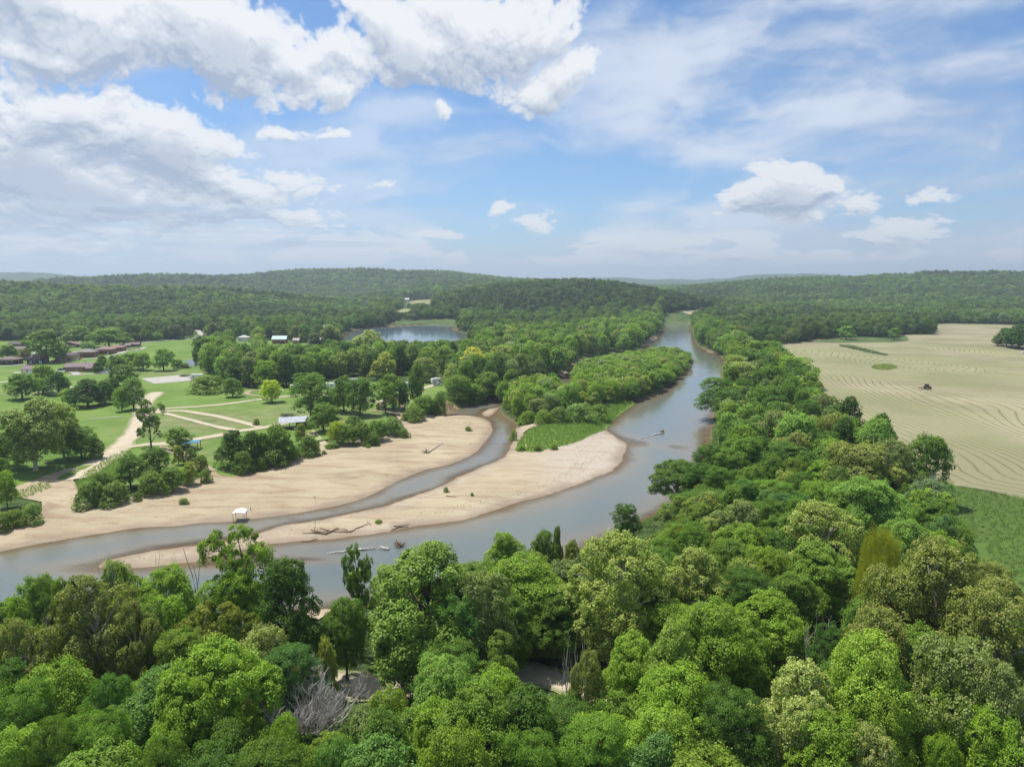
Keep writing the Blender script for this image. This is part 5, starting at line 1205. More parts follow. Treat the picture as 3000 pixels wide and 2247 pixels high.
def house(name, lab, cx, by, wpx, hpx, rz=0., depth=8., roof='hip', wall=(.10,.05,.035), roofc=(.13,.095,.085), storeys=1, deck=None, doors=(), wins=3, cat='cabin', group=None, wallkind='log', over=.7):
    x, y, z = wp(cx, by); W = wpx * mpp(y); Ht = hpx * mpp(y) * .92; Ht = max(Ht, 3.2)
    root = empty(name, (x, y + depth * .35, z), rz); tag(root, lab, cat, group)
    wm = planks('wall_%s_%02d%02d' % (wallkind, int(wall[0] * 99), int(wall[1] * 99)), tuple(min(.75, v * 1.5) for v in wall), wallkind == 'log'); rm = mt_('roof_%02d%02d' % (int(roofc[0] * 99), int(roofc[1] * 99)), tuple(v * 1.45 for v in roofc), .85, .2, 0, .2, 3)
    rh = min(Ht * .36, W * .18 + .6) if roof != 'gable' else min(Ht * .38, depth * .30); eh = Ht - rh; w2 = W / 2 - over * .6; d2 = depth / 2
    b = MB().box(-w2, w2, -d2, d2, -1.6, eh)
    if roof == 'gable': b.prism([(-d2, eh), (d2, eh), (0, eh + rh * .93)], -w2 + .01, w2 - .01)
    if roof == 'front': b.prism([(-w2, eh), (w2, eh), (0, eh + rh * .93)], -d2 + .01, d2 - .01, 'y')
    b.build('wall', wm, root)
    r = MB(); o = over; a, c = w2 + o, d2 + o; th = .18
    if roof == 'hip':
        k = max(W / 2 - depth / 2, W * .06)
        for q, zz in ((0, 0),): r.add([(-a,-c,eh),(a,-c,eh),(a,c,eh),(-a,c,eh),(-a,-c,eh+th),(a,-c,eh+th),(a,c,eh+th),(-a,c,eh+th),(-k,0,eh+rh+th),(k,0,eh+rh+th)], [(3,2,1,0),(0,1,5,4),(1,2,6,5),(2,3,7,6),(3,0,4,7),(4,5,9,8),(6,7,8,9),(5,6,9),(7,4,8)])
    elif roof == 'gable':
        sl = rh / d2; e0 = eh - sl * o
        r.prism([(-c, e0), (0, eh + rh), (c, e0), (c, e0 + th), (0, eh + rh + th), (-c, e0 + th)], -a, a)
    elif roof == 'front':
        sl = rh / w2; e0 = eh - sl * o
        r.prism([(-a, e0), (0, eh + rh), (a, e0), (a, e0 + th), (0, eh + rh + th), (-a, e0 + th)], -c, c, 'y')
    ro = r.build('roof', rm, root)
    cm = MB(); cm.box(w2 * .3, w2 * .3 + .7, .2, .9, eh + rh * .3, eh + rh + .7); cm.build('chimney', mt_('chimney_block', (.22, .19, .17)), ro)
    gl = m_glass(); fr = WHITE()
    rows = [eh * .28] if storeys == 1 else [1.0, eh * .55 + .55]; wh = min(1.25, eh * (.42 if storeys == 1 else .26))
    def window(wx, wz, ww=1.2, side=0):
        f = MB()
        if side == 0: f.box(wx - ww/2 - .09, wx + ww/2 + .09, -d2 - .06, -d2 + .02, wz - .09, wz + wh + .09)
        else: f.box(side * w2 - .02 if side > 0 else -w2 - .06, side * w2 + .06 if side > 0 else -w2 + .02, wx - ww/2 - .09, wx + ww/2 + .09, wz - .09, wz + wh + .09)
        fo = f.build('window', fr, root); g = MB()
        if side == 0: g.box(wx - ww/2, wx - .04, -d2 - .09, -d2 - .05, wz, wz + wh); g.box(wx + .04, wx + ww/2, -d2 - .09, -d2 - .05, wz, wz + wh)
        else:
            s = side * (w2 + .05); g.box(min(s, s + .04 * side), max(s, s + .04 * side), wx - ww/2, wx + ww/2, wz, wz + wh)
        g.build('pane', gl, fo)
    for zr in rows:
        for i in range(wins):
            wx = -w2 + (i + .5) * 2 * w2 / wins
            if any(abs(wx - dx) < dw / 2 + .8 for dx, dw, *_ in doors) and zr < 2: continue
            window(wx, zr)
        window(0, zr, 1.1, 1); window(0, zr, 1.1, -1)
    if not doors: doors = ((w2 * .35 * (1 if wins % 2 == 0 else .5) + (0 if wins % 2 == 0 else w2 / wins * .9), 1.0, 2.1, (.12, .07, .05)),)
    for dx, dw, dh, dc in doors:
        d = MB().box(dx - dw/2, dx + dw/2, -d2 - .07, -d2 + .02, .05, min(dh, eh - .25)).build('door', mt_('door_%02d%02d' % (int(dc[0] * 99), int(dc[1] * 99)), dc, .6), root)
        MB().box(dx + dw/2 - .22, dx + dw/2 - .12, -d2 - .13, -d2 - .06, 1.0, 1.1).build('handle', mt_('dark_metal', (.05, .05, .05), .4, .5, 1.), d)
    if deck:
        dz, dd, c = deck; dm = mt_('deck_%02d%02d' % (int(c[0] * 99), int(c[1] * 99)), c, .8)
        k = MB().box(-w2, w2, -d2 - dd, -d2 - .01, dz - .15, dz)
        n = max(3, int(W / 3))
        for i in range(n + 1):
            px = -w2 + i * 2 * w2 / n; px = min(max(px, -w2 + .08), w2 - .08); k.box(px - .07, px + .07, -d2 - dd, -d2 - dd + .14, -1.2, dz + 1.0 if dz + 1.0 < eh else dz)
        k.box(-w2, w2, -d2 - dd - .03, -d2 - dd + .05, dz + .92, dz + 1.04)
        k.build('deck', dm, root)
        rl = MB().box(-w2, w2, -d2 - dd - .02, -d2 - dd + .03, dz + .12, dz + .86); rl.build('railing', dm, root)
    LANDMARKS.append((x, y, z + Ht * .5, None)); return root
def wheels(root, pts, r, w=.24):
    for (x, y) in pts:
        a = MB().loft([[(x + r * math.cos(2*PI*j/14), y + s, r + r * math.sin(2*PI*j/14)) for j in range(14)] for s in (-w/2, w/2)])
        t = a.build('wheel', mt_('tyre_rubber', (.02, .02, .02), .8), root)
        h = MB().loft([[(x + r*.55 * math.cos(2*PI*j/10), y + s, r + r*.55 * math.sin(2*PI*j/10)) for j in range(10)] for s in (-w/2 - .015, w/2 + .015)])
        h.build('rim', mt_('wheel_rim', (.45, .45, .46), .35, .5, .8), t)
def vehicle(kind, lab, cx, by, rz, col, cat=None, group='vehicles parked around the cabins', world=None):
    x, y, z = world or wp(cx, by)
    z = hz(x, y) + .1
    root = empty(kind, (x, y, z), rz); tag(root, lab, cat or {'pickup_truck': 'pickup', 'parked_car': 'car', 'van': 'van'}.get(kind, 'vehicle'), group)
    pm = mt_('paint_%02d%02d%02d' % tuple(int(c * 99) for c in col), col, .25, .6, .0, .03); gl = m_glass()
    L = {'pickup_truck': 5.6, 'parked_car': 4.6, 'van': 5.0}[kind]; h = L / 2; w = .93
    lo = [(-h, .45), (-h, .95), (-h + .15, 1.02), (h - 1.45, 1.05), (h - .25, .92), (h, .75), (h, .40), (h - .5, .32), (-h + .5, .32)]
    def ring(prof, hw, inset=0): return [[(a, -hw, b) for a, b in prof], [(a, hw, b) for a, b in prof]]
    b = MB().prism(lo, -w, w, 'y')
    if kind == 'pickup_truck': cab = [(-.55, 1.0), (-.35, 1.72), (.85, 1.74), (1.45, 1.0)]; 
    elif kind == 'van': cab = [(-h + .1, .98), (-h + .25, 1.85), (h - 1.7, 1.88), (h - .85, 1.0)]
    else: cab = [(-h + .35, .98), (-h + 1.1, 1.42), (h - 2.2, 1.45), (h - 1.35, 1.0)]
    r0 = [(a, -w + .03, z) if z < 1.2 else (a, -w + .2, z) for a, z in cab]; r1 = [(a, -q[1], z) for (a, z), q in zip(cab, r0)]
    b.loft([r0, r1]); b.build('body', pm, root)
    cx0 = sum(a for a, _ in cab) / 4; g = MB()
    sc = lambda a, z, k=.80: (cx0 + (a - cx0) * k, 1.04 + (z - 1.0) * .80)
    p2 = [sc(a, z) for a, z in cab]
    for s in (-1, 1): 
        q = [(a, s * (w - .015 if zz < 1.2 else w - .16), zz) for a, zz in p2]; q2 = [(a, s * (w - .06 if zz < 1.2 else w - .22), zz) for a, zz in p2]; g.loft([q, q2])
    g.build('side_window', gl, root)
    fwd, bak = cab[2:], cab[:2]
    for nm, (p, q), e in (('windscreen', (cab[3], cab[2]), .03), ('rear_window', (cab[0], cab[1]), -.03)):
        a0 = (p[0] + (q[0]-p[0])*.12 + e, p[1] + (q[1]-p[1])*.12); a1 = (p[0] + (q[0]-p[0])*.88 + e, p[1] + (q[1]-p[1])*.88)
        MB().add([(a0[0], -w + .2, a0[1] + .01), (a0[0], w - .2, a0[1] + .01), (a1[0], w - .3, a1[1] + .01), (a1[0], -w + .3, a1[1] + .01)], [(0, 1, 2, 3)]).build(nm, gl, root)
    if kind == 'pickup_truck':
        MB().box(-h + .1, -.6, -w + .08, w - .08, 1.03, 1.05).build('cargo_bed', mt_('bed_liner', (.03, .03, .03)), root)
    for s in (-1, 1):
        MB().box(h - .06, h + .02, s * .68 - .16, s * .68 + .16, .62, .78).build('headlight', mt_('lamp_glass', (.8, .8, .78), .1, .6), root)
        MB().box(-h - .02, -h + .05, s * .78 - .1, s * .78 + .1, .66, .92).build('tail_light', mt_('red_lens', (.35, .02, .02), .2, .6), root)
    wheels(root, [(h - .95, -w + .1), (h - .95, w - .1), (-h + .95, -w + .1), (-h + .95, w - .1)], .36)
    return root
def travel_trailer(lab, cx, by, rz, L=7.5, Ht=3.0, group='campers in the campground', col=(.80, .80, .78), name='camper_trailer', cat='camper', nose=True):
    x, y, z = wp(cx, by); root = empty(name, (x, y, hz(x, y) + .08), rz); tag(root, lab, cat, group)
    h = L / 2; w = 1.22; p = [(-h, .55), (-h, Ht - .15), (-h + .2, Ht), (h - .9, Ht), (h - .25, Ht - .45), (h, Ht * .55), (h - .2, .55)]
    MB().prism(p, -w, w, 'y').build('body', mt_('camper_skin_%02d' % int(col[0] * 99), col, .4, .4, 0, .04), root)
    s = MB(); s.box(-h + .3, h - .6, -w - .02, w + .02, 1.0, 1.22); s.build('stripe', mt_('camper_stripe', (.16, .17, .20)), root)
    for wx in (-h * .55, h * .45):
        f = MB().box(wx - .55, wx + .55, -w - .05, w + .05, 1.55, 2.15).build('window', m_glass(), root)
    MB().box(-.35, .35, -w - .045, -w + .02, .7, 2.45).build('door', mt_('camper_door', (.62, .62, .60)), root)
    MB().box(-h * .2, h * .1, -.5, .5, Ht, Ht + .28).build('roof_vent', WHITE(), root)
    tg = MB(); tg.tube([(h - .2, -.6, .5), (h + 1.1, 0, .5)], .06); tg.tube([(h - .2, .6, .5), (h + 1.1, 0, .5)], .06); tg.tube([(h + 1.0, 0, .5), (h + 1.0, 0, .02)], .05); tg.build('hitch', mt_('dark_metal', (.05, .05, .05), .4, .5, 1.), root)
    wheels(root, [(-.55, -w + .1), (.35, -w + .1), (-.55, w - .1), (.35, w - .1)], .34)
    return root
def pole(cx, by, ty, lab, box=False, arms=2):
    x, y, z = wp(cx, by); h = at_depth(cx, ty, y)[2] - z; root = empty('utility_pole', (x, y, z)); tag(root, lab, 'utility pole', 'utility poles')
    MB().tube([(0, 0, -.5), (0, 0, h)], [.16, .11], 8).build('mast', mt_('pole_wood', (.30, .25, .20)), root)
    for k in range(arms): MB().box(-1.1, 1.1, -.06, .06, h - .5 - k * .9, h - .36 - k * .9).build('crossarm', mt_('pole_wood', (.30, .25, .20)), root)
    if box: MB().loft([[(.35 + .24 * math.cos(a * PI / 5), -.1 + .24 * math.sin(a * PI / 5), zz) for a in range(10)] for zz in (h - 2.3, h - 1.4)]).build('transformer', mt_('grey_steel', (.42, .43, .44), .5), root)
def log_thing(name, lab, paths, mk='p', cat='driftwood', group='driftwood in and beside the river', root_at=None, twigs=0, seed=0, rr=0.9):
    """paths: lists of (px, py, height above ground, radius)"""
    rs = random.Random(seed); pts0 = paths[0][0]; x0, y0 = G(pts0[0], pts0[1], max(0.3, pts0[2])); root = empty(name, (x0, y0, 0)); tag(root, lab, cat, group); mb = MB()
    for p in paths:
        W_ = []
        for q in p:
            x, y = G(q[0], q[1], q[2] + .4); z = max(hz(x, y), 0.0) + q[2]; W_.append((x - x0, y - y0, z))
        W2 = []; 
        for i in range(len(W_) - 1):
            a, b = Vector(W_[i]), Vector(W_[i + 1]); W2.append(a); m_ = a.lerp(b, .5) + Vector((rs.gauss(0, .12), rs.gauss(0, .12), rs.gauss(0, .06))); W2.append(m_)
        W2.append(Vector(W_[-1])); rad = np.interp(np.linspace(0, 1, len(W2)), np.linspace(0, 1, len(p)), [q[3] for q in p])
        mb.tube(W2, list(rad), 7)
        for _ in range(twigs):
            i = rs.randrange(1, len(W2)); b = W2[i]; d = Vector((rs.gauss(0, 1), rs.gauss(0, 1), abs(rs.gauss(.3, .4)))).normalized() * rs.uniform(.6, 2.2)
            mb.tube([b, b + d * .6, b + d + Vector((0, 0, rs.uniform(-.2, .3)))], [rad[i] * .5, rad[i] * .3, .02], 4)
    t = mb.build('log', bark(mk), root)
    if root_at:
        x, y = G(root_at[0], root_at[1], .6); z = max(hz(x, y), 0) + .3; rb = MB()
        for _ in range(26):
            d = Vector((rs.gauss(0, 1), rs.gauss(0, 1), rs.gauss(.15, .8))).normalized() * rs.uniform(.5, 1.25) * rr
            p = Vector((x - x0, y - y0, z)); rb.tube([p, p + d * .5, p + d + Vector((rs.gauss(0, .2), rs.gauss(0, .2), rs.gauss(0, .2)))], [.2 * rr, .1 * rr, .03], 5)
        rb.build('root_mass', bark('r'), root)
    return root
def dead_tree(lab, cx, ty, h, spread, nb, seed, col='d', by_base_=None, wpx=None, ref=None, twig=3, up=.5):
    if by_base_: x, y, z = wp(cx, by_base_); h = at_depth(cx, ty, y)[2] - z
    else:
        x, y = G(cx, ty, 2.5 + h); z = hz(x, y)
    root = empty('dead_tree', (x, y, z)); tag(root, lab, 'tree', 'bare dead trees')
    mb, tw = dead_mesh(seed, 10.0, spread, nb, twig, up); a = mb.build('trunk', bark(col), root)
    if tw.v: tw.build('twigs', bark(col), root)
    vs = np.array([v[:] for v in mb.v + tw.v]); H0 = vs[:, 2].max(); W0 = np.ptp(vs[:, 0]); s = h / H0; sw = (wpx * mpp(y) / W0) if wpx else s
    root.scale = (sw, sw, s)
    if ref: LANDMARKS.append((x, y, z + h * .8, ref))
def build_things():
    dk = (.065, .040, .035); rb = (.19, .085, .060); tan = (.42, .33, .22); brn = (.13, .10, .095); gry = (.16, .145, .135)
    H = house; gv = 'cabins of the village lane'
    H('log_cabin', 'dark cabin with dark roof, uphill behind the long low cabin', 46, 1016, 42, 14, .0, 7, 'gable', dk, (.075, .065, .065), deck=None, wins=2, group=gv)
    H('long_cabin', 'long low cabin with brown roof and tan wall, below the dark roofed one', 47, 1032, 50, 17, .0, 8, 'gable', (.25, .18, .14), brn, wins=3, group=gv)
    H('cabin', 'dark two-storey balconied cabin cut by the photo edge', 24, 1068, 50, 24, .0, 9, 'hip', dk, brn, 2, (2.9, 1.8, (.12, .10, .09)), wins=3, group=gv)
    H('cabin', 'dark two-storey cabin with white ground-floor doors in front of the white trailer', 104, 1065, 46, 28, .05, 9, 'hip', (.08, .06, .055), (.15, .11, .10), 2, (3.2, 1.8, (.16, .13, .12)), ((-2.6, 1.6, 2.1, (.62, .62, .6)), (4.2, 1.9, 2.1, (.7, .7, .68))), 3, group=gv)
    H('cabin', 'tan-walled cabin with dark hipped roof beside the red truck', 190, 1057, 54, 27, .12, 10, 'hip', tan, (.085, .07, .068), 2, (2.8, 2.0, (.36, .29, .20)), wins=3, group=gv, wallkind='stucco')
    H('cabin', 'two-storey red-brown cabin with grey hipped roof by the lane bend', 250, 1047, 48, 26, .1, 9, 'hip', rb, gry, 2, (3.0, 1.9, (.24, .13, .09)), wins=4, group=gv)
    H('cabin', 'single-storey gabled cabin with pale railing on the upper lane', 206, 1019, 42, 17, .1, 9, 'front', (.13, .06, .045), (.17, .115, .10), 1, (.9, 1.6, (.45, .41, .37)), wins=3, group=gv)
    H('cabin', 'red-brown cabin with brown hipped roof, left of its joined twin', 304, 1038, 48, 24, .1, 10, 'hip', rb, (.16, .115, .10), 2, (2.8, 1.8, (.20, .10, .07)), ((3.5, 1.4, 2.1, (.7, .7, .68)),), 3, group=gv)
    H('cabin', 'red-brown cabin with red railing, right-hand twin of the hipped pair', 338, 1029, 40, 19, .1, 9, 'hip', rb, (.17, .12, .105), 1, (1.3, 1.8, (.30, .05, .045)), wins=3, group=gv)
    H('cabin', 'low cabin at the lane end above the rocky slope', 394, 1016, 24, 13, .25, 8, 'gable', (.15, .09, .07), brn, 1, (.9, 1.5, (.20, .13, .10)), wins=2, group=gv)
    H('cabin', 'small annex cabin left of the one above the rocky slope', 371, 1019, 19, 12, .25, 7, 'gable', (.15, .09, .07), (.15, .12, .11), 1, (.9, 1.4, (.20, .13, .10)), wins=2, group=gv)
    H('garage_house', 'long low garage with brown roof and white garage doors on the lawn', 97, 1093, 62, 22, .0, 9, 'gable', (.20, .14, .095), (.135, .10, .10), 1, None, ((-4.6, 2.6, 2.4, (.72, .72, .70)), (-1.0, 2.6, 2.4, (.72, .72, .70)), (3.2, 2.2, 2.4, (.68, .68, .66))), 2, cat='garage', group=None)
    lo = H('log_lodge', 'big log lodge with stepped brown gables and shaded carport', 228, 1088, 74, 25, .28, 11, 'gable', (.22, .115, .075), (.14, .105, .105), 1, None, ((.5, 3.4, 2.4, (.36, .21, .14)), (5.8, 3.2, 2.4, (.36, .21, .14))), 4, cat='lodge')
    s2 = MB(); s2.prism([(-9.4, 2.3), (-4.4, 4.3), (.2, 2.3), (.2, 2.48), (-4.4, 4.5), (-9.4, 2.48)], 4.6, 11.5); s2.build('porch_roof', mt_('roof_1310', (.14, .105, .105)), lo)
    pp = MB(); [pp.box(a - .12, a + .12, -9.2, -8.96, -1, 2.35) for a in (4.9, 8, 11.2)]; pp.build('porch_post', mt_('dark_post', (.10, .06, .04)), lo)
    H('cabin', 'pale pyramid-roofed house above the lawn, left of the log cabin row', 712, 1000, 31, 18, .1, 9, 'hip', (.50, .47, .42), (.30, .28, .27), 1, None, ((1.8, 2.6, 2.2, (.75, .75, .73)),), 3, cat='house', group='houses along the lake shore', wallkind='stucco')
    H('log_house', 'two-storey red log house with pale green metal roof', 818, 1008, 41, 24, .08, 9, 'gable', (.25, .10, .06), (.33, .42, .38), 2, (3.0, 1.8, (.24, .12, .08)), wins=4, cat='house', group='houses along the lake shore')
    H('cabin', 'grey-roofed cabin on stilts between the log house and the lake', 867, 1008, 18, 17, 0, 7, 'gable', (.14, .10, .085), (.30, .26, .24), 2, (2.8, 1.5, (.28, .24, .20)), wins=2, group='houses along the lake shore')
    H('cabin', 'narrow dark cabin with grey roof nearest the lake', 932, 1010, 16, 21, 0, 7, 'gable', (.07, .05, .045), (.34, .34, .35), 2, None, wins=1, group='houses along the lake shore')
    H('cabin', 'little dark cabin in the trees at the lake head', 952, 962, 14, 9, .1, 7, 'gable', (.12, .08, .07), (.22, .17, .16), 1, (.6, 1.3, (.25, .2, .17)), wins=2, group='houses along the lake shore')
    H('cabin', 'house with rust-red roof half hidden in the trees by the lake', 912, 973, 18, 9, .1, 8, 'gable', (.2, .1, .08), (.34, .15, .11), 1, None, wins=2, group='houses along the lake shore')
    H('cabin', 'pale-roofed house half hidden behind the log house', 781, 991, 16, 9, .1, 8, 'gable', (.3, .25, .2), (.36, .32, .29), 1, None, wins=2, group='houses along the lake shore')
    H('old_barn', 'weathered pinkish barn with tall gable in the far woods', 1069, 899, 19, 17, .15, 9, 'front', (.36, .28, .26), (.32, .28, .28), 1, None, ((0, 2.2, 3.0, (.05, .04, .04)),), 2, cat='barn', wallkind='board')
    H('farmhouse', 'white farmhouse by the distant yellow clearing', 1192, 884, 12, 10, .2, 8, 'gable', (.75, .74, .72), (.5, .48, .46), 1, None, wins=3, cat='house', wallkind='board')
    H('farm_shed', 'tan shed next to the distant white farmhouse', 1208, 880, 7, 6, .2, 6, 'gable', (.45, .38, .3), (.45, .38, .33), 1, None, wins=1, cat='shed')
    H('house', 'grey-roofed house beside the meadow above the lake', 1363, 921, 14, 6, 0, 8, 'gable', (.4, .38, .36), (.42, .42, .43), 1, None, wins=3, cat='house')
    H('house', 'pale house at the foot of the wooded hill', 1428, 929, 12, 6, 0, 8, 'gable', (.6, .58, .54), (.45, .44, .43), 1, None, wins=3, cat='house')
    H('house', 'house with a pale yard high on the wooded hill beyond the field', 2554, 891, 12, 10, 0, 9, 'gable', (.55, .45, .36), (.3, .24, .2), 2, None, wins=2, cat='house')
    H('picnic_hall', 'low brown-roofed picnic hall where the back channel opens', 1719, 1050, 22, 9, .15, 8, 'hip', (.12, .09, .075), (.34, .29, .27), 1, None, wins=2, cat='hall')
    H('stone_hut', 'small stone hut with plank gable in the campground', 1116, 1201, 22, 20, -.5, 3.6, 'front', (.30, .27, .24), (.16, .12, .10), 1, None, ((0, .9, 1.8, (.09, .06, .04)),), 1, cat='hut', wallkind='board', over=.35)
    H('garden_shed', 'small white shed behind the silver pickup', 316, 1090, 16, 10, .1, 3.4, 'front', (.70, .69, .67), (.2, .17, .16), 1, None, ((0, 1.4, 1.9, (.6, .6, .58)),), 1, cat='shed', wallkind='board', over=.3)
    # vehicles
    V = vehicle; red = (.30, .022, .03)
    V('pickup_truck', 'dark red truck parked beside the tan-walled cabin', 163, 1060, .15, red)
    V('parked_car', 'bright red car parked between the tan-walled and the grey-roofed cabin', 232, 1051, .1, (.42, .04, .035))
    V('parked_car', 'white car parked at the edge of the village lane', 218, 1057, .2, (.7, .7, .7))
    V('parked_car', 'black car in front of the log lodge carport', 181, 1086, .1, (.03, .03, .035))
    V('van', 'dark green van backed into the log lodge carport', 197, 1084, .3, (.05, .07, .06))
    V('pickup_truck', 'silver pickup on the paved drive by the white shed', 304, 1094, .1, (.55, .56, .57))
    V('parked_car', 'white car parked far out on the hay field', 2999, 1036, .3, (.78, .78, .78), group=None)
    V('parked_car', 'white car by the trees at the top of the winding road', 581, 957, .2, (.75, .75, .75))
    V('pickup_truck', 'white pickup among the motorhomes under the campground trees', 1282, 1130, .3, (.7, .7, .7), group='campers in the campground')
    V('parked_car', 'dark car beside the motorhomes in the campground', 1196, 1142, .2, (.06, .07, .09), group='campers in the campground')
    V('parked_car', 'pale car half behind the small yellow tree', 818, 1147, 0, (.7, .71, .72), group='campers in the campground')
    T = travel_trailer
    T('long white trailer standing behind the dark two-storey cabin', 105, 1048, .02, 9.5, 3.4, None, (.82, .83, .84))
    T('small white trailer behind the big village tree', 139, 1049, .1, 5, 2.2, None, (.62, .63, .65))
    T('white camper at the leafy corner of the parking pad, nose to the left', 577, 1111, 3.3, 7.5, 3.0, 'campers in the campground')
    T('white camper alone under trees behind the feathery barn tree', 868, 1142, .3, 6.5, 2.8)
    T('white camper with rounded nose, left of two on the campground lawn', 961, 1139, .35, 7.8, 3.1)
    T('white boxy camper behind the round-nosed one', 994, 1130, -.5, 6.8, 2.9)
    T('white camper glimpsed among tree crowns above the stone hut', 1034, 1124, .2, 6.5, 2.9)
    T('white motorhome framed by the tall narrow dark trees', 1200, 1137, .1, 7.0, 3.2)
    T('tall white motorhome on the gravel under the pale sycamore', 1279, 1124, .5, 6.5, 3.2)
    # flatbed trailers
    for nm, lab, cx, by, rz, c in (('boat_trailer', 'low dark boat trailer parked on the concrete pad', 541, 1104, .05, (.05, .05, .05)), ('flatbed_trailer', 'grey flatbed trailer on the bare lawn behind the open barn', 843, 1220, .15, (.30, .28, .27))):
        x, y, z = wp(cx, by); r = empty(nm, (x, y, z + .1), rz); tag(r, lab, 'trailer', 'trailers without load')
        MB().box(-3, 2.6, -1.1, 1.1, .55, .68).build('deck', mt_('deck_' + nm, c, .7), r); f = MB(); f.box(-3, 2.6, -1.12, -1.04, .68, .95); f.box(-3, 2.6, 1.04, 1.12, .68, .95); f.build('side_rail', mt_('dark_metal', (.05, .05, .05), .4, .5, 1.), r)
        f = MB(); f.tube([(2.5, -.8, .55), (4.0, 0, .5)], .06); f.tube([(2.5, .8, .55), (4.0, 0, .5)], .06); f.build('hitch', mt_('dark_metal', (.05, .05, .05), .4, .5, 1.), r)
        wheels(r, [(-.5, -1.25), (-.5, 1.25), (-1.3, -1.25), (-1.3, 1.25)], .34)
    # open barn with metal roof
    x, y, z = wp(856, 1257); r = empty('open_barn', (x, y + 3, z), .30); tag(r, 'open-sided barn with grey metal gable roof by the dirt road', 'barn')
    mm = MT.setdefault('metal_roof', planks('metal_roof', (.46, .49, .52), False, 1.6)); w2, d2, eh, rh = 5.6, 3.6, 3.0, 1.5
    MB().prism([(-d2 - .4, eh - .15), (0, eh + rh), (d2 + .4, eh - .15), (d2 + .4, eh - .05), (0, eh + rh + .1), (-d2 - .4, eh - .05)], -w2 - .3, w2 + .3).build('roof', mm, r)
    MB().prism([(-d2, eh), (d2, eh), (0, eh + rh - .15)], -w2 - .05, -w2 + .05).build('gable', mt_('grey_gable', (.30, .30, .33)), r)
    for px in (-w2 + .1, -w2 / 3, w2 / 3, w2 - .1):
        for py in (-d2 + .1, d2 - .1): MB().box(px - .1, px + .1, py - .1, py + .1, -.6, eh).build('post', mt_('dark_post', (.10, .06, .04)), r)
    MB().box(.6, w2 - .2, d2 - .25, d2 - .15, 0, eh - .2).build('back_wall', mt_('grey_board', (.30, .33, .34)), r)
    def local(ax, ay): c, s = math.cos(.30), math.sin(.30); return (x + ax * c - ay * s, y + 3 + ax * s + ay * c)
    a = local(-4.4, -3.2); q = empty('garden_tractor', (*a, z), .4); tag(q, 'small red garden tractor at the open end of the barn', 'tractor')
    MB().prism([(-.9, .4), (-.9, .8), (.1, .8), (.25, 1.0), (1.0, .95), (1.05, .4)], -.4, .4, 'y').build('body', mt_('red_paint', (.40, .03, .03), .35, .5), q)
    MB().box(-.7, -.25, -.28, .28, .8, 1.15).build('seat', mt_('black_vinyl', (.03, .03, .03), .5), q); b = MB(); b.tube([(.2, 0, .9), (-.02, 0, 1.25)], .03); b.tube([(-.02, -.2, 1.25), (-.02, .2, 1.25)], .03); b.build('steering_wheel', mt_('black_vinyl', (.03, .03, .03), .5), q)
    wheels(q, [(-.6, -.5), (-.6, .5)], .42, .25); wheels(q, [(.75, -.42), (.75, .42)], .26, .18)
    for k, (ax, ay, lab) in enumerate(((-1.2, -2.2, 'wooden picnic table nearest the red garden tractor'), (1.4, -2.4, 'wooden picnic table further under the barn roof'))):
        a = local(ax, ay); q = empty('picnic_table', (*a, z), .3); tag(q, lab, 'table', 'picnic tables in the open barn'); wd = mt_('table_wood', (.25, .2, .16))
        MB().box(-.95, .95, -.38, .38, .70, .76).build('table_top', wd, q)
        for s in (-1, 1): MB().box(-.95, .95, s * .72 - .13, s * .72 + .13, .42, .47).build('bench', wd, q); MB().box(s * .7 - .05, s * .7 + .05, -.75, .75, 0, .70).build('leg', wd, q)
    a = local(.2, -3.3); q = empty('white_cooler', (*a, z), .2); tag(q, 'white cooler box on the slab under the barn edge', 'cooler'); MB().box(-.45, .45, -.3, .3, 0, .5).build('box', WHITE(), q); MB().box(-.47, .47, -.32, .32, .5, .58).build('lid', WHITE(), q)
    a = local(3.4, 1.6); q = empty('blue_cabinet', (*a, z), .3); tag(q, 'blue metal cabinet against the barn back wall', 'cabinet'); MB().box(-.5, .5, -.35, .35, 0, 1.9).build('cabinet_body', mt_('blue_paint', (.03, .07, .20)), q); MB().box(-.46, .46, -.40, -.352, .08, 1.84).build('door', mt_('blue_door', (.04, .09, .24)), q)
    x, y, z = wp(901, 1248); r = empty('red_shed', (x, y + .8, z), .25); tag(r, 'narrow dark red shed with slanted pale roof next to the open barn', 'shed')
    MB().box(-.85, .85, -.8, .8, -.3, 2.6).build('wall', planks('red_boards', (.24, .02, .03), False, 2.5), r); MB().prism([(-1.05, 2.62), (1.05, 2.95), (1.05, 3.05), (-1.05, 2.72)], -1.0, 1.0).build('roof', mt_('pale_tin', (.55, .55, .54), .5), r)
    MB().box(-.4, .4, -.85, -.80, .1, 2.1).build('door', planks('red_door', (.16, .015, .02), False, 2.5), r)
    # blue shelter
    x, y, z = wp(556, 1320); r = empty('picnic_shelter', (x, y + 1.5, z), .12); tag(r, 'open shelter with sloping blue roof on four posts', 'shelter')
    MB().add([(-2.9,-1.9,2.45),(2.9,-1.9,2.85),(2.9,1.9,3.0),(-2.9,1.9,2.6),(-2.9,-1.9,2.6),(2.9,-1.9,3.0),(2.9,1.9,3.15),(-2.9,1.9,2.75)], [(0,3,2,1),(4,5,6,7),(0,1,5,4),(1,2,6,5),(2,3,7,6),(3,0,4,7)]).build('roof', mt_('blue_tin', (.05, .20, .32), .45), r)
    MB().prism([(-1.9, 1.75), (-1.9, 2.6), (1.9, 2.7)], -2.95, -2.88).build('side_panel', mt_('blue_tin', (.05, .20, .32), .45), r)
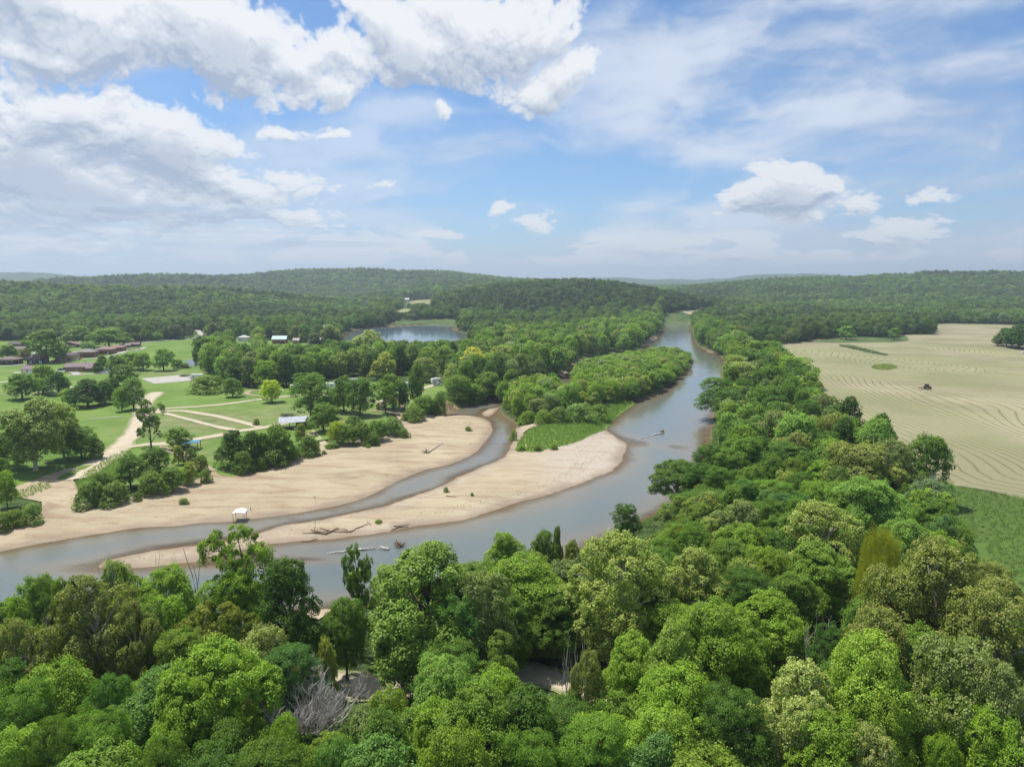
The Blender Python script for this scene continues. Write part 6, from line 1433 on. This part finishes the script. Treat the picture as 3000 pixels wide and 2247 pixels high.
    for ax, zz in ((-2.6, 2.5), (2.6, 2.85)):
        for ay in (-1.7, 1.7): MB().box(ax - .09, ax + .09, ay - .09, ay + .09, -.5, zz).build('post', mt_('rust_post', (.16, .08, .06)), r)
    q = empty('picnic_table', (x + .3, y + 1.4, z), .1); tag(q, 'picnic table under the blue-roofed shelter', 'table', 'picnic tables in shelters'); wd = mt_('table_wood', (.25, .2, .16))
    MB().box(-1.1, 1.1, -.38, .38, .70, .76).build('table_top', wd, q)
    for s in (-1, 1): MB().box(-1.1, 1.1, s * .72 - .13, s * .72 + .13, .42, .47).build('bench', wd, q); MB().box(s * .8 - .05, s * .8 + .05, -.75, .75, 0, .70).build('leg', wd, q)
    # boat canopy at the water
    x, y = G(703, 1524, 0.1); r = empty('boat_canopy', (x, y, 0), .13); tag(r, 'boat lift with white arched canopy standing at the water edge', 'boat lift'); r.scale = (.9, .75, .74)
    pr = [(1.75 * math.cos(a), 3.0 + .62 * math.sin(a)) for a in np.linspace(0, PI, 11)]; pr2 = [(1.72 * math.cos(a), 2.96 + .56 * math.sin(a)) for a in np.linspace(PI, 0, 11)]
    MB().prism(pr + pr2, -2.0, 2.6, 'y').build('canopy', mt_('white_vinyl', (.82, .84, .86), .5, .3, 0, .02), r)
    MB().prism([(1.74, 2.99), (1.74, 2.72), (1.71, 2.72), (1.71, 2.99)], -2.0, 2.6, 'y').build('valance', mt_('white_vinyl', (.82, .84, .86), .5), r)
    MB().prism([(-1.74, 2.99), (-1.74, 2.72), (-1.71, 2.72), (-1.71, 2.99)], -2.0, 2.6, 'y').build('valance', mt_('white_vinyl', (.82, .84, .86), .5), r)
    al = mt_('aluminium', (.30, .29, .27), .5, .5, .5)
    for sx in (-1.5, 1.5):
        for sy in (-1.7, 1.9): MB().tube([(sx, sy, -.9), (sx, sy, 2.95)], .06, 6).build('post', al, r); 
        MB().tube([(sx, -1.7, .95), (sx, 1.9, .95)], .045, 6).build('side_beam', al, r)
    for sy in (-1.7, 1.9): MB().tube([(-1.5, sy, .9), (1.5, sy, .9)], .045, 6).build('crossbeam', al, r); MB().tube([(-1.5, sy, 2.9), (1.5, sy, 2.9)], .045, 6).build('crossbeam', al, r)
    for sx in (-1.5, 1.5):
        for sy, zz in ((-1.8, .35), (2.0, 1.9)): MB().loft([[(sx + e, sy + .22 * math.cos(a), zz + .22 * math.sin(a)) for a in np.linspace(0, 2*PI, 12, endpoint=False)] for e in (-.08, .08)]).build('wheel', mt_('tyre_rubber', (.02, .02, .02), .8), r)
    for cx, by, lab in ((735, 1502, 'dark-capped stake beside the boat canopy'), (923, 1468, 'dark-capped stake further up the beach')):
        x, y, z = wp(cx, by, .8); r = empty('marker_stake', (x, y, z)); tag(r, lab, 'stake', 'marker stakes on the beach')
        MB().tube([(0, 0, -.2), (0, 0, .35)], .16, 8).build('base', WHITE(), r); MB().tube([(0, 0, .35), (0, 0, 1.05)], .05, 6).build('shaft', mt_('stake_wood', (.30, .20, .15)), r)
        MB().loft([[(a * k, b * k, zz) for a, b in [(math.cos(t) , math.sin(t)) for t in np.linspace(0, 2*PI, 8, endpoint=False)]] for k, zz in ((.06, 1.0), (.16, 1.08), (.16, 1.25), (.05, 1.34))]).build('cap', mt_('dark_cap', (.07, .04, .035)), r)
    # dome tent, propane, lawn bits
    x, y, z = wp(1204, 1201); r = empty('dome_tent', (x, y, z)); tag(r, 'grey dome tent beside the campground shrubs', 'tent')
    rings = [[(1.25 * math.cos(e) * math.cos(t), 1.1 * math.cos(e) * math.sin(t), 1.25 * math.sin(e)) for t in np.linspace(0, 2*PI, 14, endpoint=False)] for e in (0, .35, .7, 1.05, 1.35)]
    MB().loft(rings).build('canopy', mt_('grey_nylon', (.38, .40, .43), .6), r); MB().add([(-.35, -1.12, .03), (.35, -1.12, .03), (.22, -.93, .75), (-.22, -.93, .75)], [(0, 1, 2, 3)]).build('door', mt_('dark_nylon', (.12, .12, .14)), r)
    for cx, by, c, nm, lab in ((734, 1171, (.25, .45, .50), 'kettle_grill', 'pale blue kettle grill on the lawn by the gravel road'), (1188, 1201, (.75, .75, .75), 'kettle_grill', 'white kettle grill under the narrow dark campground tree')):
        x, y, z = wp(cx, by); r = empty(nm, (x, y, z)); tag(r, lab, 'grill', 'kettle grills')
        MB().loft([[(k * math.cos(t), k * math.sin(t), zz) for t in np.linspace(0, 2*PI, 12, endpoint=False)] for k, zz in ((.1, .6), (.38, .72), (.45, .95), (.38, 1.18), (.1, 1.3))]).build('bowl', mt_('enamel_%02d' % int(c[0] * 99), c, .3, .5), r)
        for k in range(3): MB().tube([(.3 * math.cos(k * 2.1), .3 * math.sin(k * 2.1), .7), (.45 * math.cos(k * 2.1), .45 * math.sin(k * 2.1), 0)], .03, 5).build('leg', mt_('dark_metal', (.05, .05, .05), .4, .5, 1.), r)
    for cx, by, lab in ((718, 1173, 'pale folding chair lying left of the blue grill'), (747, 1173, 'whitish folding chair right of the blue grill'), (745, 1154, 'white folding chair inside the dirt loop')):
        x, y, z = wp(cx, by); r = empty('folding_chair', (x, y, z), .6); tag(r, lab, 'chair', 'folding chairs on the lawn'); cm = mt_('pale_canvas', (.60, .62, .55))
        MB().box(-.28, .28, -.26, .26, .42, .46).build('seat', cm, r); MB().box(-.28, .28, .26, .31, .46, .95).build('backrest', cm, r)
        for sx in (-.25, .25):
            for sy in (-.22, .25): MB().tube([(sx, sy, 0), (sx, sy, .45)], .02, 4).build('leg', mt_('dark_metal', (.05, .05, .05), .4, .5, 1.), r)
    # tractor with rake
    x, y, z = wp(2716, 1141); r = empty('farm_tractor', (x, y, z + .12), 0.05); tag(r, 'dark red farm tractor with cab working the hay field', 'tractor')
    bd = mt_('tractor_body', (.17, .045, .04), .5)
    MB().prism([(-1.0, .9), (-1.0, 1.5), (.4, 1.5), (.5, 1.75), (2.0, 1.6), (2.15, 1.0), (2.1, .8)], -.42, .42, 'y').build('body', bd, r)
    cb = MB(); [cb.box(a - .05, a + .05, b - .05, b + .05, 1.4, 2.75) for a in (-1.1, .35) for b in (-.7, .7)]; cb.build('cab_frame', mt_('dark_cap', (.07, .04, .035)), r)
    MB().box(-1.05, .3, -.66, .66, 1.5, 2.7).build('cab_glass', m_glass(), r); MB().box(-1.3, .55, -.85, .85, 2.75, 2.9).build('roof', bd, r); MB().tube([(1.3, .3, 1.6), (1.3, .3, 2.6)], .05, 6).build('exhaust', mt_('dark_metal', (.05, .05, .05), .4, .5, 1.), r)
    wheels(r, [(-.7, -.95), (-.7, .95)], .85, .45); wheels(r, [(1.6, -.8), (1.6, .8)], .48, .3)
    q = empty('hay_rake', (x - 3.4, y - .2, z + .12), .05); tag(q, 'hay rake drawn behind the farm tractor', 'hay rake')
    b = MB(); b.tube([(2.2, 0, .7), (-1.6, 0, .8)], .09); b.tube([(-.2, -1.8, .8), (-.2, 1.8, .8)], .09); b.build('frame', bd, q)
    for k, (ax, ay) in enumerate(((-.6, -1.5), (-.2, -.6), (.2, .4), (-.5, 1.5))):
        s = MB()
        for j in range(12): a = j * PI / 6; s.tube([(ax, ay, .62), (ax + .12, ay + .6 * math.cos(a), .62 + .6 * math.sin(a))], .025, 3)
        s.tube([(ax + .12, ay + .58 * math.cos(j * PI / 6), .62 + .58 * math.sin(j * PI / 6)) for j in range(13)], .03, 4); s.build('rake_wheel', mt_('rake_steel', (.25, .13, .08)), q)
    pole(766, 1153, 1108, 'wooden pole with transformer beside the small yellow tree', True, 1)
    pole(616, 995, 971, 'wooden pole with stacked crossarms by the winding road', False, 3)
    pole(564, 968, 950, 'thin pole at the bend of the winding road', False, 1)
    pole(1168, 912, 901, 'pale pole at the edge of the lower far clearing', False, 1)
    x, y, z = wp(420, 1010); 
    # rocks below the lane-end cabin
    rs = random.Random(4); q = MB()
    for i in range(60):
        x, y, z = wp(rs.uniform(366, 412), rs.uniform(1018, 1026)); r_ = rs.uniform(.3, .9); q.loft([[(x + r_ * k * math.cos(t + i), y + r_ * k * math.sin(t + i) * .8, z + zz * r_) for t in (0, 1.3, 2.4, 3.6, 5.0)] for k, zz in ((.9, -.2), (1, .3), (.5, .75))])
    tag(q.build('boulders', mt_('rock_brown', (.24, .17, .15), .9)), kind='stuff')
    # driftwood
    D = log_thing
    D('fallen_tree', 'fallen tree with dark root mass lying on the beach', [[(1252,1328,.5,.26),(1272,1316,.35,.2),(1288,1305,.4,.13),(1300,1297,.6,.05)], [(1285,1307,.4,.1),(1299,1305,.5,.04)], [(1288,1304,.4,.1),(1296,1296,.9,.04)]], 'p', root_at=(1249, 1328), twigs=1, seed=1, rr=1.5)
    D('driftwood_pile', 'big forked driftwood tangle on the sandbar edge', [[(954,1561,.3,.28),(930,1556,.6,.22),(911,1551,.9,.13)], [(952,1562,.3,.25),(920,1559,.3,.18),(886,1561,.2,.08)], [(965,1554,.4,.25),(950,1549,.6,.18),(937,1546,.9,.1)], [(950,1563,.3,.25),(975,1553,.4,.24),(992,1546,.6,.12)], [(985,1549,.4,.12),(1003,1548,.4,.05)]], 'r', twigs=2, seed=2)
    D('driftwood_log', 'curved brown log just right of the big driftwood tangle', [[(981,1559,.15,.10),(1006,1556,.2,.16),(1024,1557,.2,.2),(1040,1549,.3,.08)], [(1005,1549,.7,.12),(1020,1555,.2,.16)]], 'r', twigs=1, seed=3)
    D('driftwood_log', 'thin grey branch half in the water below the driftwood tangle', [[(884,1580,.12,.12),(908,1580,.15,.12),(918,1576,.25,.1),(930,1571,.3,.06)]], 'r', twigs=1, seed=4)
    D('driftwood_log', 'weedy snag on the sandbar beside the flat bright bush', [[(1040,1548,.2,.16),(1060,1541,.2,.14),(1076,1534,.4,.08)], [(1076,1528,.3,.06),(1088,1538,.2,.05)]], 'r', twigs=3, seed=5)
    D('driftwood_log', 'dark forked log at the water edge right of the flat bright bush', [[(1153,1539,.2,.12),(1175,1537,.3,.16),(1192,1534,.5,.1)], [(1143,1550,.1,.1),(1165,1541,.2,.14),(1196,1533,.6,.06)]], 'r', twigs=2, seed=6)
    D('bleached_log', 'long bleached trunk lying in the shallow river', [[(958,1616,.05,.1),(985,1612,.15,.16),(1020,1608,.2,.2),(1060,1604,.25,.2),(1101,1600,.3,.14)], [(985,1617,.05,.07),(1010,1611,.15,.09)], [(1040,1602,.2,.1),(1075,1603,.2,.12)]], 'p', twigs=1, seed=7)
    D('bleached_log', 'thick pale butt log at the end of the bleached trunk', [[(1109,1598,.4,.16),(1125,1601,.35,.26),(1139,1603,.25,.3)]], 'p', seed=8)
    D('root_snag', 'dark root ball sticking out of the river', [[(1166,1597,-.2,.2),(1170,1593,.5,.12)]], 'r', root_at=(1169, 1594), seed=9, rr=1.5)
    D('river_snag', 'pale trunk snagged mid-river with dark root end', [[(1940,1266,.25,.26),(1920,1270,.2,.2),(1900,1277,.1,.14),(1882,1282,.15,.1)], [(1912,1270,.2,.12),(1900,1265,.5,.05)], [(1882,1282,.15,.1),(1873,1279,.5,.06)]], 'p', root_at=(1941, 1264), twigs=1, seed=10, rr=1.3)
    D('river_snag', 'small twig snag downstream of the pale river trunk', [[(1850,1285,.05,.08),(1862,1283,.2,.05)]], 'r', twigs=2, seed=11)
    D('driftwood_log', 'short straight log lying on the open sandbar', [[(1307,1453,.15,.2),(1334,1457,.15,.14)]], 'r', seed=12)
    D('driftwood_log', 'short stick on the sandbar below the fork of the channel', [[(1228,1457,.1,.08),(1238,1460,.15,.05)]], 'r', seed=13)
    D('driftwood_log', 'pale log on the red shoal far up the river', [[(2072,1028,.3,.25),(2094,1032,.3,.2)]], 'p', seed=14)
    D('leaning_limb', 'bare limb reaching from the belt trees over the river', [[(2092,1226,3.2,.22),(2066,1231,3.0,.14),(2045,1237,2.6,.05)], [(2066,1231,3.0,.1),(2056,1228,3.6,.04)]], 'b', twigs=2, seed=15, cat='branch', group=None)
    T = dead_tree
    T('wide grey bare thicket of dead limbs in the lower near woods', 850, 1975, 14.5, 1.5, 17, 3, 'd', wpx=390, ref='the wide grey bare thicket', twig=4, up=.75)
    T('round grey bare tree with fanned twigs before the blue-green tree', 262, 2022, 12, 1.1, 10, 4, 'd', wpx=160, ref='the round grey bare tree', twig=3)
    T('thin upright grey bush of bare stems by the dirt road, beside the pale cone-shaped tree', 1058, 1950, 7, 1.3, 10, 5, 'd', wpx=130, twig=3, up=.8)
    T('leafless snag against the water behind the near bank', 575, 1610, 17, .25, 3, 6, 'd', wpx=34, ref='the leafless river snag', twig=1, up=1.6)
    T('fine bare twigs rising left of the leafless snag', 512, 1640, 14, .4, 4, 7, 'd', wpx=46, twig=2, up=1.2)
    T('fine bare twigs above the big olive sycamore', 300, 1640, 19, .5, 5, 8, 'd', wpx=80, twig=2, up=1.0)
    T('grey snag behind the bright spiky river tree', 440, 1634, 16, .3, 4, 9, 'd', wpx=30, twig=1, up=1.4)
    T('white-limbed half-bare tree standing in the pale sycamore', 118, 1790, 17, .8, 6, 10, 'w', wpx=110, twig=3)
    T('bare forked top rising above the small sycamore on the road edge', 1716, 1835, 18, .7, 6, 11, 'w', wpx=110, twig=2, up=.9)
    T('white bare sapling pair right of the small sycamore', 1800, 1940, 14, .35, 4, 12, 'w', wpx=50, twig=2, up=1.4)
    T('bare grey shrub at the end of the dirt road patch', 1668, 1925, 9, .9, 8, 13, 'd', wpx=70, twig=3, up=.9)
    T('slender bare tree above the palest lime tree', 2405, 1835, 15, .8, 7, 14, 'w', wpx=130, ref='the slender bare tree', twig=3, up=.9)
    T('white bare sapling in the lower woods below the pale spiky tree', 2137, 2105, 12, .6, 7, 15, 'w', wpx=80, ref='the white bare sapling', twig=3, up=.9)
    T('sprawling bare twigs at the lower edge right of the white sapling', 2230, 2130, 10, 1.3, 9, 16, 'd', wpx=150, twig=3, up=.6)
    T('fallen-looking bare crown in the lower corner', 2895, 2185, 11, 1.4, 9, 17, 'd', wpx=140, twig=3, up=.5)
    T('bare tuft beside the pale spiky tree', 2125, 1985, 12, .9, 8, 18, 'w', wpx=60, twig=3, up=.9)
    T('bare grey tree half hidden in the giant olive sycamores', 2900, 1850, 18, 1.2, 8, 19, 'd', wpx=120, twig=3, up=.6)
    T('bare tree on the field side of the belt end', 2715, 1360, 15, .9, 8, 20, 'd', wpx=60, twig=3, up=.9)
    T('bare twigs at the foot of the dirt road patch, lower middle', 1590, 2075, 11, .9, 8, 21, 'd', wpx=110, twig=3, up=.8)
    LM = [(703,1512,2,'the boat canopy'),(856,1240,3,'the open barn'),(556,1300,3,'the blue-roofed shelter'),(1204,1196,1,'the grey dome tent'),(1116,1190,2,'the stone hut'),(818,996,3,'the green-roofed log house'),(712,990,3,'the pyramid-roofed house'),
          (228,1078,3,'the log lodge'),(97,1082,2,'the long garage'),(1980,1055,1,'the island tip'),(1500,1235,1,'the island foot'),(1455,1205,0,'the channel islet'),(1310,1192,2,'the dirt mound'),(2715,1135,2,'the farm tractor'),
          (1940,1265,0,'the mid-river snag'),(1620,1000,14,'the wooded hill'),(1180,985,0,'the lake'),(1719,1043,2,'the brown-roofed picnic hall'),(560,1062,1,'the little pond'),(490,1113,0,'the parking pad'),(766,1130,3,'the transformer pole'),
          (867,1000,3,'the cabin on stilts'),(932,1000,3,'the lake-side dark cabin'),(961,1130,2,'the round-nosed camper'),(1279,1116,2,'the tall motorhome'),(1880,1010,0,'the far river bar'),(2085,1270,1,'the eroded red bank'),
          (1665,1115,0,'the back channel'),(2590,1076,1,'the green patch in the field'),(2530,1025,1,'the reedy ditch'),(2078,1020,0,'the red shoal'),(1100,2010,3,'the shorter dirt road patch'),(1630,1990,3,'the wider dirt road patch'),
          (60,1450,0,'the road end on the beach'),(2880,1520,1,'the weedy meadow'),(1770,1340,0,'the gravel point of the sandbar'),(346,1316,0,'the road junction')]
    for px, py, z, w in LM: x, y, _ = wp(px, py); LANDMARKS.append((x, y, z, w))
    LANDMARKS[:] = [l for l in LANDMARKS if l[3]]

# ------------------------------------------------------------------ grasses, weeds and undergrowth: uncountable, one object each
def clumps(name, polys, step, r, hgt, nleaf, leaf, mat_, seed, dens=None, up=.8, z=.0, lab=None):
    rs = np.random.RandomState(seed); X, Y = [], []
    for P in polys:
        P = np.asarray(P); mn, mx = P.min(0), P.max(0); gx = np.arange(mn[0], mx[0], step); gy = np.arange(mn[1], mx[1], step); x, y = np.meshgrid(gx, gy)
        x = x.ravel() + (rs.rand(x.size) - .5) * step; y = y.ravel() + (rs.rand(y.size) - .5) * step; m = inside(x, y, P); X.append(x[m]); Y.append(y[m])
    X = np.concatenate(X); Y = np.concatenate(Y)
    if dens is not None: m = dens(X, Y) > rs.rand(len(X)); X, Y = X[m], Y[m]
    Z = height(X, Y); m = Z > 0.02; X, Y, Z = X[m], Y[m], Z[m]; n = len(X)
    s = (.5 + .9 * rs.rand(n)) * (.7 + .6 * fbm(X / 6, Y / 6, 2))
    d = nrm(rs.normal(size=(n, nleaf, 3)) + np.array([0, 0, .5])); d[..., 2] = np.abs(d[..., 2]); f = rs.rand(n, nleaf, 1) ** .5
    p = d * f * np.array([r, r, hgt]) * s[:, None, None]; p += np.stack([X, Y, Z + z], -1)[:, None]
    nn = nrm(d + rs.normal(size=d.shape) * .5 + np.array([0, 0, .5])).reshape(-1, 3); p = p.reshape(-1, 3); N = len(p)
    u = nrm(np.cross(nn, rs.normal(size=(N, 3)))); u = nrm(u * (1 - up) + np.array([0, 0, 1.0]) * up + .3 * rs.normal(size=(N, 3))); w = nrm(np.cross(nn, u)); l = leaf * (.6 + .8 * rs.rand(N, 1)); wd = l * (.45 if up < .5 else .22)
    V = np.stack([p - u * l * .5, p + w * wd * .5, p + u * l * .5, p - w * wd * .5], 1).reshape(-1, 3); V[:, 2] = np.maximum(V[:, 2], np.repeat(np.repeat(Z, nleaf), 4) + .01)
    ti = np.clip(np.repeat(.5 + .3 * rs.normal(size=n) + .5 * (fbm(X / 9, Y / 9, 3) - .5), nleaf) + .2 * rs.normal(size=N), 0, 1)
    o = mesh(name, V, np.arange(N * 4).reshape(-1, 4), mat_, {'tint_leaf': np.repeat(ti, 4), 'tip': np.repeat(rs.rand(N) * .6, 4)}); tag(o, lab, kind='stuff'); return o
def build_grass():
    gm = m_leaf('meadow_grass', (.125, .215, .032), (.215, .320, .062), (.260, .340, .095)); bm_ = m_leaf('weed_leaves', (.060, .115, .020), (.125, .190, .036), (.23, .22, .08)); um = m_leaf('undergrowth_leaves', (.040, .085, .014), (.080, .140, .025), (.12, .18, .04))
    rd = m_leaf('reed_leaves', (.05, .10, .03), (.09, .15, .05), (.13, .19, .08)); sp = m_leaf('sparse_sand_grass', (.12, .15, .05), (.19, .21, .09), (.26, .25, .13))
    isl = GP([(1508,1318),(1520,1290),(1560,1262),(1620,1252),(1590,1245),(1540,1243),(1515,1232),(1560,1222),(1640,1212),(1720,1206),(1800,1180),(1862,1174),(1830,1200),(1799,1226),(1788,1240),(1768,1256),(1728,1276),(1695,1294),(1660,1306),(1615,1313),(1560,1321)], 1)
    clumps('tall_grass', [isl], 1.1, .8, 1.1, 26, .55, gm, 1, lab='tall bright grass and weeds on the river bar')
    strip_ = GP([(1862,1174),(1800,1190),(1770,1225),(1740,1250),(1700,1285),(1740,1280),(1775,1255),(1790,1240),(1830,1200)], .3); clumps('short_grass', [strip_], .6, .4, .4, 14, .3, gm, 2, lab='short grass at the wet edge of the bar')
    pale = GP([(1660,1306),(1700,1290),(1745,1268),(1772,1262),(1780,1290),(1740,1310),(1690,1318)], .4); edge = GP([(1700,1350),(1750,1335),(1700,1395),(1560,1440),(1450,1472),(1330,1498),(1200,1520),(1120,1535),(1120,1522),(1200,1508),(1330,1482),(1450,1455),(1560,1422),(1640,1392)], .4)
    clumps('sparse_grass', [pale, GP([(1690,1318),(1780,1292),(1800,1310),(1770,1350),(1700,1372),(1660,1350)], .5)], .8, .25, .3, 8, .26, sp, 3, lambda X, Y: .35 + 0 * X, lab='thin pale grass on the gravel point'); clumps('sparse_grass', [edge], .75, .22, .3, 8, .26, sp, 4, lambda X, Y: .15 + .8 * sstep(.45, .65, fbm(X / 14, Y / 14, 3)), lab='thin grass line along the sandbar edge')
    b2 = GP([(1000,1395),(1080,1385),(1150,1390),(1110,1410),(1020,1420)], .8); b3 = GP([(1310,1238),(1350,1228),(1390,1238),(1370,1248),(1320,1246)], .8); b4 = GP([(1340,1318),(1385,1290),(1390,1300),(1345,1325)], .8); b5 = GP([(130,1520),(300,1500),(420,1492),(400,1500),(280,1512),(140,1535)], .8)
    clumps('sand_tufts', [b2, b3, b4], 1.3, .4, .4, 12, .35, sp, 5, lambda X, Y: .1 + .7 * sstep(.5, .75, fbm(X / 12, Y / 12, 3)), lab='scattered grass tufts on the beach')
    lowb = GP([(760,1578),(640,1605),(450,1640),(300,1655),(460,1625),(640,1598),(760,1568),(1000,1512),(1130,1482),(1210,1456),(1120,1490),(1000,1522)], .3); clumps('sand_tufts', [lowb], 1.6, .3, .4, 10, .35, sp, 6, lambda X, Y: .5 + 0 * X, lab='grass tufts along the channel side of the sandbar')
    weed = FOREST_EDGE['weed']; wp_ = [(x, y) for x, y in weed if True]; clumps('meadow_weeds', [wp_], 1.3, .9, .9, 26, .40, bm_, 7, lab='rank weeds and grass of the lower meadow', up=.5)
    gb = GP([(217,1421),(260,1385),(330,1340),(380,1325),(400,1345),(360,1385),(330,1430),(250,1470),(235,1450)], 1.5); gc = GP([(-100,1440),(60,1436),(128,1412),(150,1425),(70,1462),(-60,1475)], 1.5); clumps('bank_grass', [gb, gc, GP([(1240,1214),(1290,1208),(1350,1190),(1420,1176),(1475,1164),(1400,1172),(1330,1168),(1260,1180),(1230,1200)], 1.2), GP([(640,1385),(700,1386),(640,1360),(620,1376)], 1.2)], 1.0, .7, .9, 20, .5, gm, 8, lab='rough grass around the beach shrubs')
    gb2 = GP([(2078,1310),(2092,1262),(2112,1275),(2105,1330),(2080,1400),(2040,1450),(1985,1500),(1890,1545),(1800,1600),(1780,1590),(1880,1528),(1930,1502),(1990,1472),(2035,1422),(2062,1362)], 1.2); clumps('bank_grass', [gb2], 1.0, .7, .8, 20, .45, gm, 9, lab='green bank grass along the outer bend')
    ditch = GP([(2457,1011),(2500,1016),(2550,1028),(2602,1041),(2596,1044),(2540,1034),(2490,1023),(2460,1016)], 2); clumps('ditch_reeds', [ditch], 1.6, 1.1, 1.3, 14, .8, rd, 10, lab='dark reeds growing along the field ditch')
    a = np.linspace(0, 2 * PI, 24, endpoint=False); patch = [(2591 + 38 * math.cos(t), 1077 + 9 * math.sin(t)) for t in a]; clumps('green_patch', [GP(patch, 2)], 1.2, .8, .7, 16, .6, m_leaf('patch_grass', (.16, .24, .02), (.23, .31, .04), (.27, .33, .08)), 11, lab='oval patch of uncut yellow-green grass in the hay field')
    nf = [np.array(FOREST_EDGE['near'])]; clumps('undergrowth', nf, 2.6, 1.9, 3.4, 70, .40, um, 12, lambda X, Y: (Y < 330) * (seg_dist(X, Y, NEAR_ROAD, False) > 4.5) * 1.0, up=.3, lab='dense leafy undergrowth beneath the near bank trees')
    clumps('undergrowth', [np.array(FOREST_EDGE['belt'])], 3.6, 2.2, 2.6, 40, .7, um, 13, lambda X, Y: (Y > 150) * 1.0, up=.3, lab='undergrowth beneath the belt trees'); clumps('undergrowth', [np.array(FOREST_EDGE['island'])], 2.4, 1.5, 2.0, 26, .55, gm, 14, up=.4, lab='undergrowth between the island trees')
    mead = [np.array([Gt(*p)[:2] for p in m]) for m in MEADOW]
    return mead
def build_meadows():
    m, t = mat('far_meadow'); P = pos(t); n = NZ(t, P, .05, 5); outm(t, pbsdf(t, MX(t, MR(t, n, .35, .65), (.055, .095, .030), (.095, .13, .042)), .9, .1).outputs[0])
    m2, t = mat('far_hay'); P = pos(t); n = NZ(t, P, .05, 5); outm(t, pbsdf(t, MX(t, MR(t, n, .35, .65), (.20, .21, .085), (.26, .25, .12)), .9, .1).outputs[0])
    for k, q in enumerate(MEADOW):
        P = smooth_poly([Gt(*p)[:2] for p in q], step=15)
        try: sheet('far_meadow', P, 15, .25, m2 if 4 <= k <= 6 else (m if k != 3 else M['sand']), lambda X, Y: {'wet': 0 * X, 'gravel': 0 * X})
        except Exception as e: print('meadow', k, e)
def blossom():
    for cx, ty, w, lab in ((2045,1617,70,'bush topped with white blossom by the grassy bank'), (2100,1752,90,'bush with white blossom before the dark feathery tree'), (2305,1862,70,'white-flowered bush beside the vivid leafy trees')):
        t = by_top('shrub', cx, ty + 8, w * 1.5, 7 + 3, 'mid', None, lab, 'near'); t['blossom'] = True
def build_haze():
    m, t = mat('valley_haze'); pv = ND(t, 'ShaderNodeVolumePrincipled'); pv.inputs['Color'].default_value = (.72, .84, .97, 1); pv.inputs['Density'].default_value = HAZE_D; pv.inputs['Anisotropy'].default_value = .35
    o = t.nodes.new('ShaderNodeOutputMaterial'); t.links.new(pv.outputs[0], o.inputs['Volume'])
    b = MB().box(-17500, 17500, -300, 17500, -6, 420).build('haze', m); tag(b, kind='stuff')
HAZE_D = 0.00013
import time as _t; t0=_t.time()
build_setting(); print('setting', _t.time()-t0)
build_things(); print('things', _t.time()-t0)
hand_trees(); blossom(); auto_trees()
seen = seen_share()
for t, c in zip(TREES, seen): t['seen'] = int(c)
TREES.sort(key=lambda t: t['seen'] + (99999 if t['hand'] else 0), reverse=True)
big = [t for t in TREES if t['sp'] != 'shrub' and (t['hand'] or t['seen'] > 1)][:TREE_MAX] + [t for t in TREES if t['sp'] == 'shrub' and (t['hand'] or t['seen'] > 1)][:150]
ids = set(map(id, big)); rest = [t for t in TREES if id(t) not in ids and math.hypot(t['x'], t['y']) > 260]

label_trees(big); build_tree_objects(big); print('trees', _t.time()-t0)
mead = build_woodland(rest); print('woods', _t.time()-t0)
build_grass(); build_meadows(); print('grass', _t.time()-t0)
build_haze()
